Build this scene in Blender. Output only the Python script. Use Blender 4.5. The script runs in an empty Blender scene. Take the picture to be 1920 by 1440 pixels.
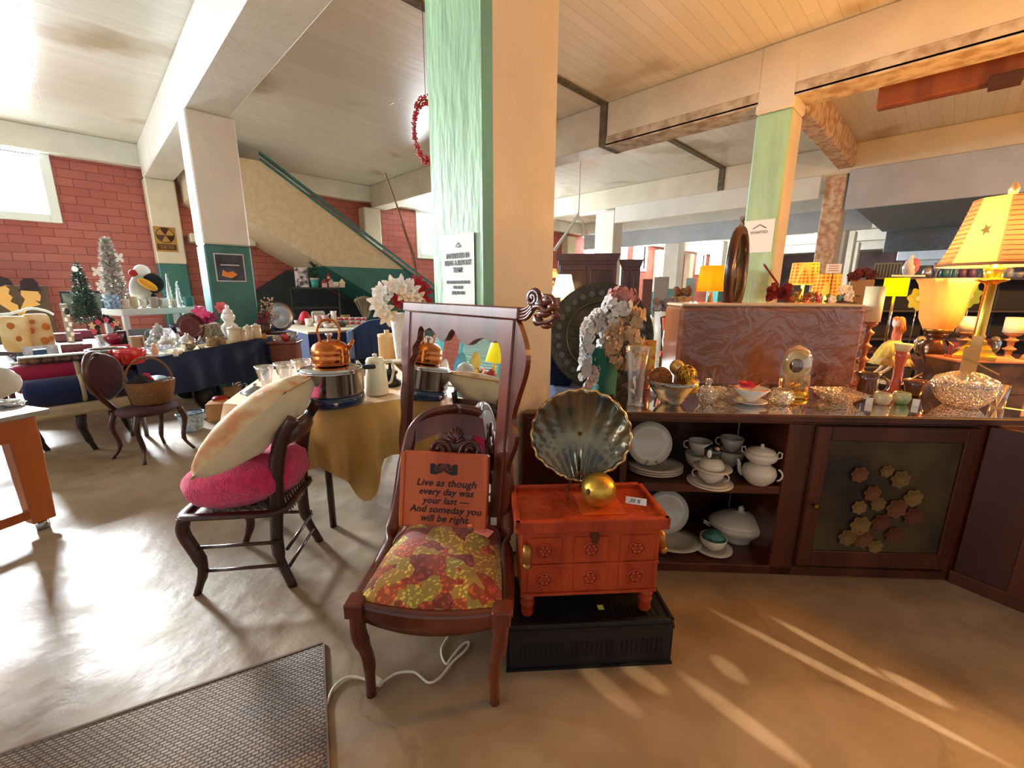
import bpy, bmesh, math, random
from mathutils import Vector, Matrix, noise as mnoise
random.seed(7)
scn = bpy.context.scene
# ---------------------------------------------------------------- camera
CAMH = 1.5; FPX = 798.0
PITCH, ROLL, YAW = math.radians(12.5), 0.0041, math.radians(45.2)
FWD = Vector((math.cos(PITCH)*math.cos(YAW), math.cos(PITCH)*math.sin(YAW), -math.sin(PITCH)))
_r = FWD.cross(Vector((0, 0, 1))).normalized(); _u = _r.cross(FWD)
RGT = _r*math.cos(ROLL)+_u*math.sin(ROLL); UPV = -_r*math.sin(ROLL)+_u*math.cos(ROLL)
EYE = Vector((0, 0, CAMH))
cd = bpy.data.cameras.new('camera'); cam = bpy.data.objects.new('camera', cd)
scn.collection.objects.link(cam); scn.camera = cam
cam.matrix_world = Matrix(((RGT.x, UPV.x, -FWD.x, 0), (RGT.y, UPV.y, -FWD.y, 0), (RGT.z, UPV.z, -FWD.z, CAMH), (0, 0, 0, 1)))
cd.sensor_width = 36; cd.sensor_fit = 'HORIZONTAL'; cd.lens = FPX/1920*36
cd.clip_start = 0.05; cd.clip_end = 200
# ---------------------------------------------------------------- world, exposure, lights
scn.view_settings.view_transform = 'Standard'; scn.view_settings.look = 'None'
scn.view_settings.gamma = 1.0; scn.view_settings.use_curve_mapping = False
scn.view_settings.exposure = 1.08
w = bpy.data.worlds.new('world'); scn.world = w; w.use_nodes = True
w.node_tree.nodes['Background'].inputs[0].default_value = (0.93, 0.96, 1.0, 1)
w.node_tree.nodes['Background'].inputs[1].default_value = 0.36
def area(name, loc, direc, sx, sy, power, col, spread=180):
    l = bpy.data.lights.new(name, 'AREA'); l.shape = 'RECTANGLE'; l.size = sx; l.size_y = sy
    l.energy = power; l.color = col; l.spread = math.radians(spread)
    o = bpy.data.objects.new(name, l); scn.collection.objects.link(o)
    o.location = loc; o.rotation_euler = Vector(direc).to_track_quat('-Z', 'Y').to_euler(); return o
def bulb(name, loc, power, col, r=0.05):
    l = bpy.data.lights.new(name, 'POINT'); l.energy = power; l.color = col; l.shadow_soft_size = r
    o = bpy.data.objects.new(name, l); scn.collection.objects.link(o); o.location = loc; return o
DAY = (0.88, 0.95, 1.0); WARM = (1.0, 0.44, 0.09)
area('daylight', (-0.95, 12.9, 3.5), (0.03, -1, -0.6), 1.5, 1.15, 560, DAY, 96)
area('daylight', (-6.4, 12.9, 3.5), (0.15, -1, -0.1), 1.6, 1.15, 300, DAY)
area('daylight', (9.2, 12.9, 3.4), (0, -1, -0.1), 1.5, 1.3, 260, DAY)
area('daylight', (18.7, 12.9, 3.4), (0, -1, -0.1), 1.3, 1.3, 800, DAY)
area('daylight', (23.6, 12.9, 3.4), (0, -1, -0.1), 1.3, 1.3, 800, DAY)
area('daylight', (32, 12.9, 3.4), (0, -1, -0.1), 1.3, 1.3, 700, DAY)
area('daylight', (-6.8, 5.0, 2.2), (1, -0.15, 0.0), 3.0, 2.0, 70, DAY)
bulb('warm_fill', (4.0, -1.1, 1.95), 75, WARM, .1)  # added warm fill out of view, no fixture built
bulb('warm_fill', (7.0, -2.6, 2.4), 230, WARM, .12)  # second added fill, warms the ceiling at the right
def ray(px, py): return (FWD*FPX+RGT*(px-960)-UPV*(py-720))/FPX
def onz(px, py, z): r = ray(px, py); return EYE+r*((z-CAMH)/r.z)
def onx(px, py, x): r = ray(px, py); return EYE+r*(x/r.x)
def ony(px, py, y): r = ray(px, py); return EYE+r*(y/r.y)
def dep(px, py, d): return EYE+ray(px, py)*d
def dz(px, z, d):
    rz = (z-CAMH)/d; py = 720+(FWD.z+RGT.z*(px-960)/FPX-rz)*FPX/UPV.z
    return dep(px, py, d)
# narrow spotlights added to throw floor streaks; no glass lamp stands there
for a_, b_, wd in (((1400, 1178), (1830, 1402), .022), ((1095, 1250), (1190, 1335), .03), ((1170, 1243), (1242, 1297), .03), ((1343, 1233), (1392, 1278), .03), ((1300, 1280), (1500, 1430), .028), ((1662, 1262), (1775, 1322), .03), ((1480, 1175), (1640, 1262), .02)):
    A_, B_ = onz(*a_, 0), onz(*b_, 0); P_ = Vector((3.3, -1.3, 1.75)); M_ = (A_+B_)/2; dv = M_-P_; L_ = dv.length
    zx = -dv.normalized(); xx = (B_-A_); xx = (xx-zx*xx.dot(zx)); ln = xx.length; xx.normalize(); yx = zx.cross(xx)
    l = bpy.data.lights.new('streak_spot', 'SPOT'); l.energy = 190; l.color = (1, .78, .52); l.spot_size = 2*math.atan(wd/L_); l.spot_blend = .8; l.shadow_soft_size = .004
    o = bpy.data.objects.new('streak_spot', l); scn.collection.objects.link(o); wd *= .8; k_ = ln/wd/1.7
    o.matrix_world = Matrix(((xx.x*k_, yx.x, zx.x, P_.x), (xx.y*k_, yx.y, zx.y, P_.y), (xx.z*k_, yx.z, zx.z, P_.z), (0, 0, 0, 1)))
# ---------------------------------------------------------------- materials
def lin(c):
    if isinstance(c, str):
        c = [int(c[i:i+2], 16)/255 for i in (0, 2, 4)]
        c = [x/12.92 if x <= .04045 else ((x+.055)/1.055)**2.4 for x in c]
    return (c[0], c[1], c[2], 1)
_mc = {}
def mat(name, col, rough=.5, metal=0., var=0., vs=8., bump=0., bs=40., col2=None, trans=0., emit=None, es=1., sheen=0., coat=0., stretch=None, detail=4., ior=1.45, sss=0.):
    if name in _mc: return _mc[name]
    m = bpy.data.materials.new(name); m.use_nodes = True; nt = m.node_tree; b = nt.nodes['Principled BSDF']
    I = b.inputs; I['Base Color'].default_value = lin(col); I['Roughness'].default_value = rough; I['Metallic'].default_value = metal
    I['Transmission Weight'].default_value = trans; I['IOR'].default_value = ior
    if sheen: I['Sheen Weight'].default_value = sheen
    if coat: I['Coat Weight'].default_value = coat; I['Coat Roughness'].default_value = .12
    if emit: I['Emission Color'].default_value = lin(emit); I['Emission Strength'].default_value = es
    tc = None
    if var or bump or col2:
        tc = nt.nodes.new('ShaderNodeTexCoord'); mp = nt.nodes.new('ShaderNodeMapping'); nt.links.new(tc.outputs['Object'], mp.inputs[0])
        if stretch: mp.inputs['Scale'].default_value = stretch
    if var or col2:
        n = nt.nodes.new('ShaderNodeTexNoise'); n.inputs['Scale'].default_value = vs; n.inputs['Detail'].default_value = detail
        nt.links.new(mp.outputs[0], n.inputs['Vector'])
        r = nt.nodes.new('ShaderNodeValToRGB'); c = lin(col)
        c2 = lin(col2) if col2 else tuple(max(0, x*(1-var)) for x in c[:3])+(1,)
        r.color_ramp.elements[0].position = .38; r.color_ramp.elements[1].position = .62
        r.color_ramp.elements[0].color = c2; r.color_ramp.elements[1].color = c
        nt.links.new(n.outputs['Fac'], r.inputs[0]); nt.links.new(r.outputs[0], I['Base Color'])
    if bump:
        n2 = nt.nodes.new('ShaderNodeTexNoise'); n2.inputs['Scale'].default_value = bs; n2.inputs['Detail'].default_value = 5
        nt.links.new(mp.outputs[0], n2.inputs['Vector'])
        bp = nt.nodes.new('ShaderNodeBump'); bp.inputs['Strength'].default_value = bump; bp.inputs['Distance'].default_value = .02
        nt.links.new(n2.outputs['Fac'], bp.inputs['Height']); nt.links.new(bp.outputs[0], I['Normal'])
    _mc[name] = m; return m
def thin_glass(name, tint=(1, 1, 1), base=.08, rough=.04, gcol=(1, 1, 1), bump=0., bs=60.):
    if name in _mc: return _mc[name]
    m = bpy.data.materials.new(name); m.use_nodes = True; nt = m.node_tree; nt.nodes.clear()
    o = nt.nodes.new('ShaderNodeOutputMaterial'); t = nt.nodes.new('ShaderNodeBsdfTransparent'); g = nt.nodes.new('ShaderNodeBsdfGlossy')
    t.inputs[0].default_value = (*tint, 1); g.inputs['Color'].default_value = (*gcol, 1); g.inputs['Roughness'].default_value = rough
    lw = nt.nodes.new('ShaderNodeLayerWeight'); lw.inputs[0].default_value = .35
    ma = nt.nodes.new('ShaderNodeMath'); ma.operation = 'MULTIPLY_ADD'; ma.inputs[1].default_value = .75; ma.inputs[2].default_value = base
    mx = nt.nodes.new('ShaderNodeMixShader')
    nt.links.new(lw.outputs['Facing'], ma.inputs[0]); nt.links.new(ma.outputs[0], mx.inputs[0])
    nt.links.new(t.outputs[0], mx.inputs[1]); nt.links.new(g.outputs[0], mx.inputs[2]); nt.links.new(mx.outputs[0], o.inputs[0])
    if bump:
        tc = nt.nodes.new('ShaderNodeTexCoord'); n = nt.nodes.new('ShaderNodeTexVoronoi'); n.inputs['Scale'].default_value = bs
        nt.links.new(tc.outputs['Object'], n.inputs['Vector']); b = nt.nodes.new('ShaderNodeBump'); b.inputs['Strength'].default_value = bump; b.inputs['Distance'].default_value = .01
        nt.links.new(n.outputs['Distance'], b.inputs['Height']); nt.links.new(b.outputs[0], g.inputs['Normal']); nt.links.new(b.outputs[0], lw.inputs['Normal'])
    _mc[name] = m; return m
def wood(name, a, b, rough=.35, scale=6., coat=.2, st=(1, 1, .12), bump=.03):
    return mat(name, a, rough, col2=b, vs=scale, stretch=st, coat=coat, bump=bump, bs=scale*3, detail=6)
# ---------------------------------------------------------------- mesh builder
class MB:
    def __init__(s, sc=1., k=1.): s.k = k; s.v = []; s.f = []; s.mi = []; s.sm = []; s.s = sc; s.m = 0; s.X = None
    def add(s, vs, fs, smooth=True):
        o = len(s.v)
        for p in vs:
            p = Vector(p)*s.s
            if s.k != 1: p.x *= s.k; p.y *= s.k
            if s.X: p = s.X @ p
            s.v.append(p)
        for f in fs: s.f.append([i+o for i in f]); s.mi.append(s.m); s.sm.append(smooth)
        return s
    def box(s, x0, x1, y0, y1, z0, z1, bev=0., M=None, seg=1, taper=None):
        bm = bmesh.new(); bmesh.ops.create_cube(bm, size=1)
        for v in bm.verts:
            tx = 1 if not taper or v.co.z > 0 else taper
            v.co = Vector(((x0+x1)/2+v.co.x*(x1-x0)*tx, (y0+y1)/2+v.co.y*(y1-y0)*tx, (z0+z1)/2+v.co.z*(z1-z0)))
        if bev: bmesh.ops.bevel(bm, geom=bm.edges[:], offset=bev, segments=seg, affect='EDGES', profile=.6)
        bm.verts.index_update()
        vs = [(M @ v.co) if M else v.co.copy() for v in bm.verts]; fs = [[v.index for v in f.verts] for f in bm.faces]
        bm.free(); return s.add(vs, fs, False)
    def lathe(s, prof, at=(0, 0, 0), seg=20, sq=1., M=None, rib=None, a0=0., a1=360., smooth=True, fn=None, cap=True):
        full = abs(a1-a0) > 359.9; n = seg if full else seg+1; vs = []; fs = []
        for r, h in prof:
            for k in range(n):
                a = math.radians(a0+(a1-a0)*k/seg); rr = r
                if rib: rr = r*(1+rib[1]*math.cos(rib[0]*a))
                p = Vector((rr*math.cos(a), rr*sq*math.sin(a), h))
                if fn: p = Vector(fn(p, a))
                if M: p = M @ p
                vs.append(p+Vector(at))
        for i in range(len(prof)-1):
            for k in range(seg):
                k2 = (k+1) % n
                fs.append([i*n+k, i*n+k2, (i+1)*n+k2, (i+1)*n+k])
        if full and cap and prof[0][0] > 1e-6: fs.append(list(range(n))[::-1])
        if full and cap and prof[-1][0] > 1e-6: fs.append([(len(prof)-1)*n+k for k in range(n)])
        return s.add(vs, fs, smooth)
    def cup(s, prof, at=(0, 0, 0), seg=20, t=None, **k):   # open vessel with wall thickness
        t = t or max(p[0] for p in prof)*.07
        inner = [(max(r-t, 0.001), h) for r, h in prof[::-1]]; inner[-1] = (0.0005, inner[-1][1]+t)
        return s.lathe([(0.0005, prof[0][1])]+list(prof)+inner, at, seg, **k)
    def tube(s, pts, r, seg=8, closed=False, sx=1., sy=1., up=None, caps=True, smooth=True):
        P = [Vector(p) for p in pts]; n = len(P); vs = []; fs = []
        rr = r if isinstance(r, (list, tuple)) else [r]*n
        ref = Vector(up) if up else None; prev = None
        for i in range(n):
            a = P[(i-1) % n] if (closed or i > 0) else P[i]; b = P[(i+1) % n] if (closed or i < n-1) else P[i]
            t = (b-a); t = t.normalized() if t.length > 1e-9 else Vector((0, 0, 1))
            if ref is not None: u = ref-t*ref.dot(t)
            elif prev is None:
                q = Vector((0, 0, 1)) if abs(t.z) < .9 else Vector((1, 0, 0)); u = q-t*q.dot(t)
            else: u = prev-t*prev.dot(t)
            if u.length < 1e-6: u = t.orthogonal()
            u.normalize(); prev = u; v = t.cross(u)
            for k in range(seg):
                an = 2*math.pi*(k+.5)/seg
                vs.append(P[i]+(u*math.cos(an)*sx+v*math.sin(an)*sy)*rr[i])
        for i in range(n if closed else n-1):
            j = (i+1) % n
            for k in range(seg):
                k2 = (k+1) % seg; fs.append([i*seg+k, i*seg+k2, j*seg+k2, j*seg+k])
        if caps and not closed: fs.append(list(range(seg))[::-1]); fs.append([(n-1)*seg+k for k in range(seg)])
        return s.add(vs, fs, smooth)
    def ell(s, c, r, seg=16, rings=10, nz=0., ns=3., M=None, p=1.):
        if not isinstance(r, (list, tuple)): r = (r, r, r)
        vs = []; fs = []
        for i in range(rings+1):
            th = math.pi*i/rings
            for k in range(seg):
                a = 2*math.pi*k/seg; st = math.sin(th)
                d = Vector((st*math.cos(a), st*math.sin(a), math.cos(th)))
                if p != 1.: d = Vector([math.copysign(abs(x)**p, x) for x in d])
                q = 1+(nz*mnoise.noise(d*ns+Vector(c)*1.7) if nz else 0)
                v = Vector((d.x*r[0]*q, d.y*r[1]*q, d.z*r[2]*q))
                if M: v = M @ v
                vs.append(v+Vector(c))
        for i in range(rings):
            for k in range(seg):
                k2 = (k+1) % seg; fs.append([i*seg+k, (i+1)*seg+k, (i+1)*seg+k2, i*seg+k2])
        return s.add(vs, fs, True)
    def grid(s, fn, nu, nv, smooth=True, th=None):
        vs = [Vector(fn(i/nu, j/nv)) for j in range(nv+1) for i in range(nu+1)]
        fs = [[j*(nu+1)+i, j*(nu+1)+i+1, (j+1)*(nu+1)+i+1, (j+1)*(nu+1)+i] for j in range(nv) for i in range(nu)]
        if th:
            N = len(vs); vs = vs+[v+Vector(th) for v in vs]; fs = fs+[[i+N for i in f][::-1] for f in fs]
            bd = [i for i in range(nu)]+[nu+j*(nu+1) for j in range(nv)]+[nv*(nu+1)+nu-i for i in range(nu)]+[(nv-j)*(nu+1) for j in range(nv)]
            for a, b in zip(bd, bd[1:]+bd[:1]): fs.append([b, a, a+N, b+N])
        return s.add(vs, fs, smooth)
    def prism(s, poly, y0, y1, M=None, smooth=False):   # poly in x,z ; extruded along y
        n = len(poly); vs = [Vector((a, y0, b)) for a, b in poly]+[Vector((a, y1, b)) for a, b in poly]
        if M: vs = [M @ v for v in vs]
        fs = [list(range(n)), [n+i for i in range(n)][::-1]]+[[i, i+n, (i+1) % n+n, (i+1) % n] for i in range(n)]
        return s.add(vs, fs, smooth)
    def ring(s, outer, inner, y0, y1):      # frame between two matching outlines in x,z
        n = len(outer); vs = [Vector((a, y, b)) for y in (y0, y1) for L in (outer, inner) for a, b in L]; fs = []
        for i in range(n):
            j = (i+1) % n
            fs += [[i, j, n+j, n+i], [2*n+j, 2*n+i, 3*n+i, 3*n+j], [j, i, 2*n+i, 2*n+j], [n+i, n+j, 3*n+j, 3*n+i]]
        return s.add(vs, fs, False)
    def petal(s, c, d, up, L, W, curl=.3):
        d = Vector(d).normalized(); up = Vector(up); sd = d.cross(up); sd = sd.normalized() if sd.length > 1e-5 else Vector((1, 0, 0)); up = sd.cross(d)
        c = Vector(c); P = []
        for t, wv in ((0, .12), (.35, .8), (.7, 1.), (1., .25)):
            q = c+d*L*t+up*(curl*L*t*t)
            P += [q-sd*W*wv*.5+up*W*.12*wv, q, q+sd*W*wv*.5+up*W*.12*wv]
        fs = [[i*3+j, i*3+j+1, (i+1)*3+j+1, (i+1)*3+j] for i in range(3) for j in range(2)]
        return s.add(P, fs, True)
    def flower(s, c, nrm, L, n=6, W=None, curl=.2, lay=1, tw=0.):
        nrm = Vector(nrm).normalized(); a = nrm.orthogonal().normalized(); b = nrm.cross(a); W = W or L*.6
        for l in range(lay):
            for k in range(n):
                an = 2*math.pi*(k+.5*l)/n+tw
                dd = (a*math.cos(an)+b*math.sin(an))*(1-.3*l)+nrm*(.25+.5*l)
                s.petal(c, dd, nrm, L*(1-.22*l), W, -curl)
        return s
    def mesh(s, name, mats):
        me = bpy.data.meshes.new(name); me.from_pydata([tuple(v) for v in s.v], [], s.f)
        for m in (mats if isinstance(mats, (list, tuple)) else [mats]): me.materials.append(m)
        me.polygons.foreach_set('material_index', s.mi); me.polygons.foreach_set('use_smooth', s.sm); me.update(); return me
def link(name, me, parent=None):
    o = bpy.data.objects.new(name, me); scn.collection.objects.link(o)
    if parent: o.parent = parent
    return o
def struct(name, mb, mats, label=None):
    o = link(name, mb.mesh(name, mats)); o['kind'] = 'structure'; o['label'] = label or name.replace('_', ' '); o['category'] = name.split('_')[0]
    return o
THINGS = []
class T:
    def __init__(s, name, label, cat, px=None, py=None, z=None, d=None, grp=None, yaw=0., rz=None, loc=None, sc=None, kind=None):
        if loc is None:
            loc = dz(px, z, d) if (d and z is not None) else dep(px, py, d) if d else onz(px, py, z)
        loc = Vector(loc); s.loc = loc; s.depth = (loc-EYE).dot(FWD); s.s = sc or s.depth/FPX; s.name = name
        s.k = 1. if (sc == 1 or rz is not None) else math.cos(math.atan2(loc.y, loc.x)-YAW)
        az = math.atan2(loc.y, loc.x)-math.pi/2+math.radians(yaw) if rz is None else math.radians(rz)
        o = bpy.data.objects.new(name, None); scn.collection.objects.link(o); o.empty_display_size = .05
        o.location = loc; o.rotation_euler = (0, 0, az); s.o = o; s.kids = []
        o['label'] = label; o['category'] = cat
        if grp: o['group'] = grp
        if kind: o['kind'] = kind
        THINGS.append(s)
    def m(s): return MB(s.s, s.k)
    def at(s, x, y, z): return s.o.matrix_basis @ Vector((x*s.s*s.k, y*s.s*s.k, z*s.s))
    def add(s, part, mb, mats, under=None, label=None):
        o = link(part, mb.mesh(part, mats), under or s.o); s.kids.append(o)
        if label: o['label'] = label
        return o
    def L(s, part, prof, mats, under=None, **k): return s.add(part, s.m().lathe(prof, **k), mats, under)
    def U(s, part, prof, mats, under=None, **k): return s.add(part, s.m().cup(prof, **k), mats, under)
    def B(s, part, x0, x1, y0, y1, z0, z1, mats, bev=0., under=None, **k): return s.add(part, s.m().box(x0, x1, y0, y1, z0, z1, bev, **k), mats, under)
    def E(s, part, c, r, mats, under=None, **k): return s.add(part, s.m().ell(c, r, **k), mats, under)
    def W(s, part, pts, r, mats, under=None, **k): return s.add(part, s.m().tube(pts, r, **k), mats, under)
    def text(s, part, body, size, mats, M, under=None, shear=0., off=0., sp=1., ls=1., ext=.0006):
        c = bpy.data.curves.new(part, 'FONT'); c.body = body; c.size = size; c.align_x = 'CENTER'; c.align_y = 'CENTER'
        c.shear = shear; c.offset = off; c.space_character = sp; c.space_line = ls; c.extrude = ext; c.resolution_u = 3
        t = bpy.data.objects.new('tmp', c); scn.collection.objects.link(t)
        me = bpy.data.meshes.new_from_object(t.evaluated_get(bpy.context.evaluated_depsgraph_get()))
        bpy.data.objects.remove(t); bpy.data.curves.remove(c)
        me.transform(M); me.materials.clear(); me.materials.append(mats); me.name = part
        o = link(part, me, under or s.o); s.kids.append(o); return o
def finish():
    for t in THINGS:
        if len(t.kids) == 1 and t.kids[0].parent == t.o:
            k = t.kids[0]; e = t.o; mw = e.matrix_basis.copy(); k.parent = None; k.matrix_basis = mw
            for key in e.keys(): k[key] = e[key]
            n = e.name; bpy.data.objects.remove(e); k.name = n; t.o = k
def RX(a): return Matrix.Rotation(math.radians(a), 4, 'X')
def RY(a): return Matrix.Rotation(math.radians(a), 4, 'Y')
def RZ(a): return Matrix.Rotation(math.radians(a), 4, 'Z')
def TR(x, y, z): return Matrix.Translation((x, y, z))
def arc(cx, cz, r, a0, a1, n, y=0., rz=None):
    return [(cx+r*math.cos(math.radians(a0+(a1-a0)*i/n)), y, cz+(rz or r)*math.sin(math.radians(a0+(a1-a0)*i/n))) for i in range(n+1)]
def spline(pts, n=6):    # Catmull-Rom
    P = [Vector(p) for p in pts]; P = [P[0]*2-P[1]]+P+[P[-1]*2-P[-2]]; out = []
    for i in range(1, len(P)-2):
        a, b, c, d = P[i-1:i+3]
        for k in range(n):
            t = k/n; out.append(.5*((2*b)+(c-a)*t+(2*a-5*b+4*c-d)*t*t+(3*b-a-3*c+d)*t**3))
    out.append(P[-2]); return out
# ================================================================ materials
def brickmat():
    m = bpy.data.materials.new('painted_brick'); m.use_nodes = True; nt = m.node_tree; b = nt.nodes['Principled BSDF']
    tc = nt.nodes.new('ShaderNodeTexCoord'); sp = nt.nodes.new('ShaderNodeSeparateXYZ'); cb = nt.nodes.new('ShaderNodeCombineXYZ')
    nt.links.new(tc.outputs['Object'], sp.inputs[0]); ad = nt.nodes.new('ShaderNodeMath'); nt.links.new(sp.outputs[0], ad.inputs[0]); nt.links.new(sp.outputs[1], ad.inputs[1])
    nt.links.new(ad.outputs[0], cb.inputs[0]); nt.links.new(sp.outputs[2], cb.inputs[1])
    br = nt.nodes.new('ShaderNodeTexBrick'); nt.links.new(cb.outputs[0], br.inputs['Vector'])
    for k, v in (('Scale', 1.), ('Brick Width', .43), ('Row Height', .168), ('Mortar Size', .006), ('Mortar Smooth', .3), ('Bias', 0.)): br.inputs[k].default_value = v
    br.inputs['Color1'].default_value = lin('b4665a'); br.inputs['Color2'].default_value = lin('a8574c'); br.inputs['Mortar'].default_value = lin('70302a')
    nz = nt.nodes.new('ShaderNodeTexNoise'); nz.inputs['Scale'].default_value = 1.3; mx = nt.nodes.new('ShaderNodeMixRGB'); mx.blend_type = 'MULTIPLY'; mx.inputs[0].default_value = .2
    nt.links.new(tc.outputs['Object'], nz.inputs['Vector']); nt.links.new(br.outputs['Color'], mx.inputs[1]); nt.links.new(nz.outputs['Fac'], mx.inputs[2]); nt.links.new(mx.outputs[0], b.inputs['Base Color'])
    bp = nt.nodes.new('ShaderNodeBump'); bp.inputs['Strength'].default_value = .6; bp.inputs['Distance'].default_value = .02; bp.invert = True
    nt.links.new(br.outputs['Fac'], bp.inputs['Height']); nt.links.new(bp.outputs[0], b.inputs['Normal']); b.inputs['Roughness'].default_value = .45
    return m
def ceilmat():
    m = bpy.data.materials.new('white_board_ceiling'); m.use_nodes = True; nt = m.node_tree; b = nt.nodes['Principled BSDF']
    tc = nt.nodes.new('ShaderNodeTexCoord'); br = nt.nodes.new('ShaderNodeTexBrick'); nt.links.new(tc.outputs['Object'], br.inputs['Vector'])
    for k, v in (('Scale', 1.), ('Brick Width', 4.2), ('Row Height', .15), ('Mortar Size', .006), ('Mortar Smooth', .6)): br.inputs[k].default_value = v
    br.inputs['Color1'].default_value = lin('dcd8cc'); br.inputs['Color2'].default_value = lin('d3cfc2'); br.inputs['Mortar'].default_value = lin('c4bfb0')
    nz = nt.nodes.new('ShaderNodeTexNoise'); nz.inputs['Scale'].default_value = .55; nz.inputs['Detail'].default_value = 3
    rp = nt.nodes.new('ShaderNodeValToRGB'); rp.color_ramp.elements[0].position = .62; rp.color_ramp.elements[1].position = .7
    rp.color_ramp.elements[0].color = (1, 1, 1, 1); rp.color_ramp.elements[1].color = lin('c9b694')
    mx = nt.nodes.new('ShaderNodeMixRGB'); mx.blend_type = 'MULTIPLY'; mx.inputs[0].default_value = .8
    nt.links.new(tc.outputs['Object'], nz.inputs['Vector']); nt.links.new(nz.outputs['Fac'], rp.inputs[0]); nt.links.new(br.outputs['Color'], mx.inputs[1]); nt.links.new(rp.outputs[0], mx.inputs[2]); nt.links.new(mx.outputs[0], b.inputs['Base Color'])
    n2 = nt.nodes.new('ShaderNodeTexNoise'); mp = nt.nodes.new('ShaderNodeMapping'); mp.inputs['Scale'].default_value = (.5, 9, 1); nt.links.new(tc.outputs['Object'], mp.inputs[0]); nt.links.new(mp.outputs[0], n2.inputs['Vector']); n2.inputs['Scale'].default_value = 2
    ad = nt.nodes.new('ShaderNodeMath'); ad.operation = 'SUBTRACT'; nt.links.new(n2.outputs['Fac'], ad.inputs[0]); nt.links.new(br.outputs['Fac'], ad.inputs[1])
    bp = nt.nodes.new('ShaderNodeBump'); bp.inputs['Strength'].default_value = .22; bp.inputs['Distance'].default_value = .015
    nt.links.new(ad.outputs[0], bp.inputs['Height']); nt.links.new(bp.outputs[0], b.inputs['Normal']); b.inputs['Roughness'].default_value = .3
    return m
def floormat():
    m = bpy.data.materials.new('worn_concrete'); m.use_nodes = True; nt = m.node_tree; b = nt.nodes['Principled BSDF']
    tc = nt.nodes.new('ShaderNodeTexCoord')
    def nz(s, d, lo, hi, c0, c1, t='ShaderNodeTexNoise'):
        n = nt.nodes.new(t); n.inputs['Scale'].default_value = s
        if d: n.inputs['Detail'].default_value = d
        r = nt.nodes.new('ShaderNodeValToRGB'); r.color_ramp.elements[0].position = lo; r.color_ramp.elements[1].position = hi; r.color_ramp.elements[0].color = c0; r.color_ramp.elements[1].color = c1
        nt.links.new(tc.outputs['Object'], n.inputs['Vector']); nt.links.new(n.outputs[0], r.inputs[0]); return r.outputs[0], n
    a, _ = nz(1.1, 8, .35, .68, lin('8a735a'), lin('a8957c'))
    c, _ = nz(7, 6, .3, .7, (.8, .78, .75, 1), (1.05, 1.05, 1.04, 1))
    g, _ = nz(16, 3, .2, .24, (.5, .4, .3, 1), (1, 1, 1, 1))
    v = nt.nodes.new('ShaderNodeTexVoronoi'); v.feature = 'DISTANCE_TO_EDGE'; v.inputs['Scale'].default_value = .3
    dn = nt.nodes.new('ShaderNodeTexNoise'); dn.inputs['Scale'].default_value = 2.5; dn.inputs['Detail'].default_value = 6; av = nt.nodes.new('ShaderNodeVectorMath'); av.operation = 'MULTIPLY_ADD'; av.inputs[1].default_value = (.5, .5, .5)
    nt.links.new(tc.outputs['Object'], dn.inputs['Vector']); nt.links.new(dn.outputs['Color'], av.inputs[0]); nt.links.new(tc.outputs['Object'], av.inputs[2]); nt.links.new(av.outputs[0], v.inputs['Vector'])
    cr = nt.nodes.new('ShaderNodeValToRGB'); cr.color_ramp.elements[0].position = .0008; cr.color_ramp.elements[1].position = .003; cr.color_ramp.elements[0].color = (.8, .76, .72, 1); cr.color_ramp.elements[1].color = (1, 1, 1, 1)
    nt.links.new(v.outputs['Distance'], cr.inputs[0])
    cur = a
    for x in (c, g, cr.outputs[0]):
        mx = nt.nodes.new('ShaderNodeMixRGB'); mx.blend_type = 'MULTIPLY'; mx.inputs[0].default_value = 1; nt.links.new(cur, mx.inputs[1]); nt.links.new(x, mx.inputs[2]); cur = mx.outputs[0]
    nt.links.new(cur, b.inputs['Base Color'])
    r, _ = nz(3.5, 8, .35, .65, (.36, .36, .36, 1), (.6, .6, .6, 1)); nt.links.new(r, b.inputs['Roughness'])
    n3 = nt.nodes.new('ShaderNodeTexNoise'); n3.inputs['Scale'].default_value = 9; n3.inputs['Detail'].default_value = 8; nt.links.new(tc.outputs['Object'], n3.inputs['Vector'])
    bp = nt.nodes.new('ShaderNodeBump'); bp.inputs['Strength'].default_value = .4; bp.inputs['Distance'].default_value = .015; nt.links.new(n3.outputs['Fac'], bp.inputs['Height']); nt.links.new(bp.outputs[0], b.inputs['Normal'])
    return m
BRICK = brickmat(); CEIL = ceilmat(); FLOOR = floormat()
CREAM = mat('cream_plaster', 'd8cfba', .5, var=.12, vs=1.7, bump=.25, bs=14)
WHITEP = mat('white_plaster', 'dcdad0', .45, var=.08, vs=2, bump=.25, bs=12)
TANP = mat('tan_plaster', 'c2aa84', .5, var=.15, vs=1.6, bump=.25, bs=14)
GREENP = mat('green_paint', '9fc79c', .5, var=.2, vs=5, stretch=(1, 1, .25), bump=.35, bs=22)
TEALP = mat('teal_paint', '37746f', .5, var=.25, vs=3, bump=.25, bs=14)
GREYP = mat('grey_fascia_paint', 'b4bcc6', .5, var=.1, vs=2, bump=.2, bs=12)
JOINT = mat('dirty_joint', '6d6450', .8, var=.4, vs=12)
ROUGHC = mat('broken_concrete', 'a08a70', .8, col2='c9bda6', vs=6, bump=.6, bs=20)
BRICKC = mat('exposed_brick', 'b48868', .8, col2='d8c2a4', vs=9, bump=.6, bs=18)
PANE = mat('bright_window_glass', 'ffffff', .3, emit='eef8ff', es=7.)
# ================================================================ room shell
ZC = 4.54
struct('floor', MB().box(-9, 45, -9, 13.2, -.2, 0), FLOOR)
struct('ceiling', MB().box(-9, 45, -9, 13.2, ZC, ZC+.2), CEIL)
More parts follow.
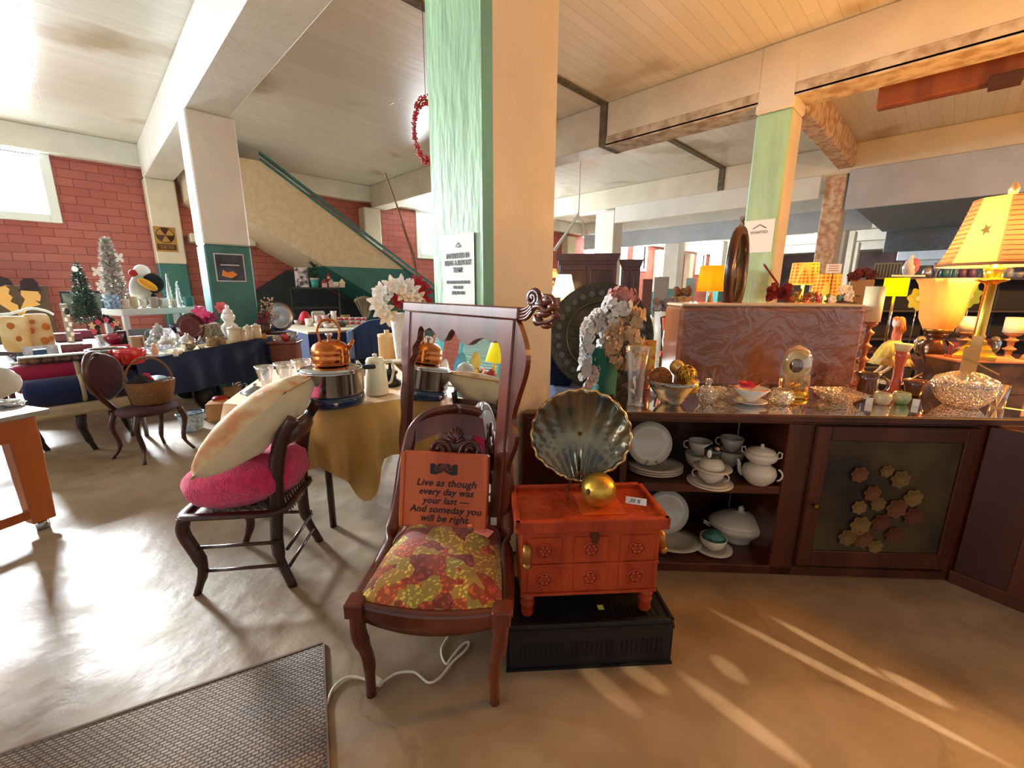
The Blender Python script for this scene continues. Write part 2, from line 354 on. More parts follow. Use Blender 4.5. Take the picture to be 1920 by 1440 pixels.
# brick wall with windows (x0,x1,z0,z1)
wins = [(-7.2, -5.6, 2.95, 4.06), (-1.72, -.2, 2.95, 4.06), (8.55, 10.0, 2.7, 4.0), (18.1, 19.3, 2.75, 4.0), (22.8, 24.1, 2.75, 4.0), (31.5, 32.8, 2.75, 4.0)]
mb = MB(); x = -9
for a, b, c, d in wins:
    mb.box(x, a, 13.1, 13.3, 0, ZC); mb.box(a, b, 13.1, 13.3, 0, c); mb.box(a, b, 13.1, 13.3, d, ZC); x = b
mb.box(x, 45, 13.1, 13.3, 0, ZC)
struct('wall_left', mb, BRICK)
WF = mat('window_frame_white', 'e4ece8', .5)
for i, (a, b, c, d) in enumerate(wins):
    o = struct('window_%d' % (i+1), MB().box(a, b, 13.2, 13.23, c, d), PANE)
    fm = MB()
    e = .16
    for q in ((a-e, a, c-e, d+e), (b, b+e, c-e, d+e), (a, b, c-e, c), (a, b, d, min(d+e, 4.2)), ((a+b)/2-.02, (a+b)/2+.02, c, d)):
        fm.box(q[0], q[1], 13.04, 13.2, q[2], q[3], .01)
    link('window_frame', fm.mesh('window_frame', WF), o)
struct('wall_right_end', MB().box(44.8, 45, -9, 13.2, 0, ZC), mat('dark_end_wall', '6a5450', .7, col2='4a3a3c', vs=1))
struct('wall_back', MB().box(-9.2, -9, 3, 13.2, 0, ZC), CREAM)
# wall beam and pilasters
struct('wall_beam', MB().box(-9, 45, 12.85, 13.1, 4.08, ZC, .02), WHITEP)
def pillar(x0, x1, y0, y1, mats, zsplit=None, low=None, name='pillar', bev=.025, ztop=3.9):
    mb = MB(); zs = [(zsplit, ztop, 0)]+([(0, zsplit, 1)] if zsplit else []) if zsplit else [(0, ztop, 0)]
    for a, b, mi in zs: mb.m = mi; mb.box(x0, x1, y0, y1, a or 0, b, bev)
    return struct(name, mb, mats)
pillar(1.34, 1.88, 12.7, 13.1, [CREAM, TEALP], 2.05, name='wall_pilaster', ztop=3.86)
for a, b in ((6.37, 6.9), (11.9, 12.5), (16.2, 16.8), (20.85, 21.45), (25.2, 26.1), (29.5, 30.1)): pillar(a, b, 12.7, 13.1, [CREAM, TEALP], 1.4, name='wall_pilaster')
# big green and cream pillar in the middle: green on its left face
def facepaint(o, mats, rule):
    me = o.data; me.materials.clear()
    for m in mats: me.materials.append(m)
    for p in me.polygons: p.material_index = rule(p)
big = struct('pillar', MB().box(1.36, 1.86, 1.53, 2.0, 0, 3.86, .035), GREENP, 'big square pillar, green on its left face and cream on its right, behind the dresser mirror')
facepaint(big, [GREENP, CREAM, TANP], lambda p: 0 if p.normal.x < -.5 else 1)
p2 = struct('pillar', MB().box(6.67, 7.17, 1.75, 2.17, 0, 3.75, .025).box(6.655, 7.185, 1.735, 2.185, 3.752, ZC, .025), GREENP, 'green pillar with a small paper flyer, behind the plastic wrapped chest')
facepaint(p2, [GREENP, CREAM], lambda p: 0 if (p.center.z < 3.75 and p.normal.x < -.3) else 1)
p3 = struct('pillar', MB().box(1.34, 1.9, 7.57, 8.1, 0, ZC, .02), CREAM, 'white pillar with teal lower part and a poster, left of the staircase')
mb = MB(); mb.box(1.34, 1.93, 7.57, 8.1, 2.12, 3.86, .02); mb.m = 1; mb.box(1.34, 1.93, 7.57, 8.1, 0, 2.118, .02)
bpy.data.objects.remove(p3); p3 = struct('pillar', mb, [WHITEP, TEALP], 'white pillar with teal lower part and a poster, left of the staircase')
pillar(6.67, 7.2, 7.9, 8.4, [CREAM, TEALP], 1.4)
pillar(12, 12.5, 7.64, 8.34, [WHITEP, TEALP], 1.5)
pillar(17.33, 17.85, 7.96, 8.6, [WHITEP, TEALP], 1.55)
pillar(22.7, 23.3, 8.2, 8.8, [WHITEP, TEALP], 1.55)
pillar(28, 28.6, 8.4, 9.0, [WHITEP, TEALP], 1.55)
p4 = struct('pillar', MB().box(12, 12.55, 1.95, 2.33, 0, 3.95, .02), BRICKC, 'pillar with an exposed brick left face and cream right face')
facepaint(p4, [BRICKC, CREAM], lambda p: 0 if p.normal.x < -.3 else 1)
for X, Y in ((17.33, 2.6), (22.7, 3.1), (28, 3.6)): pillar(X, X+.55, Y, Y+.5, [CREAM, TEALP], 1.5)
for X in (17.33, 22.7, 28): pillar(X, X+.55, -3.4, -2.9, [GREYP, TEALP], 1.4)
# beams along the columns
bl = MB().box(1.34, 1.88, 2.2, 12.85, 3.86, ZC, .02); struct('ceiling_beam', bl, WHITEP)
struct('ceiling_beam', MB().box(1.34, 1.88, -9, 2.19, 3.86, ZC, .02), CREAM)
for X, zb, m, yA in ((6.67, 3.9, CREAM, 12.85), (12, 3.95, CREAM, 12.85), (17.33, 3.95, WHITEP, 12.85), (22.7, 3.95, WHITEP, 12.85), (28, 3.95, WHITEP, 12.85), (34, 3.95, WHITEP, 12.85)):
    struct('ceiling_beam', MB().box(X, X+.5, 4.62, yA, zb, ZC, .02), m)
    struct('ceiling_beam', MB().box(X, X+.5, -9, 4.5, zb, ZC, .02), m)
mb = MB()
for X in (6.67, 12): mb.box(X-.02, X+.52, 4.5, 4.62, 3.88, ZC)
mb.box(1.9, 6.65, 4.5, 4.62, ZC-.03, ZC+.01).box(7.2, 11.98, 4.5, 4.62, ZC-.03, ZC+.01)
struct('trim_1', mb, JOINT, 'dark dirty expansion joint across the ceiling and beams')
struct('trim_2', MB().box(6.66, 6.7, -9, 4.5, 3.86, 4.02, .01).box(6.66, 7.17, -9, 4.5, 3.88, 3.902), ROUGHC, 'broken plaster edge along the beam')
struct('ceiling_beam', MB().box(7.2, 12, 1.85, 2.15, 4.05, ZC, .03), BRICKC, 'beam with bare brick coloured patches')
struct('ceiling_beam', MB().box(7.2, 12, -1.9, -1.3, 3.98, ZC, .03), ROUGHC, 'rough bare beam at the right edge')
for X, z0 in ((12.0, 3.2), (22.7, 3.4), (34., 3.4)):
    struct('fascia_panel', MB().box(X-.06, X-.01, -9, 1.9, z0, 4.0, .01), GREYP)
struct('fascia_panel', MB().box(17.25, 17.3, 2, 12.6, 3.35, 4.0, .01), GREYP)
struct('fascia_panel', MB().box(11.94, 11.99, 2.4, 7.6, 3.5, 3.98, .01), WHITEP)
DARKP = mat('dark_slate_paint', '6c7884', .6, var=.2)
struct('fascia_panel', MB().box(19, 19.1, -9, 1.8, 2.75, 3.4, .01).box(12.6, 19, -9, 1.9, 3.4, 3.45), DARKP)
for X in (25.4, 31): struct('ceiling_beam', MB().box(X, X+.5, -9, 1.9, 2.8, 3.5, .02), GREYP)
# staircase against the wall
a = [ony(*q, 11) for q in ((455, 318), (505, 315), (762, 512), (770, 565), (705, 565), (455, 412))]
poly = [(p.x, p.z) for p in a]; poly[0] = (2.3, 4.5); poly[1] = (3.3, 4.13); poly[2] = (6.75, 1.98)
top = [(3.3, 4.13), (6.9, 1.86)]; bot = [(2.2, 3.32), (6.6, .75)]
def sx(p, q, z): return p[0]+(q[0]-p[0])*(z-p[1])/(q[1]-p[1])
zt = 2.05
up = [(2.0, 4.2), (3.25, 4.2), (sx(*top, zt), zt), (sx(*bot, zt), zt), (2.0, 3.43)]
lo = [(sx(*bot, zt), zt), (sx(*top, zt), zt), (8.9, .6), (8.9, 0), (7.9, 0)]
mb = MB().prism(up, 11, 13.1); mb.m = 1; mb.prism(lo, 11, 13.1); struct('staircase', mb, [mat('speckled_plaster', 'd6c3a4', .6, col2='cbb696', vs=9, bump=.2), TEALP], 'enclosed staircase sloping down along the brick wall')
rm = MB(); d = Vector((6.9-3.3, 0, 1.86-4.13)).normalized()
for o1, t1 in ((0, .05), (.14, .05)): rm.prism([(3.2, 4.2+o1), (9., .54+o1), (9., .54+o1+t1), (3.2, 4.2+o1+t1)], 10.95, 11.06)
struct('stair_rail', rm, TEALP, 'teal edging along the top of the staircase wall')
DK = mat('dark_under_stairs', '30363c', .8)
struct('wall_understair', MB().prism([(sx(*bot, 2.0)-.3, 2.0), (7.9, .05), (7.9, 0), (2.9, 0), (2.9, 1.2)], 12.95, 13.05), DK)  # dark sheet that paints in the shade under the stairs
struct('ledge', MB().box(2.0, 3.35, 12.6, 13.08, 2.55, 2.75, .02), CREAM, 'cream ledge on the brick wall under the stairs')
T('wall_light', 'small glowing lamp on the cream ledge under the stairs', 'light', loc=(2.55, 12.45, 2.82), sc=1, rz=0).E('bulb', (0, 0, 0), (.16, .06, .09), mat('lamp_glow', 'fff2d0', .5, emit='ffe6b0', es=5))
# hanging wooden beam top right
a = onz(1650, 150, 3.85); 
t = T('hanging_wood_beam', 'long reddish brown timber hanging under the ceiling at top right', 'beam', loc=(7.45, 1.02, 3.72), rz=-90, sc=1)
RW = wood('red_brown_timber', '8a4a22', '6e3517', .5, 5, 0)
t.B('timber', 0, 6, -.09, .09, 0, .26, RW, .01); t.B('bracket', .95, 1.2, -.11, .11, -.04, .06, mat('rusty_iron', '4a2a18', .7), .005); t.W('hanger_rod', [(1.1, 0, .25), (1.1, 0, .8)], .015, mat('rusty_iron', '4a2a18'))
# pipe hole
t = T('ceiling_socket', 'small black round hole fitting under the white beam', 'fitting', loc=(1.66, 3.7, 3.84), sc=1, rz=0); t.L('ring', [(.05, 0), (.055, .012), (.055, .02)], mat('black_iron', '16130f', .6))
# ================================================================ object materials
MAHOG = wood('mahogany', '6a2f1b', '47190e', .3, 7, .35)
DARKW = wood('dark_walnut', '4a2418', '2c130d', .35, 7, .3)
CABW = wood('cabinet_walnut', '5e2a14', '3c170b', .32, 5, .3)
ORW = wood('orange_stained_pine', 'b0622a', '94481c', .4, 5, .2)
ORCH = mat('orange_red_carved_wood', 'b8431a', .45, col2='9a2f10', vs=9, stretch=(1, 1, .3), bump=.4, bs=34, coat=.15)
ORSGN = wood('orange_sign_wood', 'c25a28', 'a8441a', .45, 6, .1)
BLACKP = mat('black_print', '1a1210', .6)
BRASS = mat('polished_brass', 'd8a844', .25, 1.)
OLDBRASS = mat('antique_brass', '8a6a34', .4, 1., var=.3)
GOLD = mat('gold_leaf', 'd6ac48', .32, .85, var=.2, vs=20, bump=.15, bs=40)
CHROME = mat('chrome', 'd0d0d4', .12, 1.)
STEEL = mat('steel', 'a8aaac', .25, 1., var=.2, vs=12)
COPPER = mat('copper', 'd07a40', .2, 1., var=.12, vs=6)
PORC = mat('cream_porcelain', 'ddd2bd', .2, coat=.5)
PORCW = mat('white_porcelain', 'e8e6e0', .2, coat=.5)
BLACKPL = mat('black_plastic', '17181c', .45)
NAVY = mat('navy_cloth', '16294e', .9, sheen=.05, var=.2, vs=4)
GLASS = thin_glass('clear_glass')
CRYST = thin_glass('cut_crystal', (.97, .93, .86), .22, .05, (1, .97, .9), .9, 90)
SMOKE = thin_glass('smoky_glass', (.8, .8, .78), .2, .05, (1, 1, 1), .3, 30)
PAPER = mat('white_paper', 'e6e4de', .7)
# ---------------------------------------------------------------- slipper chair
def mix2(m, cols, scale, kind='VORONOI', rough=.85):
    if m in _mc: return _mc[m]
    M_ = mat(m, cols[0], rough, sheen=.3); nt = M_.node_tree; b = nt.nodes['Principled BSDF']
    tc = nt.nodes.new('ShaderNodeTexCoord'); dn = nt.nodes.new('ShaderNodeTexNoise'); dn.inputs['Scale'].default_value = scale*.6
    va = nt.nodes.new('ShaderNodeVectorMath'); va.operation = 'MULTIPLY_ADD'; va.inputs[1].default_value = (1.6/scale,)*3
    nt.links.new(tc.outputs['Object'], dn.inputs[0]); nt.links.new(dn.outputs['Color'], va.inputs[0]); nt.links.new(tc.outputs['Object'], va.inputs[2])
    v = nt.nodes.new('ShaderNodeTexVoronoi') if kind == 'VORONOI' else nt.nodes.new('ShaderNodeTexNoise'); v.inputs['Scale'].default_value = scale
    nt.links.new(va.outputs[0], v.inputs['Vector'])
    sp = nt.nodes.new('ShaderNodeSeparateColor'); r = nt.nodes.new('ShaderNodeValToRGB'); r.color_ramp.interpolation = 'CONSTANT'
    while len(r.color_ramp.elements) < len(cols): r.color_ramp.elements.new(.5)
    for i, c in enumerate(cols): r.color_ramp.elements[i].position = i/len(cols); r.color_ramp.elements[i].color = lin(c)
    nt.links.new(v.outputs['Color'], sp.inputs[0]); nt.links.new(sp.outputs[0], r.inputs[0])
    v2 = nt.nodes.new('ShaderNodeTexVoronoi'); v2.inputs['Scale'].default_value = scale*3.6; nt.links.new(va.outputs[0], v2.inputs['Vector'])
    r2 = nt.nodes.new('ShaderNodeValToRGB'); r2.color_ramp.elements[0].position = .3; r2.color_ramp.elements[1].position = .42
    nt.links.new(v2.outputs['Distance'], r2.inputs[0]); mx = nt.nodes.new('ShaderNodeMixRGB'); mx.blend_type = 'MULTIPLY'
    r2.color_ramp.elements[0].color = (1.35, 1.3, .95, 1); r2.color_ramp.elements[1].color = (.62, .5, .4, 1)
    mx.inputs[0].default_value = .95; nt.links.new(r.outputs[0], mx.inputs[1]); nt.links.new(r2.outputs[0], mx.inputs[2]); nt.links.new(mx.outputs[0], b.inputs['Base Color'])
    return M_
FLORAL = mix2('tapestry_upholstery', ['a83a22', 'b89a3c', '8a3a2c', 'c8a850', 'b0502a', 'c09a4a', 'c06030', '8a3a30', 'b0a048', 'a84a2c'], 15)
fl = onz(695, 1300, 0); fr = onz(930, 1315, 0); mid = (fl+fr)/2; ax = (fr-fl); crz = math.degrees(math.atan2(ax.y, ax.x))
t = T('slipper_chair', 'carved mahogany chair with a tapestry seat holding the orange quote sign', 'chair', loc=(mid.x, mid.y, 0), sc=1, rz=crz)
CHAIRT = t
seat = MB()
def seatp(u, v):     # u across, v front->back
    w_ = .262-.045*v; x = (u*2-1)*w_; y = .0+v*.47-.035*(1-(2*u-1)**2)*(1-v)
    e = max(abs(2*u-1), abs(2*v-1)); z = .405+.06*(1-e**4)+.05*v
    return (x, y, z)
seat.grid(seatp, 22, 20, th=(0, 0, -.05)); t.add('seat_cushion', seat, FLORAL)
fr_ = MB()
def apron(u, v): x = (u*2-1)*.28; y = -.015-.04*(1-(2*u-1)**2); zb = .352-.03*(1-(2*u-1)**2); return (x, y, zb+(.41-zb)*v)
fr_.grid(apron, 20, 3, th=(0, .03, 0)); t.add('seat_rail', fr_, MAHOG)
for s in (-1, 1):
    side = [(s*.272, .0, .375), (s*.27, .12, .385), (s*.258, .26, .42), (s*.25, .38, .49), (s*.245, .47, .6), (s*.235, .53, .73), (s*.205, .58, .85), (s*.13, .615, .925), (0, .63, .95)]
    t.add('side_stile', MB().tube(spline(side, 5), .03, 8, sx=.55, sy=1.05, up=(0, 1, .6)), MAHOG)
    lg = spline([(s*.252, .0, .40), (s*.258, -.02, .3), (s*.235, -.005, .16), (s*.235, -.005, .0)], 5)
    t.add('leg', MB().tube(lg, [.034]*4+[.03]*4+[.024]*4+[.019]*4, 8), MAHOG)
    rl = spline([(s*.235, .44, .42), (s*.225, .46, .25), (s*.22, .56, .0)], 6); t.add('leg', MB().tube(rl, [.024]*13, 8), MAHOG)
    t.add('corner_block', MB().box(s*.262-.034, s*.262+.034, -.045, .03, .36, .42, .006), MAHOG)
    t.add('side_rail', MB().box(s*.235-.015, s*.235+.015, .02, .46, .35, .40, .005), MAHOG)
# crest splat with carving
cs = MB()
def backp(x, z): return (x, .40+(z-.6)*.55+.13, z)
pl = []
for k in range(21):
    x = -.19+.38*k/20; q = 1-(x/.22)**2; pl.append((x, .835+.10*math.sqrt(max(q, 0))))
bl_ = [(-.19+.38*k/20, .80+.055*(1-(abs(-.19+.38*k/20)/.19)**2)) for k in range(21)]
cs.X = TR(0, .575, 0)
M1 = Matrix(((1, 0, 0, 0), (0, 1, .33, -.28), (0, 0, 1, 0), (0, 0, 0, 1)))
cs.prism(pl+bl_[::-1], -.012, .012, M1); t.add('crest_rail', cs, MAHOG)
sp_ = MB(); sp_.X = TR(0, .575, -.23) @ Matrix.Diagonal((1.35, 1, 1.3, 1))
for s in (-1, 1):
    sc_ = [(s*(.055+.036*(1-a/620)*math.cos(math.radians(a+180))), -.016, .775+.036*(1-a/620)*math.sin(math.radians(a))) for a in range(0, 560, 28)]
    sp_.tube([M1 @ Vector(p) for p in [(s*.006, -.016, .68), (s*.012, -.016, .74)]+sc_], .009, 6)
    sp_.tube([M1 @ Vector(p) for p in [(s*.03, -.0, .66), (s*.05, -.0, .70), (s*.085, 0, .745)]], .008, 6)
for k in range(-3, 4): sp_.tube([M1 @ Vector((0, -.016, .8)), M1 @ Vector((.03*math.sin(k*.42), -.018, .8+.055*math.cos(k*.42)))], [.004, .0075], 6)
sp_.prism([(-.06, .64), (.06, .64), (.09, .76), (.05, .83), (-.05, .83), (-.09, .76)], -.008, .008, M1)
t.add('carved_splat', sp_, MAHOG)
t.add('lower_back_rail', MB().box(-.235, .235, .45, .48, .50, .56, .006), MAHOG)
# quote sign leaning against the back
SX = T('quote_sign', 'orange wooden plaque with a black quotation, leaning on the chair back', 'sign', loc=(mid.x, mid.y, 0), sc=1, rz=crz)
MS = TR(-.03, .375, .478) @ RZ(-4) @ RX(-13)
b = MB(); b.X = MS; b.box(-.195, .195, -.02, .03, 0, .33, .008); SX.add('board', b, ORSGN)
for q in ((-.195, -.176, 0, .33), (.178, .195, 0, .33)):
    b = MB(); b.X = MS; b.box(q[0], q[1], -.026, -.018, q[2], q[3], .003); SX.add('edge_strip', b, ORSGN)
TM = MS @ TR(0, -.0215, 0) @ RX(90)
for i, (tx, sz) in enumerate((('Live as though', .044), ('every day was', .041), ('your last —', .041), ('And someday you', .042), ('will be right.', .042))):
    SX.text('lettering', tx, sz, BLACKP, TM @ TR(.012, .2-i*.0385, 0), shear=.25, off=.0006, sp=1.04)
em = MB(); em.X = MS @ TR(.0, -.022, .035)
em.prism([(-.06, .205), (-.035, .202), (0, .217), (.035, .202), (.06, .205), (.06, .248), (.045, .25), (.035, .24), (.02, .25), (-.02, .25), (-.035, .24), (-.045, .25), (-.06, .248)], -.001, .001)
SX.add('emblem', em, BLACKP)
em = MB(); em.X = MS @ TR(0, -.0235, .035); em.tube(arc(0, .232, .014, 0, 350, 14), .0012, 5, closed=True)
for s in (-1, 1): em.tube(arc(s*.028, .228, .009, 0, 340, 12), .0012, 5)
em.tube([(0, 0, .222), (0, 0, .244)], .0012, 5).tube([(-.008, 0, .235), (.008, 0, .235)], .0012, 5); SX.add('emblem_lines', em, ORSGN)
b = MB(); b.X = MS; b.box(.115, .135, -.0225, -.0205, .022, .034); SX.add('price_sticker', b, mat('orange_sticker', 'e8853c', .5))
tg = T('price_tag', 'pink handwritten price tag on the tapestry seat', 'tag', loc=(mid.x, mid.y, 0), sc=1, rz=crz)
b = MB(); b.X = TR(.15, .33, .497) @ RZ(-28) @ RX(6); b.box(-.045, .045, -.022, .022, 0, .0015); tg.add('card', b, mat('pink_card', 'e88a80', .6))
b = MB(); b.X = TR(.15, .33, .4990) @ RZ(-28) @ RX(6)
for k in range(3): b.box(-.035, .03-.01*k, .01-.01*k, .012-.01*k, 0, .0006)
tg.add('handwriting', b, mat('red_ink', 'a83a34', .6))
tg = T('price_tag', 'white folded price tag behind the pink tag on the tapestry seat', 'tag', loc=(mid.x, mid.y, 0), sc=1, rz=crz)
b = MB(); b.X = TR(.195, .41, .48) @ RX(-10); b.box(-.02, .02, -.001, .001, 0, .035); tg.add('card', b, PAPER)
# ---------------------------------------------------------------- dresser mirror
Rb = Vector((1.25, 1.21, 0)); Lb = Vector((1.32, 2.20, 0)); dm = (Lb-Rb); WM = dm.length; rzm = math.degrees(math.atan2(-dm.y, -dm.x))
t = T('dresser_mirror', 'tall mahogany framed mirror with scalloped edge leaning on the green pillar', 'mirror', loc=(Lb.x, Lb.y, 0), sc=1, rz=rzm)
# local x from left end to right end (toward camera); local -y faces viewer
TILT = TR(0, -.125, 0.0) @ RX(-5.6); HM = 1.437
MIR = mat('silvered_glass', 'f2f4f4', .015, 1.)
b = MB(); b.X = TILT; b.box(.05, WM-.1, .004, .01, .1, HM-.06); t.add('mirror_glass', b, MIR)
b = MB(); b.X = TILT
b.box(0, .07, -.02, .03, 0, HM-.05, .006).box(WM-.10, WM-.03, -.02, .03, 0, HM-.05, .006).box(-.01, WM, -.028, .035, HM-.055, HM, .008).box(0, WM-.03, -.02, .03, 0, .14, .006)
b.box(.062, WM-.095, -.012, .0, HM-.075, HM-.05, .004)
t.add('frame', b, MAHOG)
# scalloped inner fretwork
b = MB(); b.X = TILT
x0, x1 = .065, WM-.095; zt = HM-.06
n = 72; po = []; pi_ = []
prof_ = [(0, .50), (.03, .40), (.05, .33), (.03, .27), (.06, .2), (.1, .12), (.16, .09), (.22, .115), (.3, .095), (.38, .14), (.44, .165), (.5, .08), (.56, .10), (.62, .165), (.70, .175), (.78, .125), (.86, .115), (.91, .14), (.96, .12), (1., .2)]
prof_ = [(0, .46), (.012, .34), (.05, .29), (.045, .24), (.10, .18), (.115, .11), (.155, .085), (.2, .11), (.26, .09), (.33, .12), (.39, .16), (.45, .15), (.5, .09), (.54, .085), (.6, .14), (.68, .16), (.76, .12), (.84, .105), (.9, .125), (.95, .115), (.985, .17), (1, .26)]
bot = [(x0+(x1-x0)*a, zt-q*.8) for a, q in prof_]
bot = [(v.x, v.z) for v in spline([(a, 0, q) for a, q in bot], 4)]
b.prism([(x0, zt+.01), (x1, zt+.01)]+bot[::-1], -.014, .004); t.add('scalloped_fretwork', b, MAHOG)
b = MB(); b.X = TILT    # right outer scalloped wing
zz = [(0, .1), (.035, .2), (.02, .33), (.05, .43), (.02, .52), (.055, .6), (.05, .68), (.02, .75), (.05, .84), (.06, .9), (.03, .97), (.05, 1.06), (.085, 1.18), (.08, 1.27), (.03, 1.36), (0, 1.39)]
wv = [(WM-.035+v.x, v.z) for v in spline([(a, 0, q) for a, q in zz], 4)]
b.prism([(WM-.04, .1)]+wv+[(WM-.04, 1.39)], -.012, .015); t.add('side_wing', b, MAHOG)
b = MB(); b.X = TILT
wl = [(.004-v.x*.5, v.z) for v in spline([(a, 0, q) for a, q in zz], 4)]
b.prism([(.01, .1)]+wl+[(.01, 1.39)], -.012, .015); t.add('side_wing', b, MAHOG)
# carved scroll at top right
b = MB(); b.X = TILT @ TR(WM-.01, 0, HM-.03)
for k in range(4): b.tube(spline([(0, -.012, -.02+.012*k), (.05, -.015, -.012+.013*k), (.09, -.02, .02+.012*k)], 5), .008, 6)
sc_ = [(.085+.034*(1-a/700)*math.cos(math.radians(a)), -.02, .065+.034*(1-a/700)*math.sin(math.radians(a))) for a in range(-80, 560, 24)]
b.tube(sc_, .012, 7); b.ell((.085, -.02, .065), .012)
for c, r in (((.13, -.015, .045), (.035, .02, .022)), ((.165, -.015, .06), (.03, .02, .02)), ((.15, -.02, .01), (.035, .018, .016)), ((.19, -.015, .035), (.022, .02, .016)), ((.12, -.02, -.02), (.025, .015, .018)), ((.16, -.012, -.035), (.03, .015, .012)), ((.2, -.01, .005), (.018, .014, .014))): b.ell(c, r, 10, 8, nz=.35, ns=2)
b.tube(spline([(.1, -.02, .0), (.13, -.03, -.025), (.17, -.02, -.02), (.2, -.015, .0), (.19, -.01, .03)], 5), .008, 6)
b.tube(spline([(.1, -.03, .03), (.14, -.035, .035), (.17, -.03, .02), (.2, -.02, .045), (.18, -.02, .07), (.14, -.02, .075)], 5), .01, 6)
t.add('carved_scroll', b, MAHOG)
# ---------------------------------------------------------------- dark cabinet end behind the chest
t = T('low_dark_cabinet', 'dark brown cabinet end standing behind the carved chest beside the pillar', 'cabinet', loc=(1.60, 1.50, 0), sc=1, rz=-44)
t.B('body', -.02, .36, -.02, .06, 0, .86, CABW, .006); t.B('rail', .0, .34, -.03, -.015, .74, .84, CABW, .004); t.B('panel', .04, .30, -.025, -.015, .1, .70, DARKW, .004)
# ---------------------------------------------------------------- cane seat chair with cushions
f1 = onz(370, 1115, 0); f2 = onz(550, 1100, 0); f3 = onz(600, 1015, 0); f4 = onz(460, 1020, 0)
t = T('cane_chair', 'dark wooden cane seat chair piled with a pink and a cream cushion', 'chair', loc=(0, 0, 0), sc=1, rz=0)
ctr = (f1+f2+f3+f4)/4
def L3(p, z): return Vector((p.x, p.y, z))
ex = (f2-f1).normalized(); 
ex = ((f2-f1)+(f3-f4)).normalized(); ey = Vector((-ex.y, ex.x, 0))   # ex: front->back of chair, ey: toward far side
a0 = f1
def W3(u, v, z): p = ctr+ex*u+ey*v; return Vector((p.x, p.y, z))
SH = .42
st = MB(); sq = [(-.25, -.20), (-.25, .20), (.18, .17), (.18, -.17)]
def cseat(u, v): return W3(-.245+.43*v, (u*2-1)*(.215-.03*v), SH)
t.add('cane_panel', MB().grid(cseat, 8, 8, th=(0, 0, -.006)), mat('cane_weave', 'b9b6ae', .6, col2='5a4a3a', vs=60, detail=1))
rim = MB(); rr_ = spline([W3(-.2, -.215, SH+.002), W3(-.25, -.19, SH+.002), W3(-.262, 0, SH+.002), W3(-.25, .19, SH+.002), W3(-.2, .215, SH+.002), W3(0, .21, SH), W3(.19, .19, SH), W3(.2, 0, SH), W3(.19, -.19, SH), W3(0, -.21, SH)], 4)
rim.tube(rr_[:-1], .03, 8, closed=True, sx=.5, sy=1., up=(0, 0, 1)); t.add('seat_frame', rim, DARKW)
def cab(p0, s, lb='leg'):
    pts = spline([p0+Vector((0, 0, SH)), p0+(-ex*.012)+Vector((0, 0, .34)), p0+ex*.03*s+Vector((0, 0, .16)), p0+Vector((0, 0, 0))], 5)
    t.add(lb, MB().tube(pts, [.026]*5+[.026]*5+[.02]*3+[.016]*3, 8, sx=1.2, sy=.8), DARKW)
cab(L3(f1, 0), 1.6); cab(L3(f4, 0), 1.6)
for ff, sgn in ((f2, -1), (f3, 1)):
    base = L3(ff, 0); hp = W3(.17, sgn*.165, SH)
    pts = spline([base, base.lerp(hp, .45)-ex*.035+Vector((0, 0, .0)), hp, hp+ex*.015+Vector((0, 0, .17)), hp+ex*.06+Vector((0, 0, .36)), hp+ex*.13+Vector((0, 0, .47))], 6)
    pts = [p for p in pts]
    t.add('rear_post', MB().tube(pts, [.018]*6+[.024]*6+[.03]*6+[.028]*6+[.024]*7, 8, sx=1.35, sy=.7, up=ex), DARKW)
def rail(z, du, r, name, h):
    pts = [W3(.17+du, -.165, z), W3(.2+du, -.08, z+.006), W3(.21+du, 0, z+.008), W3(.2+du, .08, z+.006), W3(.17+du, .165, z)]
    t.add(name, MB().tube(spline(pts, 4), r, 8, sx=h, sy=.6, up=(0, 0, 1)), DARKW)
rail(.80, .075, .04, 'top_rail', 1.25); rail(.60, .025, .028, 'mid_rail', 1.2)
for (p, q), z in (((f1, f2), .13), ((f1, f2), .26), ((f4, f3), .2), ((f2, f3), .2), ((f2, f3), .1)):
    k = .12; A_ = L3(p.lerp(q, .07), z); B_ = L3(q.lerp(p, .07), z)
    if (p, q) == (f2, f3): A_ = A_-ex*.02; B_ = B_-ex*.02
    t.add('stretcher', MB().tube([A_, B_], .009, 8), DARKW)
lowb = MB()
for k in range(9): lowb.tube([W3(.2, -.13+.032*k, .46), W3(.2, -.10+.026*k, .36)], .004, 5)
t.add('rear_cane', lowb, mat('cane_weave', 'b9b6ae'))
PINK = mat('pink_plush', 'ee2a68', .95, sheen=.35, var=.25, vs=30, bump=.8, bs=120)
t = T('pink_cushion', 'round fluffy hot pink cushion on the cane seat chair', 'cushion', loc=W3(-.02, .0, SH+.012), sc=1, rz=0)
MC = Matrix(((ex.x, ey.x, 0, 0), (ex.y, ey.y, 0, 0), (0, 0, 1, 0), (0, 0, 0, 1)))
b = MB(); b.ell((0, 0, .118), (.285, .24, .13), 40, 24, nz=.06, ns=3.2, M=MC @ RY(-8), p=.82); t.add('plush', b, PINK)
CUSH = mat('cream_cotton', 'd8c8a4', .85, sheen=.3, bump=.25, bs=9)
t = T('cream_cushion', 'square cream cushion with a faded peach pattern leaning over the pink cushion', 'cushion', loc=W3(.0, 0, SH+.2), sc=1, rz=0)
pa = dep(402, 868, 1.98); pb = dep(560, 722, 2.22)
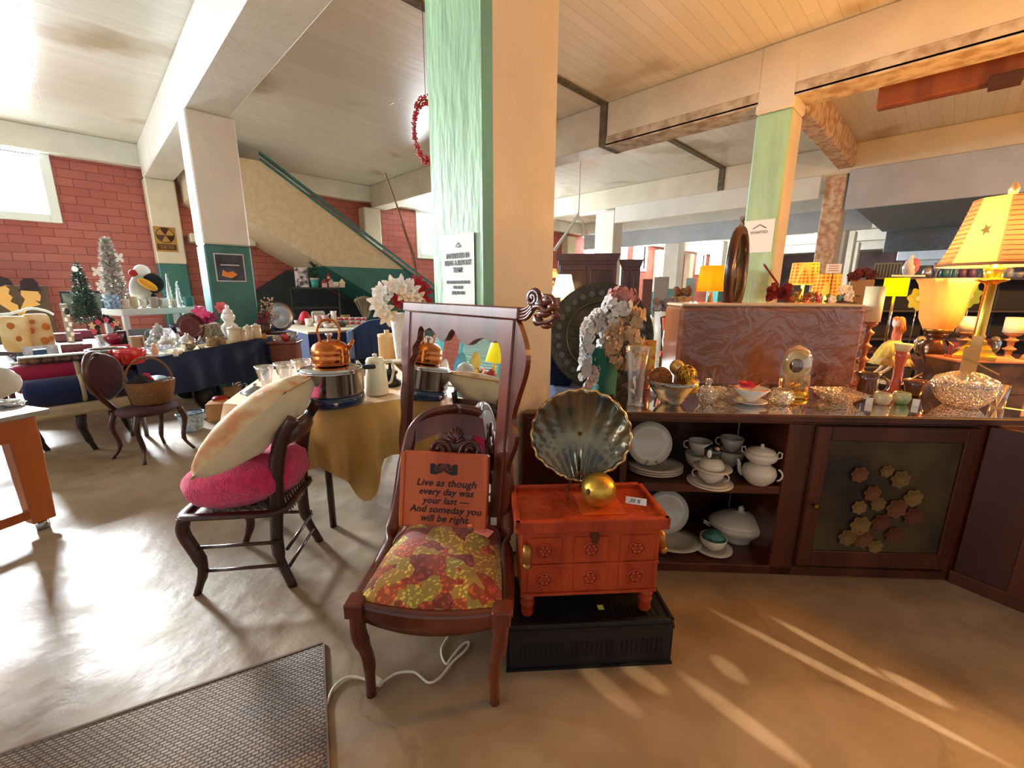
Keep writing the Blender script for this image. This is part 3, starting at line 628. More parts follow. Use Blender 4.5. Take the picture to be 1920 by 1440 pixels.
def cushion(c, dx, dy, dn, ha, hb, th_, n=24, nz=.02):
    m_ = MB(); vs = {}
    for sgn in (1, -1):
        def fn(u, v):
            a = u*2-1; q = v*2-1; prof = (1-abs(a)**2.6)*(1-abs(q)**2.6); prof = max(prof, 0)**.42
            k = 1-.06*(1-abs(a))*abs(q)-.06*(1-abs(q))*abs(a)
            return c+dx*(a*ha*k)+dy*(q*hb*k)+dn*(sgn*th_*prof+nz*prof*mnoise.noise(Vector((a*2.3, q*2.3, sgn))))
        m_.grid(fn, n, n)
    return m_
c0 = (pa+pb)/2; du = (pb-pa).normalized(); hl = (pb-pa).length/2
dnn = du.cross(ey).normalized()
if dnn.x > 0: dnn = -dnn
t.o.location = (0, 0, 0)
b = cushion(c0+ey*.03, du, ey, dnn, hl*1.02, .2, .115, nz=.03); t.add('pillow', b, mat('peach_print_cotton', 'e0cfae', .85, col2='c98a5c', vs=7, detail=2, bump=.2, bs=12) if 0 else CUSH)
pp = MB()
def pf(u, v):
    a = u*2-1; q = v*2-1; prof = ((1-abs(a)**2.6)*(1-abs(q)**2.6))
    prof = max(prof, 0)**.42
    k = 1-.06*(1-abs(a))*abs(q)-.06*(1-abs(q))*abs(a)
    return c0+ey*.03+du*(a*hl*1.02*k)+ey*(q*.2*k)+dnn*(.118*prof+.004)
pp.grid(pf, 24, 24); t.add('printed_front', pp, mat('peach_print_cotton', 'dcc8a2', .85, col2='cf9468', vs=9, detail=2, bump=.2, bs=12))
edge = [c0+ey*.03+du*(a*hl*1.03)+ey*(q*.19) for a, q in [(-1, -1), (-.5, -.97), (0, -.95), (.5, -.97), (1, -1), (.97, 0), (1, 1), (.5, .97), (0, .95), (-.5, .97), (-1, 1), (-.97, 0)]]
t.add('piping', MB().tube(edge, .004, 6, closed=True), mat('piping_tan', 'c49a62', .8))
# ---------------------------------------------------------------- black crate, carved chest
cA = onz(950, 1258, 0); cB = onz(1257, 1242, 0); dd = cB-cA; rzc = math.degrees(math.atan2(dd.y, dd.x)); WC = dd.length
t = T('black_crate', 'black plastic crate standing upside down under the carved chest', 'crate', loc=cA, sc=1, rz=rzc)
D_ = .3; H_ = .2
t.B('top_panel', 0, WC, 0, D_, H_-.012, H_, BLACKPL, .004)
for nm, q in (('front_panel', (0, WC, 0, .014)), ('back_panel', (0, WC, D_-.014, D_)), ('side_panel', (0, .014, 0, D_)), ('side_panel', (WC-.014, WC, 0, D_))):
    t.B(nm, *q, 0, H_-.012, BLACKPL, .003)
b = MB()
for k in range(30):
    if k % 10 in (0,): continue
    x = .04+(WC-.08)*k/29; b.box(x-.006, x+.006, -.004, .002, .05, .12, .001)
b.box(0, WC, -.006, .0, H_-.03, H_-.012, .001); b.box(-.002, WC+.002, -.008, .001, 0, .012); t.add('vent_ribs', b, mat('black_rib', '0c0d10', .5))
b = MB()
for k in range(26): x = .05+(WC-.1)*k/25; b.box(x-.003, x+.003, .03, .11, H_, H_+.003); b.box(x-.003, x+.003, .16, .26, H_, H_+.003)
for q in ((0, WC, 0, .015), (0, WC, D_-.015, D_), (0, .015, 0, D_), (WC-.015, WC, 0, D_)): b.box(*q, H_, H_+.008, .002)
t.add('top_ribs', b, BLACKPL); t.B('price_sticker', .385, .41, .075, .1, H_+.003, H_+.005, mat('lime_sticker', 'c8e06a', .5))
cA = onz(990, 1160, .211); cB = onz(1212, 1150, .211); dd = cB-cA; rzc = math.degrees(math.atan2(dd.y, dd.x)); WC = dd.length+.06
t = T('carved_chest', 'small orange-red carved wooden chest with a tray top on turned legs', 'chest', loc=cA-dd.normalized()*.03, sc=1, rz=rzc)
CHEST = t; Hc = .44; Dc = .27; zc0 = .105
for (x, y) in ((.03, .03), (WC-.03, .03), (.03, Dc-.03), (WC-.03, Dc-.03)):
    t.L('leg', [(.022, 0), (.026, .01), (.024, .045), (.03, .055), (.022, .065), (.03, .078), (.03, .105)], ORCH, at=(x, y, 0), seg=12)
t.B('body', 0, WC, 0, Dc, zc0, Hc-.035, ORCH, .004)
b = MB()
for k in range(3):
    for r in range(2):
        cx = WC*(k+.5)/3; cz = zc0+.075+r*.125
        b.box(cx-.066, cx+.066, -.006, .0, cz-.055, cz+.055, .003)
        b.tube(arc(cx, cz, .03, 0, 345, 16, y=-.008), .004, 5, closed=True)
        for a in range(6): an = a*math.pi/3; b.ell((cx+.017*math.cos(an), -.008, cz+.017*math.sin(an)), (.009, .005, .009), 8, 6)
b.box(0, WC, -.008, 0, zc0, zc0+.012, .002).box(0, WC, -.008, 0, zc0+.128, zc0+.14, .002)
t.add('carved_panel', b, ORCH)
b = MB(); e = .025
b.box(-e, WC+e, -e, Dc+e, Hc-.05, Hc-.022, .004)
for q in ((-e, WC+e, -e, -e+.022), (-e, WC+e, Dc+e-.022, Dc+e), (-e, -e+.022, -e, Dc+e), (WC+e-.022, WC+e, -e, Dc+e)): b.box(*q, Hc-.03, Hc, .004)
t.add('tray_top', b, ORCH)
t.B('tray_inset', WC*.45, WC*.78, .05, Dc-.04, Hc-.0215, Hc-.0185, mat('bright_orange_wood', 'c9561e', .4, coat=.2))
for x, y, q in ((.02, -.012, 0), (WC+.03, .06, 1)):
    b = MB(); M_ = TR(x, y, .30) @ (RX(0) if not q else RY(-12))
    b.X = M_; b.tube([(0, 0, .04), (0, -.01, .02), (0, -.01, -.02), (0, 0, -.04)], [.014, .02, .02, .014], 10); b.ell((0, -.01, -.045), .017); t.add('handle', b, mat('rubbed_bronze', 'a8763a', .35, .7))
t.add('lock_plate', MB().ell((WC*.52, -.01, Hc-.075), (.016, .005, .034)), mat('dark_bronze', '5c3416', .5, .5))
# gold ball, price card, shell plate
ztop = .211+Hc-.0215
gp = onz(1121, 948, ztop)
t = T('gold_ball', 'gold ornamental ball with a hole, on the tray of the carved chest', 'ornament', loc=gp, sc=1)
R_ = .071; t.E('ball', (0, 0, R_), R_, GOLD, seg=28, rings=18); t.E('hole', (-.038, -.052, R_+.012), (.012, .012, .014), mat('dark_hole', '5a3a12', .8))
t = T('price_card', 'white handwritten price card on the carved chest rim', 'card', loc=onz(1192, 946, ztop+.02), sc=1)
b = MB(); b.X = RX(-20); b.box(-.041, .041, 0, .001, 0, .028); t.add('card', b, PAPER); t.text('handwriting', '30 %', .022, BLACKP, RX(-20) @ TR(-.005, -.0006, .013) @ RX(90), shear=.3)
sp0 = onz(1085, 925, ztop)
t = T('shell_plate', 'large iridescent scallop shell plate with bronze edge behind the gold ball', 'plate', loc=sp0, sc=1, yaw=4)
IRI = mat('iridescent_glaze', '2c4044', .24, .65, col2='7a6c4c', vs=6, coat=.5, detail=4)
b = MB(); M_ = TR(0, .045, .055) @ RX(-9); R_ = .212
def sh(u, v):
    a = math.pi*2*u; rr = R_*v*(1+.015*math.cos(24*a)*v); x = rr*math.sin(a)*1.0; z = -rr*math.cos(a)*.93
    if z < -.1: x *= 1-.42*((-z-.1)/.14)**1.4 if -z > .1 else 1
    ph = math.atan2(x, z+.27); rip = math.cos(40*ph)*.009*v**1.1
    dish = -.05*v*v+rip
    p = M_ @ Vector((x, dish, z+R_*.93)); return p
b.grid(sh, 220, 16, th=(0, .006, 0)); t.add('dish', b, IRI)
b = MB(); b.tube([sh(k/120, 1.0) for k in range(120)], .0065, 6, closed=True); t.add('rim', b, mat('bronze_edge', 'a8885a', .3, .9, col2='e0cfa0', vs=40))
b = MB()
for s in (-1, 1):
    b.tube(spline([(s*.05, -.06, .0), (s*.05, -.03, .045), (s*.045, -.02, .02), (s*.04, .03, .015), (s*.02, .09, .14)], 5), .005, 6)
b.tube([(-.04, .06, .09), (.04, .06, .09)], .004, 6).tube(spline([(0, -.035, .05), (.02, -.045, .09), (0, -.04, .12), (-.015, -.04, .09)], 5), .006, 6); t.add('plate_stand', b, mat('dark_bronze', '5c3416'))
# ---------------------------------------------------------------- rug and cord
t = T('woven_rug', 'grey brown woven rug at the lower left of the floor', 'rug', loc=(0, 0, 0), sc=1, rz=0)
ca = onz(607, 1208, 0); cb_ = onz(0, 1420, 0); cc = onz(617, 1440, 0)
e1 = (cb_-ca).normalized(); e2 = (cc-ca).normalized()
RUG = mat('rug_weave', '8a7868', .95, sheen=.2); nt = RUG.node_tree
tc = nt.nodes.new('ShaderNodeTexCoord'); v = nt.nodes.new('ShaderNodeTexBrick'); mp = nt.nodes.new('ShaderNodeMapping'); mp.inputs['Rotation'].default_value = (0, 0, .3)
nt.links.new(tc.outputs['Object'], mp.inputs[0]); nt.links.new(mp.outputs[0], v.inputs['Vector'])
for k, q in (('Scale', 1), ('Brick Width', .022), ('Row Height', .012), ('Mortar Size', .003), ('Mortar Smooth', .9)): v.inputs[k].default_value = q
v.inputs['Color1'].default_value = lin('98826c'); v.inputs['Color2'].default_value = lin('7c6a5c'); v.inputs['Mortar'].default_value = lin('5c4c40')
nt.links.new(v.outputs[0], nt.nodes['Principled BSDF'].inputs['Base Color']); bp = nt.nodes.new('ShaderNodeBump'); bp.invert = True; bp.inputs['Strength'].default_value = 1; bp.inputs['Distance'].default_value = .006
nt.links.new(v.outputs['Fac'], bp.inputs['Height']); nt.links.new(bp.outputs[0], nt.nodes['Principled BSDF'].inputs['Normal'])
t.add('weave', MB().grid(lambda u, v: ca+e1*2.6*u+e2*1.7*v+Vector((0, 0, .012)), 2, 2, th=(0, 0, -.011)), RUG)
t.add('bound_edge', MB().tube([ca+e1*2.6+Vector((0, 0, .009)), ca+Vector((0, 0, .009)), ca+e2*1.7+Vector((0, 0, .009))], .008, 6), mat('rug_binding', '7a6658', .9))
t = T('extension_cord', 'white extension cord looping on the floor under the carved chair', 'cord', loc=(0, 0, 0), sc=1, rz=0)
pts = [onz(*q, .008) for q in ((612, 1322), (625, 1290), (650, 1270), (680, 1272), (705, 1285), (722, 1275), (745, 1262), (775, 1260), (790, 1270), (805, 1280), (825, 1270), (850, 1240), (872, 1220), (880, 1205), (868, 1208), (845, 1235), (838, 1245), (830, 1235), (828, 1215), (842, 1190), (850, 1170), (848, 1150), (835, 1120), (800, 1080))]
t.add('cable', MB().tube(spline(pts, 5), .005, 8), mat('white_cable', 'd8cdb8', .4))
q = onz(708, 1282, .0); t.add('plug', MB().box(-.012, .012, -.022, .022, 0, .024, .004, M=TR(*q) @ RZ(20)), mat('white_cable', 'd8cdb8'))
# ================================================================ long cabinet and what stands in and on it
A0 = Vector((1.95, .97, 0)); CE = Vector((.676, -.737, 0)).normalized(); CN = Vector((-CE.y, CE.x, 0)); crz2 = math.degrees(math.atan2(CE.y, CE.x))
TZ = .91
t = T('long_cabinet', 'long dark wood cabinet with open shelves of china and a painted door', 'cabinet', loc=A0, sc=1, rz=crz2)
t.B('top_board', -.14, 2.35, -.035, 1.55, .868, TZ-.004, CABW, .006)
t.B('glass_top', -.13, 2.34, -.03, 1.54, TZ-.0035, TZ, thin_glass('table_glass', (.9, .85, .78), .25, .03), .001)
t.B('top_rail', -.12, 1.68, 0, .03, .853, .868, CABW)
t.B('left_stile', -.14, -.10, 0, 1.5, .0, .868, CABW, .004); t.B('middle_stile', .69, .81, 0, .5, 0, .853, CABW, .004)
t.B('base_board', -.12, 1.68, .0, 1.5, 0, .05, CABW, .004); t.B('shelf', -.10, .69, .005, .5, .467, .51, CABW, .003); t.B('back_panel', -.1, .69, .5, .52, .05, .855, DARKW)
t.B('right_stile', 1.59, 1.68, -.002, 1.5, 0, .868, CABW, .004)
d = t.B('door', .815, 1.585, -.012, .012, .075, .85, CABW, .004)
b = MB()
for q in ((.815, .885, .075, .85), (1.52, 1.585, .075, .85), (.885, 1.52, .075, .165), (.885, 1.52, .775, .85)): b.box(q[0], q[1], -.024, -.012, q[2], q[3], .004)
t.add('door_frame', b, CABW, d)
t.B('painted_panel', .885, 1.52, -.0135, -.0125, .165, .775, mat('dim_olive_painting', '4c3c1c', .6, col2='22160c', vs=2.5), under=d)
b = MB(); rnd = random.Random(3)
cols = ['6e5224', '6a3e1c', '7a5c28', '5c2c16']
for i, (x, z, r) in enumerate(((1.05, .25, .05), (1.13, .24, .05), (1.10, .32, .055), (1.2, .34, .05), (1.17, .44, .04), (1.26, .42, .055), (1.33, .48, .05), (1.35, .38, .05), (1.25, .58, .05), (1.13, .5, .045), (1.08, .42, .04), (1.28, .27, .05), (1.18, .62, .035), (1.05, .6, .045), (1.2, .2, .04))):
    b.m = i % 4; b.flower((x, -.0142, z), (0, -1, 0), r, 7, r*.9, curl=.02)
t.add('painted_flowers', b, [mat('paint_flower_%d' % i, c, .7) for i, c in enumerate(cols)], d)
t.add('door_knob', MB().lathe([(.006, 0), (.006, .015), (.014, .022), (.014, .03), (.0, .036)], at=(0, 0, 0), seg=14, M=TR(.85, -.024, .43) @ RX(90)), OLDBRASS, d)
# second wooden end at the right
q1 = onz(1771, 1084, 0); q2 = onz(1885, 1131, 0); dd = q2-q1; q1 = q1-CN*.03+CE*.0; q2 = q2+CE*.02
t = T('end_cabinet', 'dark reddish wooden cabinet end sticking out at the right edge', 'cabinet', loc=q1, sc=1, rz=math.degrees(math.atan2(dd.y, dd.x)))
Lq = dd.length
t.B('side_panel', .0, Lq, 0, .03, .0, .862, wood('red_walnut', '4a1a10', '35120b', .35, 5, .2), .004); t.B('plinth', -.01, Lq+.01, -.012, 0, 0, .07, CABW, .003)
t.B('end_stile', Lq-.03, Lq+.6, -.01, .0, .0, .86, CABW, .003)
# ---------------------------------------------------------------- china on the shelves
def plate(t, nm, r, at, M=None, m=PORC, h=3, under=None, sq=1.):
    return t.add(nm, t.m().lathe([(.001, 0), (r*.55, 0), (r*.62, h*.5), (r, h), (r, h+1.2), (r*.64, h*.5+1.4), (r*.55, 1.6), (.001, 1.6)], at=at, seg=40, M=M, sq=sq), m, under)
SH1, SH0 = .511, .051
p = onz(1228, 884, SH1)
for i in range(3):
    t = T('oval_platter', 'cream platter in the stack on the upper shelf, %s' % ['bottom one', 'middle one', 'top one under the standing plate'][i], 'plate', loc=p+Vector((0, 0, i*.013)), grp='stacked platters on the upper cabinet shelf', rz=crz2)
    plate(t, 'platter', 50, (0, 0, 0), sq=.8, h=6)
t = T('dinner_plate', 'white plate standing upright on a wire stand above the platter stack', 'plate', loc=p+Vector((-.02, .02, .05)), rz=crz2)
plate(t, 'plate', 41, (-4, 4, 38), M=RX(78)); t.W('wire_stand', [(-12, -8, 0), (-8, -10, 8), (-4, -2, 0), (4, -2, 0), (8, -10, 8), (12, -8, 0)], 1., BRASS)
def bowl(r, h, f=.45): return [(r*f, 0), (r*f, h*.08), (r*.78, h*.3), (r*.95, h*.6), (r, h)]
t = T('covered_dish', 'cream covered dish stacked between saucers in the middle of the upper shelf', 'dish', 1330, 908, SH1)
plate(t, 'saucer', 45, (0, 0, 0), h=5); plate(t, 'saucer', 38, (0, 0, 3), h=4); t.U('bowl', bowl(27, 24), PORC, at=(0, 0, 6)); plate(t, 'saucer', 38, (2, 0, 30), h=4)
t.L('lid', [(25, 0), (25, 6), (20, 14), (10, 18), (0, 19)], PORC, at=(0, 0, 34), seg=30)
t.W('handle', arc(28, 18, 7, -90, 90, 8), 1.4, PORC); t.W('handle', arc(-28, 18, 7, 90, 270, 8), 1.4, PORC)
DD = onz(1330, 908, SH1)
t = T('penguin_ornament', 'small glossy black and white ornament on top of the covered dish', 'ornament', loc=DD+Vector((0, 0, 53*t.s)), sc=t.s)
b = t.m(); b.ell((0, 0, 11), (17, 13, 13), nz=.25, ns=2); t.add('body', b, mat('gloss_black', '18120f', .15, coat=1.)); t.E('head', (5, -6, 20), (8, 7, 7), mat('gloss_black', '18120f')); t.E('belly', (-6, -11, 10), (5, 4, 8), PORCW); t.E('beak', (8, -12, 22), (4, 3, 3), mat('pale_coral', 'e0a088', .4))
for i, (x, y, zz, lb) in enumerate(((1308, 878, 0, 'left'), (1367, 872, 0, 'right'))):
    t = T('soup_bowl', 'cream bowl at the back of the upper shelf under the %s cup' % lb, 'bowl', x, y, SH1); t.U('bowl', bowl(27, 30), PORC)
    c = T('tea_cup', 'cream tea cup stacked on a bowl at the back of the upper shelf, %s one' % lb, 'cup', loc=t.loc+Vector((0, 0, 30.5*t.s)), sc=t.s)
    c.U('cup', bowl(23, 24, .5), PORC); c.W('handle', arc(-24, 14, 7, 70, 290, 10), 1.5, PORC); c.W('rim_line', arc(0, 0, 1, 0, 1, 2), .01, PORC) if 0 else None
t = T('teapot', 'cream teapot at the right of the upper shelf carrying a sugar bowl', 'teapot', 1420, 905, SH1)
t.L('body', [(20, 0), (22, 2), (32, 12), (35, 22), (31, 32), (20, 38), (18, 40)], PORC, seg=30); t.W('spout', spline([(-30, 0, 12), (-38, 0, 20), (-40, 0, 32), (-44, 0, 40)], 4), [6]*4+[4.5]*5+[3]*4, PORC); t.W('handle', arc(33, 22, 11, -80, 80, 10), 2, PORC)
c = T('sugar_bowl', 'cream lidded sugar bowl standing on the teapot', 'bowl', loc=t.loc+Vector((0, 0, 40.5*t.s)), sc=t.s)
c.L('bowl', [(20, 0), (30, 8), (33, 15), (30, 20), (29, 20)], PORC, seg=30); c.L('lid', [(29, 20), (26, 25), (12, 29), (3, 31), (4, 35), (0, 37)], PORC, seg=30)
for s in (-1, 1): c.W('handle', arc(s*31, 18, 7, 90-s*110, 90+s*20-s*0, 8) if 0 else [(s*30, 0, 12), (s*38, 0, 16), (s*38, 0, 24), (s*32, 0, 26), (s*30, 0, 20)], 1.5, PORC)
t = T('serving_platter', 'cream platter lying on the bottom shelf behind the chest handle', 'plate', 1262, 1018, SH0, rz=crz2); plate(t, 'platter', 50, (0, 0, 0), h=7, sq=.85)
t = T('dinner_plate', 'white plate leaning upright at the left of the bottom shelf', 'plate', 1250, 1005, SH0, rz=crz2); t.o.location.z += .02; plate(t, 'plate', 40, (-2, 8, 40), M=RX(76))
t = T('soup_tureen', 'large oval cream tureen with a lid tilted on the bottom shelf', 'tureen', 1382, 1012, SH0, rz=crz2)
t.L('bowl', [(24, 0), (24, 5), (34, 14), (48, 26), (55, 36), (54, 37)], PORC, seg=36, sq=.75); t.L('lid', [(55, 37), (50, 43), (34, 52), (14, 58), (4, 60), (6, 64), (3, 69), (0, 70)], PORC, seg=36, sq=.75)
for s in (-1, 1): t.W('handle', [(s*50, 0, 30), (s*60, 0, 36), (s*66, 0, 40), (s*64, 0, 34), (s*52, 0, 26)], 1.6, PORC)
t = T('gravy_bowl', 'cream bowl and saucer holding a teal egg at the front of the bottom shelf', 'bowl', 1335, 1030, SH0); plate(t, 'saucer', 39, (0, 0, 0), h=5); t.U('bowl', bowl(27, 24), PORC, at=(0, 0, 3))
e_ = T('egg_ornament', 'speckled teal egg lying in the cream bowl on the bottom shelf', 'ornament', loc=t.loc+Vector((0, 0, 11*t.s)), sc=t.s); e_.E('egg', (0, 0, 13), (22, 17, 16), mat('teal_speckle', '4a8a76', .35, col2='2f5c4e', vs=60, coat=.4), seg=24, rings=16)
# ---------------------------------------------------------------- navy covered stand, round tray, teal vase
p = onz(1110, 770, .8)
t = T('cloth_covered_stand', 'navy cloth covered stand between the pillar and the cabinet', 'table', loc=(2.02, 1.50, 0), sc=1, rz=-46)
t.B('cloth', -.12, .19, -.06, .55, 0, .87, NAVY, .02); t.B('upper_box', -.14, .02, .3, .55, .872, 1.2, NAVY, .015)
t.B('white_note', -.02, .06, .28, .29, 1.0, 1.12, PAPER)
t = T('round_pewter_tray', 'large round embossed pewter tray standing behind the flower vase', 'tray', 1120, None, .872, d=2.72)
PEW = mat('dark_pewter', '5a564e', .4, .85, var=.35, vs=14, bump=.5, bs=50)
M_ = RZ(8) @ RX(82)
b = t.m(); b.lathe([(.1, 2), (60, 2), (64, 0), (96, 3), (99, 5), (99, 7), (95, 5.5), (64, 3), (60, 5), (.1, 5)], at=(0, 22, 99), seg=60, M=M_ @ RY(0)); t.add('dish', b, PEW)
b = t.m()
for k in range(28):
    a = 2*math.pi*k/28; b.add([M_ @ Vector((80*math.cos(a)+6*math.cos(j*math.pi/3+a), 80*math.sin(a)+6*math.sin(j*math.pi/3+a), 5.6))+Vector((0, 22, 99)) for j in range(6)], [[0, 1, 2, 3, 4, 5]], False)
b.tube([M_ @ Vector((64*math.cos(k*.13), 64*math.sin(k*.13), 5))+Vector((0, 22, 99)) for k in range(48)], 1.6, 6, closed=True); t.add('embossing', b, mat('light_pewter', '68645a', .4, .85))
t.W('stand', [(-30, 40, 0), (-26, 22, 8), (26, 22, 8), (30, 40, 0)], 2, DARKW)
t = T('flower_vase', 'teal vase with drooping white, peach and pink silk flowers', 'vase', 1130, 746, .87)
t.L('vase', [(22, 0), (23, 2), (24, 30), (25, 60), (27, 92), (28, 96), (24, 96), (22, 60)], mat('teal_ceramic', '2f8a7c', .5, var=.2, vs=50, bump=.6, bs=260), seg=28)
WHT = mat('white_petals', 'e8e6e2', .7); CRM = mat('beige_petals', 'd8b488', .7, var=.08, vs=30); PNK = mat('pink_petals', 'd89088', .7, var=.2, vs=20); LEAF = mat('leaf_green', '6a7a30', .6, var=.3, vs=10)
rnd = random.Random(5)
def spray(t, nm, pts, r, n, m, L=9, npet=5):
    b = t.m(); P = spline(pts, 8)
    for k in range(n):
        c = P[int(k/n*(len(P)-1))]; a = rnd.uniform(0, 6.28); dv = Vector((math.cos(a), -abs(math.sin(a))*.9-.1, rnd.uniform(-.7, .7)))
        b.flower(c+dv*r*rnd.uniform(.3, 1), dv, L*rnd.uniform(.75, 1.15), npet, L*.8, tw=a)
    t.add(nm, b, m)
spray(t, 'white_spray', [(0, 0, 100), (-6, -8, 150), (-18, -10, 150), (-30, -12, 130), (-33, -12, 105), (-30, -12, 70), (-32, -12, 40)], 15, 80, WHT, 10)
spray(t, 'white_spray', [(0, 0, 100), (10, -10, 168), (30, -10, 170)], 22, 60, WHT, 10)
spray(t, 'white_spray', [(-12, -16, 60), (-22, -22, 35), (-32, -22, 22)], 9, 34, mat('blush_petals', 'e8d4c8', .7), 6.5)
spray(t, 'beige_spray', [(8, 0, 100), (14, -14, 140), (14, -20, 118), (14, -22, 95), (20, -24, 70)], 15, 80, CRM, 9)
spray(t, 'beige_spray', [(10, 0, 100), (30, -10, 130), (50, -14, 115), (54, -16, 85), (40, -16, 60)], 17, 80, CRM, 9)
spray(t, 'beige_spray', [(20, 0, 150), (50, -6, 160), (56, -6, 140)], 12, 12, CRM, 14)
spray(t, 'pink_bloom', [(14, -4, 185), (26, -6, 192), (40, -4, 184)], 18, 90, PNK, 6)
b = t.m()
for _ in range(16):
    a = rnd.uniform(-1.4, 1.4); b.petal((8, -6, rnd.uniform(95, 150)), (math.sin(a), -.4*rnd.random(), .4+.4*rnd.random()), (0, 0, 1), rnd.uniform(25, 55), 13, -.25)
t.add('leaves', b, LEAF)
# ---------------------------------------------------------------- items on the glass top, left to right
def V(nm, lb, cat, x, y, d=None, z=TZ, **k): return T(nm, lb, cat, x, y, z, **k) if d is None else T(nm, lb, cat, x, None, z, d=d, **k)
t = V('glass_vase', 'tall clear glass vase at the left end of the cabinet top', 'vase', 1190, 762); t.U('vase', [(16, 0), (16, 4), (14, 12), (17, 60), (24, 110), (25, 112)], GLASS, seg=24, t=1.5)
t = V('snack_bag', 'bottle with a yellow and orange label behind the tall glass vase', 'bottle', 1205, 728, rz=crz2); t.L('bottle', [(13, 0), (14, 3), (14, 50), (8, 62), (6, 66), (6, 80), (0, 81)], mat('amber_liquid', '8a3a14', .2, coat=.6), seg=20); t.B('label', -15, 15, -15, -12, 38, 92, mat('yellow_label', 'e8c040', .5, col2='d06020', vs=30), .8)
t = V('crystal_bowl', 'large cut crystal bowl full of gold balls on the cabinet top', 'bowl', 1258, 756); t.U('bowl', [(20, 0), (22, 3), (30, 12), (46, 36), (50, 46)], SMOKE, seg=32, t=1.5); BW = t
def orb(lb, x, y, z, r, m, **k):
    o = T('decor_ball', lb, 'ornament', loc=BW.at(x, y, z), sc=BW.s); return o
o = orb('rough copper brown ball in the crystal bowl, leftmost', -23, -2, 46, 22, None); o.E('ball', (0, 0, 0), 22, mat('copper_bark', 'a06a34', .6, .3, col2='6a3c1c', vs=90, bump=.5, bs=300))
o = orb('woven gold twig ball in the crystal bowl, topmost right', 24, 4, 54, 20, None)
b = o.m(); b.ell((0, 0, 0), 15)
for k in range(14):
    n_ = Vector((rnd.uniform(-1, 1), rnd.uniform(-1, 1), rnd.uniform(-1, 1))).normalized(); u_ = n_.orthogonal().normalized(); v_ = n_.cross(u_); b.tube([(u_*math.cos(a*.4)+v_*math.sin(a*.4))*19 for a in range(16)], 1.2, 5, closed=True)
o.add('twigs', b, GOLD)
o = orb('smooth gold ball at the right rim of the crystal bowl', 34, -14, 38, 14, None); o.E('ball', (0, 0, 0), 14, GOLD)
o = orb('clear gold glass ball at the back of the crystal bowl', 6, 16, 66, 15, None); o.E('ball', (0, 0, 0), 15, mat('gold_glass', 'd8b060', .1, .6, coat=1.))
o = orb('dull grey brown ball low in the crystal bowl', 4, -4, 22, 22, None); o.E('ball', (0, 0, 0), 17, mat('grey_bark', '6a5c4c', .7, bump=.4, bs=200))
for x, y, s_, lb in ((1325, 755, 1., 'small cut crystal dish with a faceted lid right of the gold balls'),):
    t = V('candy_dish', lb, 'dish', x, y); t.U('bowl', [(12, 0), (14, 3), (19, 10), (24, 22)], CRYST, seg=24, rib=(12, .03)); t.L('lid', [(23, 22), (18, 29), (6, 33), (4, 36), (8, 40), (6, 46), (0, 48)], CRYST, seg=24, rib=(12, .03))
t = V('bonbon_dish', 'low crystal dish with a pink reflection between the lidded dish and the tea cup', 'dish', 1352, 748, d=None); t.U('dish', [(10, 0), (12, 2), (22, 12), (26, 20)], CRYST, seg=24, rib=(10, .04))
t = V('saucer', 'white china saucer at the front edge of the cabinet top', 'saucer', 1405, 757); plate(t, 'saucer', 34, (0, 0, 0), h=6, m=PORCW)
c = T('tea_cup', 'wide shallow white tea cup holding the red silk flower', 'cup', loc=t.loc+Vector((0, .0, 6*t.s)), sc=t.s); c.U('cup', [(13, 0), (14, 4), (24, 12), (36, 24)], PORCW, seg=30); c.W('handle', arc(-38, 18, 7, 60, 300, 8), 1.4, GOLD)
r_ = T('silk_flower', 'crumpled bright red silk flower lying in the shallow tea cup', 'flower', loc=c.loc+Vector((0, 0, 18*t.s)), sc=t.s)
b = r_.m()
for k in range(26):
    a = rnd.uniform(0, 6.28); q = rnd.uniform(0, 1); b.petal((-14*q+6*math.cos(a), 5*math.sin(a), 4), (math.cos(a), math.sin(a), rnd.uniform(.1, .9)), (0, 0, 1), 17, 15, .2)
b.petal((-20, -4, 4), (-1, 0, .05), (0, 0, 1), 26, 13, .1).petal((14, -4, 4), (1, -.1, -.1), (0, 0, 1), 24, 12, .1); r_.add('petals', b, mat('red_silk', 'e02434', .7, sheen=.5))
t = V('glass_votive', 'round cut crystal votive in front of the glass dome clock', 'candle holder', 1462, 757); t.U('votive', [(18, 0), (24, 4), (26, 14), (22, 26), (20, 28)], CRYST, seg=24, rib=(8, .04))
t = V('dome_clock', 'brass clock under a tall clear glass dome on the cabinet top', 'clock', 1485, 742)
t.L('base', [(33, 0), (34, 4), (30, 9), (28, 12), (0, 12)], BRASS, seg=36)
t.L('glass_dome', [(30, 9), (31, 60), (29, 74), (22, 86), (12, 93), (0, 96)], thin_glass('dome_glass', (1, .98, .93), .1), seg=36)
b = t.m(); b.X = None; t.add('clock_ring', b.lathe([(14, 0), (26, 0), (27, 2), (26, 5), (14, 5)], at=(0, -3, 58), seg=36, M=RX(90)), mat('ivory_dial', 'cdb98a', .4, .2)); t.add('movement', t.m().lathe([(0, 0), (13, 0), (13, 3), (0, 4)], at=(0, -6, 58), seg=24, M=RX(90)), OLDBRASS)
b = t.m()
for s in (-1, 1): b.tube([(s*20, 2, 12), (s*18, 2, 46)], 1.4, 6)
b.tube([(0, 0, 12), (0, 0, 34)], 1, 6); t.add('pillars', b, BRASS)
b = t.m()
for k in range(4): a = k*math.pi/2+.4; b.ell((9*math.cos(a), 9*math.sin(a), 20), 4.5)
t.add('pendulum_balls', b, BRASS)
t = V('relish_dish', 'square cut crystal relish dish between the clock and the creamer', 'dish', 1568, 752, rz=crz2)
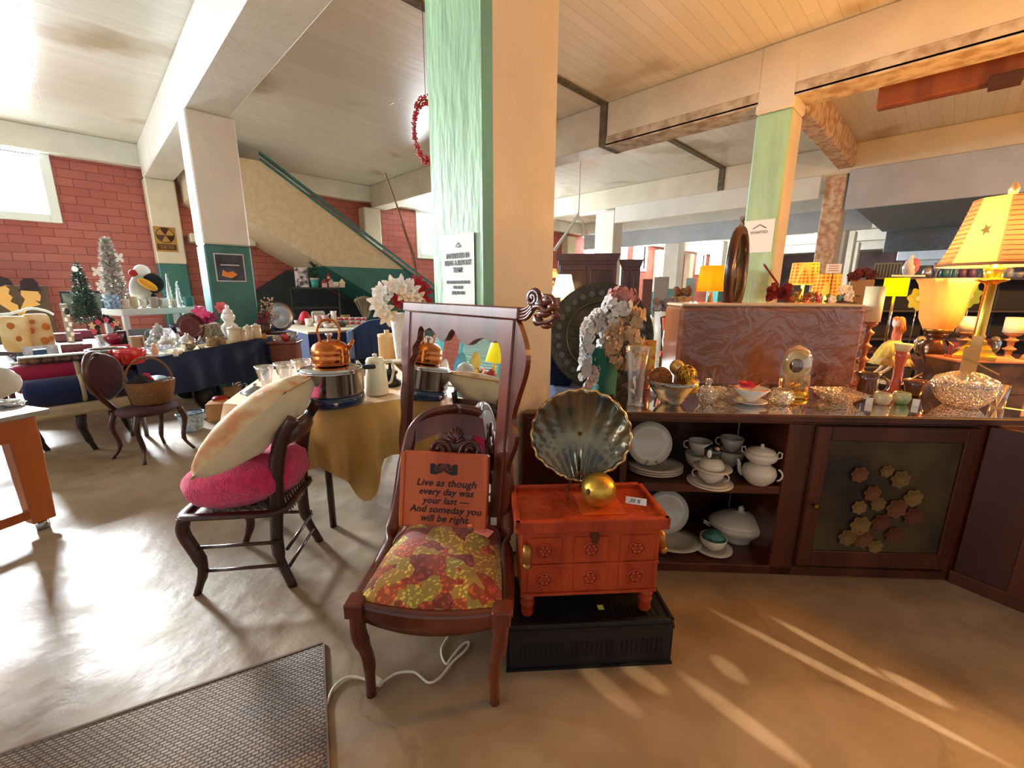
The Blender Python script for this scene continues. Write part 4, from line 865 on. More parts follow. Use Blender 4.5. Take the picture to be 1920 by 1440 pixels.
b = t.m(); b.lathe([(20, 0), (24, 2), (44, 14), (50, 20), (47, 19), (22, 5), (0, 4)], seg=4, smooth=False, M=RZ(45)); b.box(-1, 1, -30, 30, 4, 16).box(-30, 30, -1, 1, 4, 16); t.add('dish', b, CRYST)
# plastic wrapped wooden chest
pL = onz(1264, 724, TZ); pR = onz(1600, 728, TZ); dd = pR-pL
t = T('wrapped_wood_chest', 'reddish wooden chest wrapped in clear plastic on the cabinet top', 'chest', loc=pL, sc=1, rz=math.degrees(math.atan2(dd.y, dd.x)))
WW = dd.length; HH = .495
t.B('body', .0, WW, 0, .3, 0, HH, wood('red_plywood', '8a4a22', '70381a', .3, 3, .3, (1, 1, .3)), .02); t.B('top_lining', .005, WW-.005, .005, .295, HH, HH+.015, mat('pale_lid', 'cdb79a', .5), .006)
def film(u, v): return (-.008+(WW+.016)*u, -.009+.006*mnoise.noise(Vector((u*9, v*5, 0))), v*HH)
FILM = thin_glass('plastic_film', (.98, .97, .95), .03, .07, (1, .95, .88), .0)
nt = FILM.node_tree
for nn in nt.nodes:
    if nn.type == 'MATH': nn.inputs[1].default_value = .4
n = nt.nodes.new('ShaderNodeTexNoise'); n.inputs['Scale'].default_value = 5; n.inputs['Detail'].default_value = 3; n.inputs['Distortion'].default_value = 2; tc = nt.nodes.new('ShaderNodeTexCoord'); bp = nt.nodes.new('ShaderNodeBump'); bp.inputs['Strength'].default_value = .7; bp.inputs['Distance'].default_value = .03
nt.links.new(tc.outputs['Object'], n.inputs[0]); nt.links.new(n.outputs[0], bp.inputs['Height'])
for nn in nt.nodes:
    if nn.type in ('BSDF_GLOSSY', 'LAYER_WEIGHT'): nt.links.new(bp.outputs[0], nn.inputs['Normal'])
fo = t.add('plastic_wrap', MB().grid(film, 40, 16), FILM)
t.add('wrap_top', MB().grid(lambda u, v: (-.008+(WW+.016)*u, -.009+.32*v, HH+.02+.004*mnoise.noise(Vector((u*8, v*4, 2)))), 30, 8), FILM)
b = MB()
for s in ((.62, .02), (.48, .1)): b.box(s[0], s[0]+.09, -.016, -.006, .0, .2, .002)
t = V('photo_frame', 'small brass edged frame standing in front of the wrapped chest', 'frame', 1420, 722, rz=crz2); t.o.location -= CN*.04; t.B('frame', -12, 14, -2, 0, 0, 42, mat('thin_brass_frame', 'b07c44', .4, .6), .6); t.B('picture', -9, 11, -2.6, -2, 3, 39, DARKW)
# candlesticks, figurine
def turned(h, r, n=4, base=1.2):
    P = [(r*base, 0), (r*base, h*.04), (r*.8, h*.06)]
    for k in range(n):
        z0 = h*(.08+.84*k/n); dz_ = h*.84/n
        P += [(r*.38, z0), (r*.42, z0+dz_*.35), (r*.75, z0+dz_*.5), (r*.8, z0+dz_*.62), (r*.45, z0+dz_*.75), (r*.3, z0+dz_*.9)]
    return P+[(r*.8, h*.94), (r, h*.97), (r, h), (0, h)]
CANDLE = mat('ivory_wax', 'd8caa0', .5, sss=.2)
BRONZEW = wood('orange_turned_wood', 'a8653a', '8a4a26', .4, 8)
for x, y, d, h, r, cr, ch, m, lb in ((1609, 722, None, 118, 16, 19, 62, BRONZEW, 'tall pillar candle on a turned pale wooden candlestick beside the wrapped chest'), (1790, 690, 2.95, 88, 19, 19, 27, mat('grey_turned_wood', '6a4a34', .4), 'short pillar candle on a thick fluted stand behind the crystal dish'), (1880, 695, 3.1, 78, 18, 22, 28, BRONZEW, 'short pillar candle on a turned stand right of the brass lamp column')):
    t = V('candlestick', lb, 'candlestick', x, y, d); sc_ = t.s; t.L('stick', turned(h, r), m, seg=20)
    c = T('pillar_candle', 'ivory candle: '+lb.replace('pillar candle', 'candle'), 'candle', loc=t.loc+Vector((0, 0, h*sc_+.001)), sc=sc_)
    c.o['label'] = {'t': 'tall ivory wax candle beside the wrapped chest', 's': None}.get('t') if 'tall' in lb else ('short ivory wax candle left of the brass lamp column' if 'fluted' in lb else 'short ivory wax candle right of the brass lamp column')
    t.o['label'] = 'turned pale wooden candlestick beside the wrapped chest' if 'tall' in lb else ('thick dark fluted candle stand left of the brass lamp' if 'fluted' in lb else 'turned brown candle stand right of the brass lamp column')
    c.L('wax', [(cr, 0), (cr, ch), (cr*.85, ch-1), (0, ch-3)], CANDLE, seg=24)
t = V('sitting_doll', 'small sitting doll with orange hair, pink top and yellow ruffled skirt', 'doll', 1662, 716)
SK = mat('doll_fabric', 'd8b890', .8); YEL = mat('yellow_ruffle', 'd8bc50', .8, var=.2, vs=40)
t.E('body', (2, 0, 88), (10, 8, 18), mat('pink_knit', 'd07858', .9)); t.E('head', (-2, -2, 110), (9, 9, 10), mat('doll_face', 'e8dccc', .6))
b = t.m(); 
for k in range(26):
    a = rnd.uniform(0, 6.28); b.tube(spline([(0, 0, 116), (9*math.cos(a), 9*math.sin(a), 118), (11*math.cos(a)+4, 10*math.sin(a)+3, rnd.uniform(92, 108))], 3), 2.4, 5)
t.add('hair', b, mat('orange_yarn', 'd87a30', .95))
def ruf(zz, r0, r1, h, n): return [(r0, zz), ((r0+r1)/2, zz-h*.3), (r1, zz-h)]
t.add('upper_ruffle', t.m().lathe(ruf(78, 10, 34, 30, 0), seg=48, rib=(11, .09)), YEL); t.add('lower_ruffle', t.m().lathe(ruf(56, 20, 42, 22, 0), seg=48, rib=(13, .09)), mat('cream_ruffle', 'c8b068', .8, var=.25, vs=40))
for s, xx in ((0, -10), (1, 6)): t.W('leg', spline([(xx, -2, 56), (xx-4, -8, 30), (xx-18-s*6, -10, 14), (xx-34, -14, 6)], 4), [4]*5+[3.4]*8, SK)
t.W('pole', [(10, 4, 0), (10, 4, 80)], 2, SK); t.L('foot', [(16, 0), (16, 3), (0, 4)], SK, seg=20)
t = V('candlestick', 'orange red ceramic candlestick with a cream rim in front of the doll', 'candlestick', 1676, 738)
t.L('stick', [(20, 0), (20, 2), (12, 8), (8, 30), (9, 55), (13, 70), (14, 80)], mat('orange_red_glaze', 'b8441c', .2, coat=.8), seg=24); t.L('cup', [(13, 80), (19, 92), (19, 94), (14, 91)], CANDLE, seg=24)
BRNG = mat('brown_glaze', '5a3018', .15, coat=1.)
t = V('creamer', 'brown glazed creamer with a cream lip left of the orange candlestick', 'jug', 1622, 742); t.U('body', [(14, 0), (18, 3), (20, 16), (17, 30), (24, 44)], BRNG, seg=24, sq=.8); t.W('handle', arc(24, 24, 14, -80, 90, 10), 2.4, BRNG); t.W('lip', arc(0, 0, 1, 0, 1, 2), .01, CANDLE) if 0 else None
t = V('gravy_cup', 'brown glazed cup with a cream inside right of the orange candlestick', 'cup', 1712, 742); t.U('cup', [(12, 0), (16, 3), (22, 18), (28, 30)], BRNG, seg=24); t.W('handle', arc(28, 20, 11, -90, 90, 10), 2.2, BRNG)
for x, y, m, lb in ((1652, 758, 'b8a888', 'small grey and cream trinket bowl at the front edge'), (1688, 757, '7a9a5a', 'small green leaf painted trinket bowl at the front edge')):
    t = V('trinket_bowl', lb, 'bowl', x, y); t.U('bowl', [(12, 0), (16, 4), (20, 12), (17, 22)], mat('glaze_'+m, m, .2, col2='c8bfa0', vs=18, coat=.6), seg=22)
for x, y, lb in ((1629, 762, 'tiny white price tag on a string at the front edge, left one'), (1716, 765, 'tiny white price tag beside the crystal candy dish')):
    t = V('hang_tag', lb, 'tag', x, y-4); t.B('tag', -7, 7, -1, 0, 0, 13, PAPER, .2)
t = V('candy_dish', 'large low cut crystal candy dish with a ribboned tag at the right', 'dish', 1800, 762)
t.U('bowl', [(34, 0), (38, 3), (50, 12), (66, 30), (70, 42)], CRYST, seg=48, rib=(20, .03)); t.L('lid', [(68, 43), (60, 54), (30, 64), (8, 68), (0, 69)], CRYST, seg=48, rib=(20, .03))
b = t.m(); b.X = TR(0, 0, 0); b.box(-18, 14, -4, -2, 66, 112, 1.5).box(-8, 14, -3, -1, 100, 132, 1.5); t.add('cardboard_tag', b, mat('kraft_card', 'd0a060', .7)); t.W('cord', spline([(-16, -6, 90), (10, -8, 84), (30, -6, 76), (56, 0, 66)], 5), 1.3, mat('twine', 'b89058', .8))
t = V('sea_shell', 'smooth cream sea shell behind the crystal candy dish', 'shell', 1762, 722); t.o.location += CN*.02; b = t.m(); b.ell((0, 0, 22), (26, 18, 20), nz=.2, ns=1.5); b.ell((24, 6, 34), (24, 16, 14), nz=.2, ns=1.5, M=RY(20)); t.add('shell', b, mat('mottled_shell', 'c8b08a', .3, col2='8a6c4a', vs=24))
t = V('tumbler', 'clear glass tumbler at the right of the crystal candy dish', 'glass', 1868, 765); t.U('glass', [(16, 0), (18, 44)], GLASS, seg=24, t=1.4)
t = V('paper_slip', 'pale yellow paper slip on the cabinet top at the right edge', 'paper', 1905, 768); t.B('paper', -28, 30, -6, 10, .1, .6, mat('yellow_paper', 'e8dca0', .7))
# brass lamp on a picture box
t = V('picture_box', 'dark box printed with a photograph under the brass lamp', 'box', 1850, 738, rz=crz2-6)
BX = t; b = t.m(); t.B('box', -62, 62, -2, 70, 0, 58, mat('dark_print_box', '5a4030', .4, col2='2a1c18', vs=8), 1); t.B('lid', -64, 64, -4, 72, 58, 62, mat('rose_card', 'b0705a', .6), .6)
lp = BX.loc+BX.o.matrix_basis.to_3x3() @ Vector((-8*BX.s, 34*BX.s, 0)); LZ = TZ+62.5*BX.s
t = T('brass_table_lamp', 'brass column table lamp with a striped and gold fabric shade', 'lamp', loc=(lp.x, lp.y, LZ)); LS = t.s
t.add('base', t.m().lathe([(58, 0), (58, 6), (44, 12), (42, 18), (28, 24), (24, 32), (12, 36), (0, 36)], seg=4, smooth=False, M=RZ(45)), BRASS)
t.L('column', [(13, 34), (14, 40), (11, 44), (11, 132), (14, 136), (30, 140), (30, 143), (16, 146), (20, 158), (20, 162), (10, 164), (8, 190), (0, 190)], BRASS, seg=16, rib=(8, .05))
def shademat(name, col, em, e=1.4, tr=.5):
    m = bpy.data.materials.new(name); m.use_nodes = True; nt = m.node_tree; nt.nodes.clear(); o = nt.nodes.new('ShaderNodeOutputMaterial')
    d = nt.nodes.new('ShaderNodeBsdfDiffuse'); tl = nt.nodes.new('ShaderNodeBsdfTranslucent'); e_ = nt.nodes.new('ShaderNodeEmission'); mx = nt.nodes.new('ShaderNodeMixShader'); ad = nt.nodes.new('ShaderNodeAddShader')
    d.inputs[0].default_value = lin(col); tl.inputs[0].default_value = lin(col); e_.inputs[0].default_value = lin(em); e_.inputs[1].default_value = e; mx.inputs[0].default_value = tr
    nt.links.new(d.outputs[0], mx.inputs[1]); nt.links.new(tl.outputs[0], mx.inputs[2]); nt.links.new(mx.outputs[0], ad.inputs[0]); nt.links.new(e_.outputs[0], ad.inputs[1]); nt.links.new(ad.outputs[0], o.inputs[0]); _mc[name] = m; return m
SH_Y = shademat('gold_shade', 'd8a850', 'f0b848', .5, .15); SH_P = shademat('pleated_orange_shade', 'b86a40', 'd07840', .3, .12)
b = t.m()
def bell(u, v):
    a = 2*math.pi*u; r = 112-46*(v**.75) if v > 0 else 112; r *= 1+.03*math.cos(8*a); return (r*math.cos(a), r*math.sin(a), 168+112*v)
b.grid(bell, 96, 12); b.mi = [1 if ((i % 96)//12) % 2 == 0 else 0 for i in range(len(b.f))]
t.add('shade', b, [SH_Y, SH_P])
shd = t.kids[-1]
for q in range(4):
    b = t.m()
    for r_i in range(14):
        v = (r_i+.5)/14; b.tube([Vector(bell((q*2*12+.6+k*1.55)/96, v))*1.006 for k in range(8)], .9, 4)
    t.add('pleats', b, mat('brown_piping', 'a8684a', .7), shd)
t.add('shade_trim', t.m().tube([bell(k/60, 0) for k in range(60)], 3, 6, closed=True), mat('braid_trim', '8a5a34', .7), shd)
b = t.m()
for k in range(0, 5): 
    a = 2*math.pi*(.5+k)/5
t.L('finial', [(3, 0), (9, 6), (10, 14), (5, 22), (0, 24)], mat('finial_brass', 'c8a878', .3, .5), at=(0, 0, 282), seg=14)
b = t.m(); st_ = Vector(bell(.69, .55))*1.01
for a0 in (.69, .19):
    c = Vector(bell(a0, .5)); n_ = Vector((c.x, c.y, 20)).normalized(); u_ = n_.cross(Vector((0, 0, 1))).normalized(); v_ = u_.cross(n_)
    b.add([c+n_*3]+[c+n_*3+(u_*math.cos(k*math.pi/5)+v_*math.sin(k*math.pi/5))*(12 if k % 2 == 0 else 5) for k in range(10)], [[0, k+1, (k+1) % 10+1] for k in range(10)], False)
t.add('star_ornament', b, OLDBRASS)
bulb('lamp_bulb', (lp.x, lp.y, LZ+200*LS), 50, (1, .56, .22), .05)
t.E('light_bulb', (0, 0, 205), (8, 8, 12), mat('bulb_glass', 'fff0c8', .4, emit='ffd890', es=6))
cp = [onz(1800, 700, 1.02), onz(1770, 690, 1.0), onz(1720, 705, .97), onz(1682, 725, .93)]
t = T('lamp_cord', 'thin tan lamp cord running left from the brass lamp', 'cord', loc=(0, 0, 0), sc=1, rz=0); t.add('cord', MB().tube(spline([Vector((lp.x, lp.y, LZ))+(-CE)*.17+Vector((0, 0, .02)), cp[1]+Vector((0, 0, .03)), cp[2], cp[3]], 6), .004, 6), mat('cord_tan', 'c09058', .5))
t = T('urn_lamp', 'torch lamp with a fluted amber glass bowl on a dark bronze urn', 'lamp', 1738, None, TZ, d=2.95)
t.L('urn', [(22, 0), (24, 4), (10, 10), (8, 22), (14, 30), (24, 46), (26, 60), (18, 72), (14, 76), (22, 80), (24, 84), (10, 88)], mat('dark_bronze_urn', '4a2c18', .25, .6), seg=24)
for s in (-1, 1): t.W('handle', arc(s*24, 56, 14, 90-s*150, 90+s*30 if s < 0 else 60, 8) if 0 else [(s*22, 0, 40), (s*34, 0, 48), (s*34, 0, 64), (s*22, 0, 72)], 2, OLDBRASS)
t.U('bowl', [(14, 88), (28, 92), (40, 112), (44, 150), (52, 172), (60, 182)], shademat('amber_alabaster', 'c49a5c', 'b87820', .02, .25), seg=48, rib=(16, .035), t=2)
t.L('collar', [(20, 84), (30, 90), (28, 94)], OLDBRASS, seg=24); bulb('torch_bulb', tuple(t.at(0, 0, 158)), 95, WARM, .05)
t = T('sofa_arm_cushion', 'patterned brown fabric bundle at the right edge behind the box', 'cloth', 1915, None, TZ, d=2.75); b = t.m(); b.ell((10, 0, 30), (34, 30, 28), nz=.35, ns=1.6); t.add('fabric', b, mat('brown_patterned_fabric', '8a7048', .9, col2='4a3420', vs=20))
# ================================================================ gold cloth table and what stands on it
GZ = .8
GOLDC = mat('gold_satin_cloth', 'cc9c52', .4, sheen=.3, var=.15, vs=3, bump=.15, bs=6)
ga, gb, gc, gd = onz(423, 757, GZ), onz(600, 772, GZ), onz(792, 742, GZ), onz(457, 738, GZ)
ge = Vector((2.0, 3.6, GZ)); gf = Vector((1.1, 4.1, GZ))
t = T('gold_cloth_table', 'table under a draped gold satin cloth behind the cane chair', 'table', loc=(0, 0, 0), sc=1, rz=0)
poly = [ga, gb, gc, ge, gf]
b = MB(); b.add([p for p in poly]+[p-Vector((0, 0, .02)) for p in poly], [[0, 1, 2, 3, 4], [9, 8, 7, 6, 5]]+[[i, i+5, (i+1) % 5+5, (i+1) % 5] for i in range(5)], False); t.add('tabletop', b, DARKW)
per = []
for a_, b_, n in ((ga, gb, 20), (gb, gc, 24), (gc, ge, 14), (ge, gf, 10), (gf, ga, 14)):
    for k in range(n): per.append(a_.lerp(b_, k/n))
N = len(per); cen = sum(poly, Vector())/5
def hem(k):
    if k < 20: return .34-.02*math.sin(k/20*3.1)
    if k < 44: q = (k-20)/24; return .34+.32*math.exp(-((q-.33)/.16)**2)-.03*q
    return .35
def drape(u, v):
    k = u*N; p = per[int(k) % N]; o = (p-cen).normalized(); w_ = (math.sin(k*.9)*.5+math.sin(k*.37+1)*.5)*.14*v
    q = p+o*(.012+.035*v+w_); q.z = GZ+.004-hem(k % N)*v; return q
b = MB(); b.grid(drape, N, 14); b.grid(lambda u, v: per[int(u*N) % N].lerp(cen, v)+Vector((0, 0, .005))+((per[int(u*N) % N]-cen).normalized()*.012 if v == 0 else Vector()), N, 3); t.add('gold_cloth', b, GOLDC)
for p in (ga.lerp(cen, .18), gb.lerp(cen, .15), gc.lerp(cen, .2), ge.lerp(cen, .12), gf.lerp(cen, .12)): t.add('leg', MB().tube([(p.x, p.y, 0), (p.x, p.y, GZ-.02)], .022, 8), DARKW)
GT = GZ+.012
t = T('electric_skillet', 'round steel electric pot on a navy base on the gold cloth', 'pot', 628, 757, GT)
ENN = mat('navy_enamel', '1c3252', .25, coat=.6)
t.L('base', [(50, 0), (56, 3), (59, 12), (58, 20), (0, 20)], ENN, seg=40); t.U('steel_body', [(55, 20), (59, 26), (60, 62), (63, 66)], mat('pot_steel', 'b8b4b4', .14, 1.), seg=48, t=2)
t.L('lid', [(61, 66), (58, 70), (40, 73), (0, 74)], mat('lid_steel', 'c0c0c0', .1, 1.), seg=40); t.L('knob', [(4, -2), (5, 4), (0, 5)], CHROME, at=(2, -58, 10), seg=12)
t.B('handle', 56, 84, -7, 7, 62, 70, mat('dark_handle', '1c2026', .4), 2)
KZ = t.loc+Vector((0, 0, 74.5*t.s)); 
k_ = T('copper_kettle', 'copper tea kettle with an arched handle standing on the steel pot', 'kettle', loc=KZ, sc=t.s)
k_.L('body', [(33, 0), (36, 3), (36, 18), (35.5, 19), (36, 20), (35, 30), (30, 38), (18, 44), (10, 46), (0, 47)], COPPER, seg=40)
k_.L('lid_knob', [(3, 46), (3, 50), (7, 54), (7, 57), (0, 59)], CHROME, seg=16)
k_.W('handle', spline([(-17, 0, 40), (-19, 0, 55), (-20, 0, 66), (-13, 0, 78), (0, 0, 82), (13, 0, 78), (20, 0, 66), (19, 0, 55), (17, 0, 40)], 4), 2.6, COPPER)
k_.W('spout', [(28, 0, 22), (38, -4, 34), (44, -6, 44)], [6, 4.5, 3.5], COPPER)
t = T('coffee_percolator', 'tall white enamel coffee pot right of the copper kettle', 'coffee pot', 707, 738, GT)
EN = mat('cream_enamel', 'd8cfb4', .3, coat=.4)
t.L('body', [(22, 0), (23, 3), (19, 56), (17, 58), (18, 62), (15, 68), (0, 70)], EN, seg=28); t.W('spout', [(-14, 0, 30), (-26, 0, 52), (-33, 0, 64)], [5, 4, 2.5], EN); t.W('handle', spline([(16, 0, 58), (30, 0, 60), (34, 0, 44), (28, 0, 22), (20, 0, 18)], 4), 2.4, EN); t.L('knob', [(3, 70), (5, 74), (0, 77)], EN, seg=12)
for x, y, lb in ((501, 734, 'etched flared glass goblet at the left end of the gold table'), (537, 728, 'etched flared glass goblet between two others beside the steel pot'), (570, 722, 'etched flared glass goblet nearest the steel pot, partly behind its rim')):
    t = T('glass_goblet', lb, 'goblet', x, y, GT, grp='etched glass goblets on the gold table'); t.U('goblet', [(9, 0), (3, 3), (4, 6), (11, 14), (14, 28), (17, 42), (20, 49)], thin_glass('etched_glass', (.93, .96, 1), .25, .15), seg=24, t=1.2)
t = T('silver_gravy_boat', 'silver dish with dark lid behind the cream cushion', 'dish', 480, 745, GT); t.L('dish', [(14, 0), (18, 2), (28, 10), (30, 12), (10, 20), (3, 22), (5, 26), (0, 27)], STEEL, seg=24); t.W('handle', [(26, 0, 12), (40, 0, 18), (44, 0, 24)], 2, STEEL)
t = T('wooden_ladle_bowl', 'small dark wooden scoop bowl between the goblets and the pot', 'bowl', 548, 742, GT); t.U('bowl', [(10, 0), (20, 8), (26, 18)], mat('brown_scoop', '5c4028', .5), seg=20, sq=.6)
t = T('kitchen_scale', 'dark old kitchen scale with a flat pan behind the coffee pot', 'scale', 733, 722, GT); t.L('base', [(20, 0), (20, 8), (12, 12), (10, 30), (0, 31)], mat('dark_iron', '2c2824', .5, .5), seg=20); t.B('pan', -26, 22, -14, 14, 44, 47, EN, 1); t.L('dial', [(14, 0), (14, 5), (0, 6)], mat('dark_iron', '2c2824'), at=(0, -10, 24), seg=20); t.W('post', [(0, 0, 30), (0, 0, 45)], 3, mat('dark_iron', '2c2824'))
# ================================================================ left foreground
t = T('work_table', 'orange wooden work table with thick legs and casters at the far left edge', 'table', loc=onz(82, 990, 0), sc=1, rz=28)
for x, y in ((0, 0), (-1.5, 0), (0, .8), (-1.5, .8)):
    if x == 0 and y == .8: continue
    t.B('leg', x-.07, x+.07, y-.05, y+.05, .06, .62, ORW, .006, taper=.8); t.L('caster', [(.03, 0), (.032, .02), (.03, .05), (.015, .06), (0, .062)], STEEL, at=(x, y, 0), seg=14)
t.B('front_rail', -1.5, .07, -.045, .045, .60, .74, ORW, .006); t.B('low_rail', -1.5, 0, -.035, .0, .1, .16, ORW, .004); t.B('side_rail', -.03, .03, .05, .8, .6, .74, ORW, .004) if 0 else None
t.B('low_side_rail', -1.45, -.0, .3, .34, .1, .15, ORW, .004) if 0 else None
t.B('tabletop', -1.6, .12, -.1, .8, .74, .77, mat('grey_tabletop', '8c8a84', .4), .006)
q = T('grey_plush_bundle', 'pale grey blanket bundle on the work table at the far left edge', 'blanket', 5, 745, .77, d=None); b = q.m(); b.ell((-6, 10, 26), (52, 40, 30), nz=.3, ns=1.6); q.add('bundle', b, mat('pale_grey_fleece', 'b8bcb8', .95, sheen=.6, var=.1))
q = T('silver_tinsel_tray', 'shiny silver wrapped tray on the corner of the work table', 'tray', 22, 762, .771); b = q.m(); b.ell((-10, 10, 5), (38, 30, 8), 30, 16, nz=.35, ns=4); q.add('foil', b, mat('crumpled_foil', 'c8ccd0', .25, .9, bump=1., bs=60))
# bench with rolled blankets
p1, p2 = onz(62, 792, .36), onz(238, 757, .40); dd = (p2-p1); dd.z = 0; rb = math.degrees(math.atan2(dd.y, dd.x))
t = T('padded_bench', 'long padded bench with a cream seat and dark curved legs', 'bench', loc=(p1.x, p1.y, 0), sc=1, rz=rb); WB = dd.length
t.B('seat', -.05, WB+.06, -.02, .40, .36, .47, mat('cream_bench_vinyl', 'b8a888', .6, var=.1), .025)
for x, y in ((WB*.48, .04), (0, .34), (WB+.0, .34)): t.W('leg', spline([(x, y, .36), (x-.01, y-.01, .25), (x+.02, y, .1), (x+.05, y, 0)], 4), [.04]*5+[.03]*4+[.022]*4, mat('dark_leg', '22201f', .4))
for nm, lb, x, y, r, l, z, c, sx_ in (('rolled_blanket', 'rolled navy blanket tied with a beige ribbon on the padded bench', -.02, .1, .125, .80, .59, '16224c', 1.), ('rolled_blanket', 'rolled maroon blanket with a ribbon behind the navy roll', -.05, .32, .13, .88, .70, '8c1038', 1.)):
    q = T(nm, lb, 'blanket', loc=t.o.matrix_basis @ Vector((x, y, z)), sc=1, rz=rb)
    q.add('roll', MB().lathe([(0, 0), (r*.9, .004), (r, .03), (r*1.02, l*.5), (r, l-.03), (r*.9, l-.004), (0, l)], seg=28, M=RY(90), rib=(3, .03)), mat('blanket_'+c, c, .95, sheen=.12, var=.12, vs=6))
    q.add('ribbon', MB().lathe([(r*1.03, l*.44), (r*1.05, l*.44), (r*1.05, l*.48), (r*1.03, l*.48)], seg=28, M=RY(90)), mat('beige_ribbon', 'b0a080', .7))
q = T('folded_throw', 'folded striped throw with green and white edging on the maroon roll', 'blanket', loc=t.o.matrix_basis @ Vector((.0, .34, .835)), sc=1, rz=rb)
q.B('fold', 0, .5, -.1, .12, 0, .05, mat('mixed_stripe_throw', '8a6a58', .9, col2='2c2a2c', vs=9, stretch=(4, .5, 1)), .015); q.B('edge', .0, .5, -.11, .0, .05, .065, mat('pale_green_trim', 'c8dcd0', .8), .006)
# basket chair
t = T('balloon_chair', 'dark curved wooden chair holding the wicker basket', 'chair', loc=onz(292, 850, 0), sc=1, yaw=30)
t.add('seat', MB().lathe([(0, .40), (.2, .4), (.225, .42), (.22, .45), (.15, .47), (0, .475)], seg=30, sq=.95), mat('dark_plum_seat', '4a2a30', .8, var=.2))
for s, y in ((-1, -.15), (1, -.15), (-1, .16), (1, .16)): t.W('leg', spline([(s*.17, y, .42), (s*.2, y*1.05, .3), (s*.17, y*1.0, .12), (s*.215, y*1.35, 0)], 4), [.026]*5+[.02]*4+[.014]*4, DARKW)
t.W('back_frame', spline([(-.12, .2, .42), (-.24, .18, .6), (-.33, .12, .78), (-.26, .16, .95), (-.1, .26, .9), (.02, .3, .72), (.05, .26, .44)], 6), .024, DARKW)
b = MB(); b.ell((-.16, .2, .74), (.15, .035, .2), nz=.1); t.add('back_pad', b, mat('dark_plum_velvet', '3a1c2c', .9, sheen=.4))
q = T('wicker_basket', 'tan wicker basket with an arched handle full of dark odds and ends', 'basket', loc=t.loc+Vector((.05, .0, .478)), sc=t.depth/FPX*1.0)
WK = mat('wicker', 'a87848', .8, col2='7a5028', vs=70, stretch=(1, 1, 3), bump=.9, bs=160)
q.U('body', [(34, 0), (38, 3), (46, 30), (49, 42)], WK, seg=40, rib=(20, .02), sq=.85, t=3); q.W('handle', arc(0, 40, 44, 5, 175, 20, rz=44), 2.2, WK)
o = T('round_tin', 'grey round lid standing in the wicker basket', 'lid', loc=q.loc+Vector((.05, -.0, .18)), sc=q.s); o.add('lid', o.m().lathe([(0, 0), (24, 0), (25, 3), (0, 5)], seg=24, M=RX(20)), mat('grey_lid', '5c6260', .4, .4))
o = T('dark_cloth_bundle', 'black cloth bundle in the left of the wicker basket', 'cloth', loc=q.loc+q.o.matrix_basis.to_3x3() @ Vector((-.07, 0, .17)), sc=q.s); o.add('cloth', o.m().ell((0, 0, 0), (24, 20, 18), nz=.4, ns=2), mat('black_cloth', '1c1e28', .9))
o = T('red_hair_clip', 'small dark red object on top of the basket contents', 'clip', loc=q.loc+Vector((.0, .02, .22)), sc=q.s); o.add('clip', o.m().tube([(-10, 0, 8), (-2, 0, 6), (8, 0, -6)], [4, 6, 4], 8), mat('crimson_plastic', '9c1c40', .35))
t = T('enamel_tub', 'blue and white speckled enamel tub on the floor behind the basket chair', 'tub', 362, 806, 0); t.U('tub', [(19, 0), (21, 3), (26, 30), (30, 33)], mat('speckled_enamel', 'c8dce8', .35, col2='7aa8c8', vs=34), seg=28); t.W('rim', [(28*math.cos(k*.4), 28*math.sin(k*.4), 33) for k in range(16)], 1.4, ENN, closed=True)
# floor clutter under the navy table
for nm, lb, cat, x, y, kind, c in (('crate_of_lids', 'low pile of grey pan lids under the navy cloth table', 'lid', 372, 742, 'lid', '6a6e72'), ('stock_pot', 'dark round stock pot on its side under the navy cloth table', 'pot', 395, 768, 'pot', '24282c'),
    ('white_fan_dish', 'white scalloped dish leaning under the navy cloth table', 'dish', 408, 728, 'disc', 'd8d4cc'), ('board_sign', 'small tan wooden board leaning under the navy table', 'board', 437, 752, 'board', 'a88458'),
    ('red_toy_car', 'red and orange metal tin on a pale wooden box', 'tin', 413, 757, 'tin', 'b02c20'), ('skillet', 'black iron skillet leaning under the navy table', 'pan', 352, 748, 'disc', '1c1e20'), ('baking_pan', 'grey baking pan lying under the navy cloth', 'pan', 465, 742, 'lid', '5a5c60')):
    z = .16 if kind == 'tin' else 0
    t = T(nm, lb, cat, x, y, z); m_ = mat('clutter_'+c, c, .4, .3, var=.2)
    if kind == 'lid': t.L('lid', [(0, 0), (24, 1), (25, 5), (10, 12), (3, 13), (4, 17), (0, 18)], m_, seg=24)
    elif kind == 'pot': t.add('pot', t.m().cup([(22, 0), (26, 4), (27, 26), (29, 27)], at=(0, 0, 27), seg=28, M=RX(75)), m_)
    elif kind == 'disc': t.add('disc', t.m().lathe([(0, 0), (10, 0), (22, 4), (22, 6), (0, 2)], at=(0, 4, 22), seg=28, M=RX(80), rib=(14, .04) if 'scalloped' in lb else None), m_)
    elif kind == 'board': t.add('board', t.m().box(-20, 20, -2, 2, 0, 28, 1, M=RX(-12)), m_)
    else: t.L('tin', [(15, 0), (16, 2), (16, 10), (12, 14), (0, 15)], m_, seg=20); t.L('lid_band', [(16.5, 4), (17, 7), (16.5, 9)], mat('orange_band', 'e08a40', .4), seg=20)
t = T('wooden_box', 'pale wooden box on the floor left of the gold table', 'box', 414, 790, 0, yaw=-12); t.B('box', -26, 26, 0, 40, 0, 34, wood('pale_pine', 'd0a068', 'b88a54', .6, 5, 0), 1)
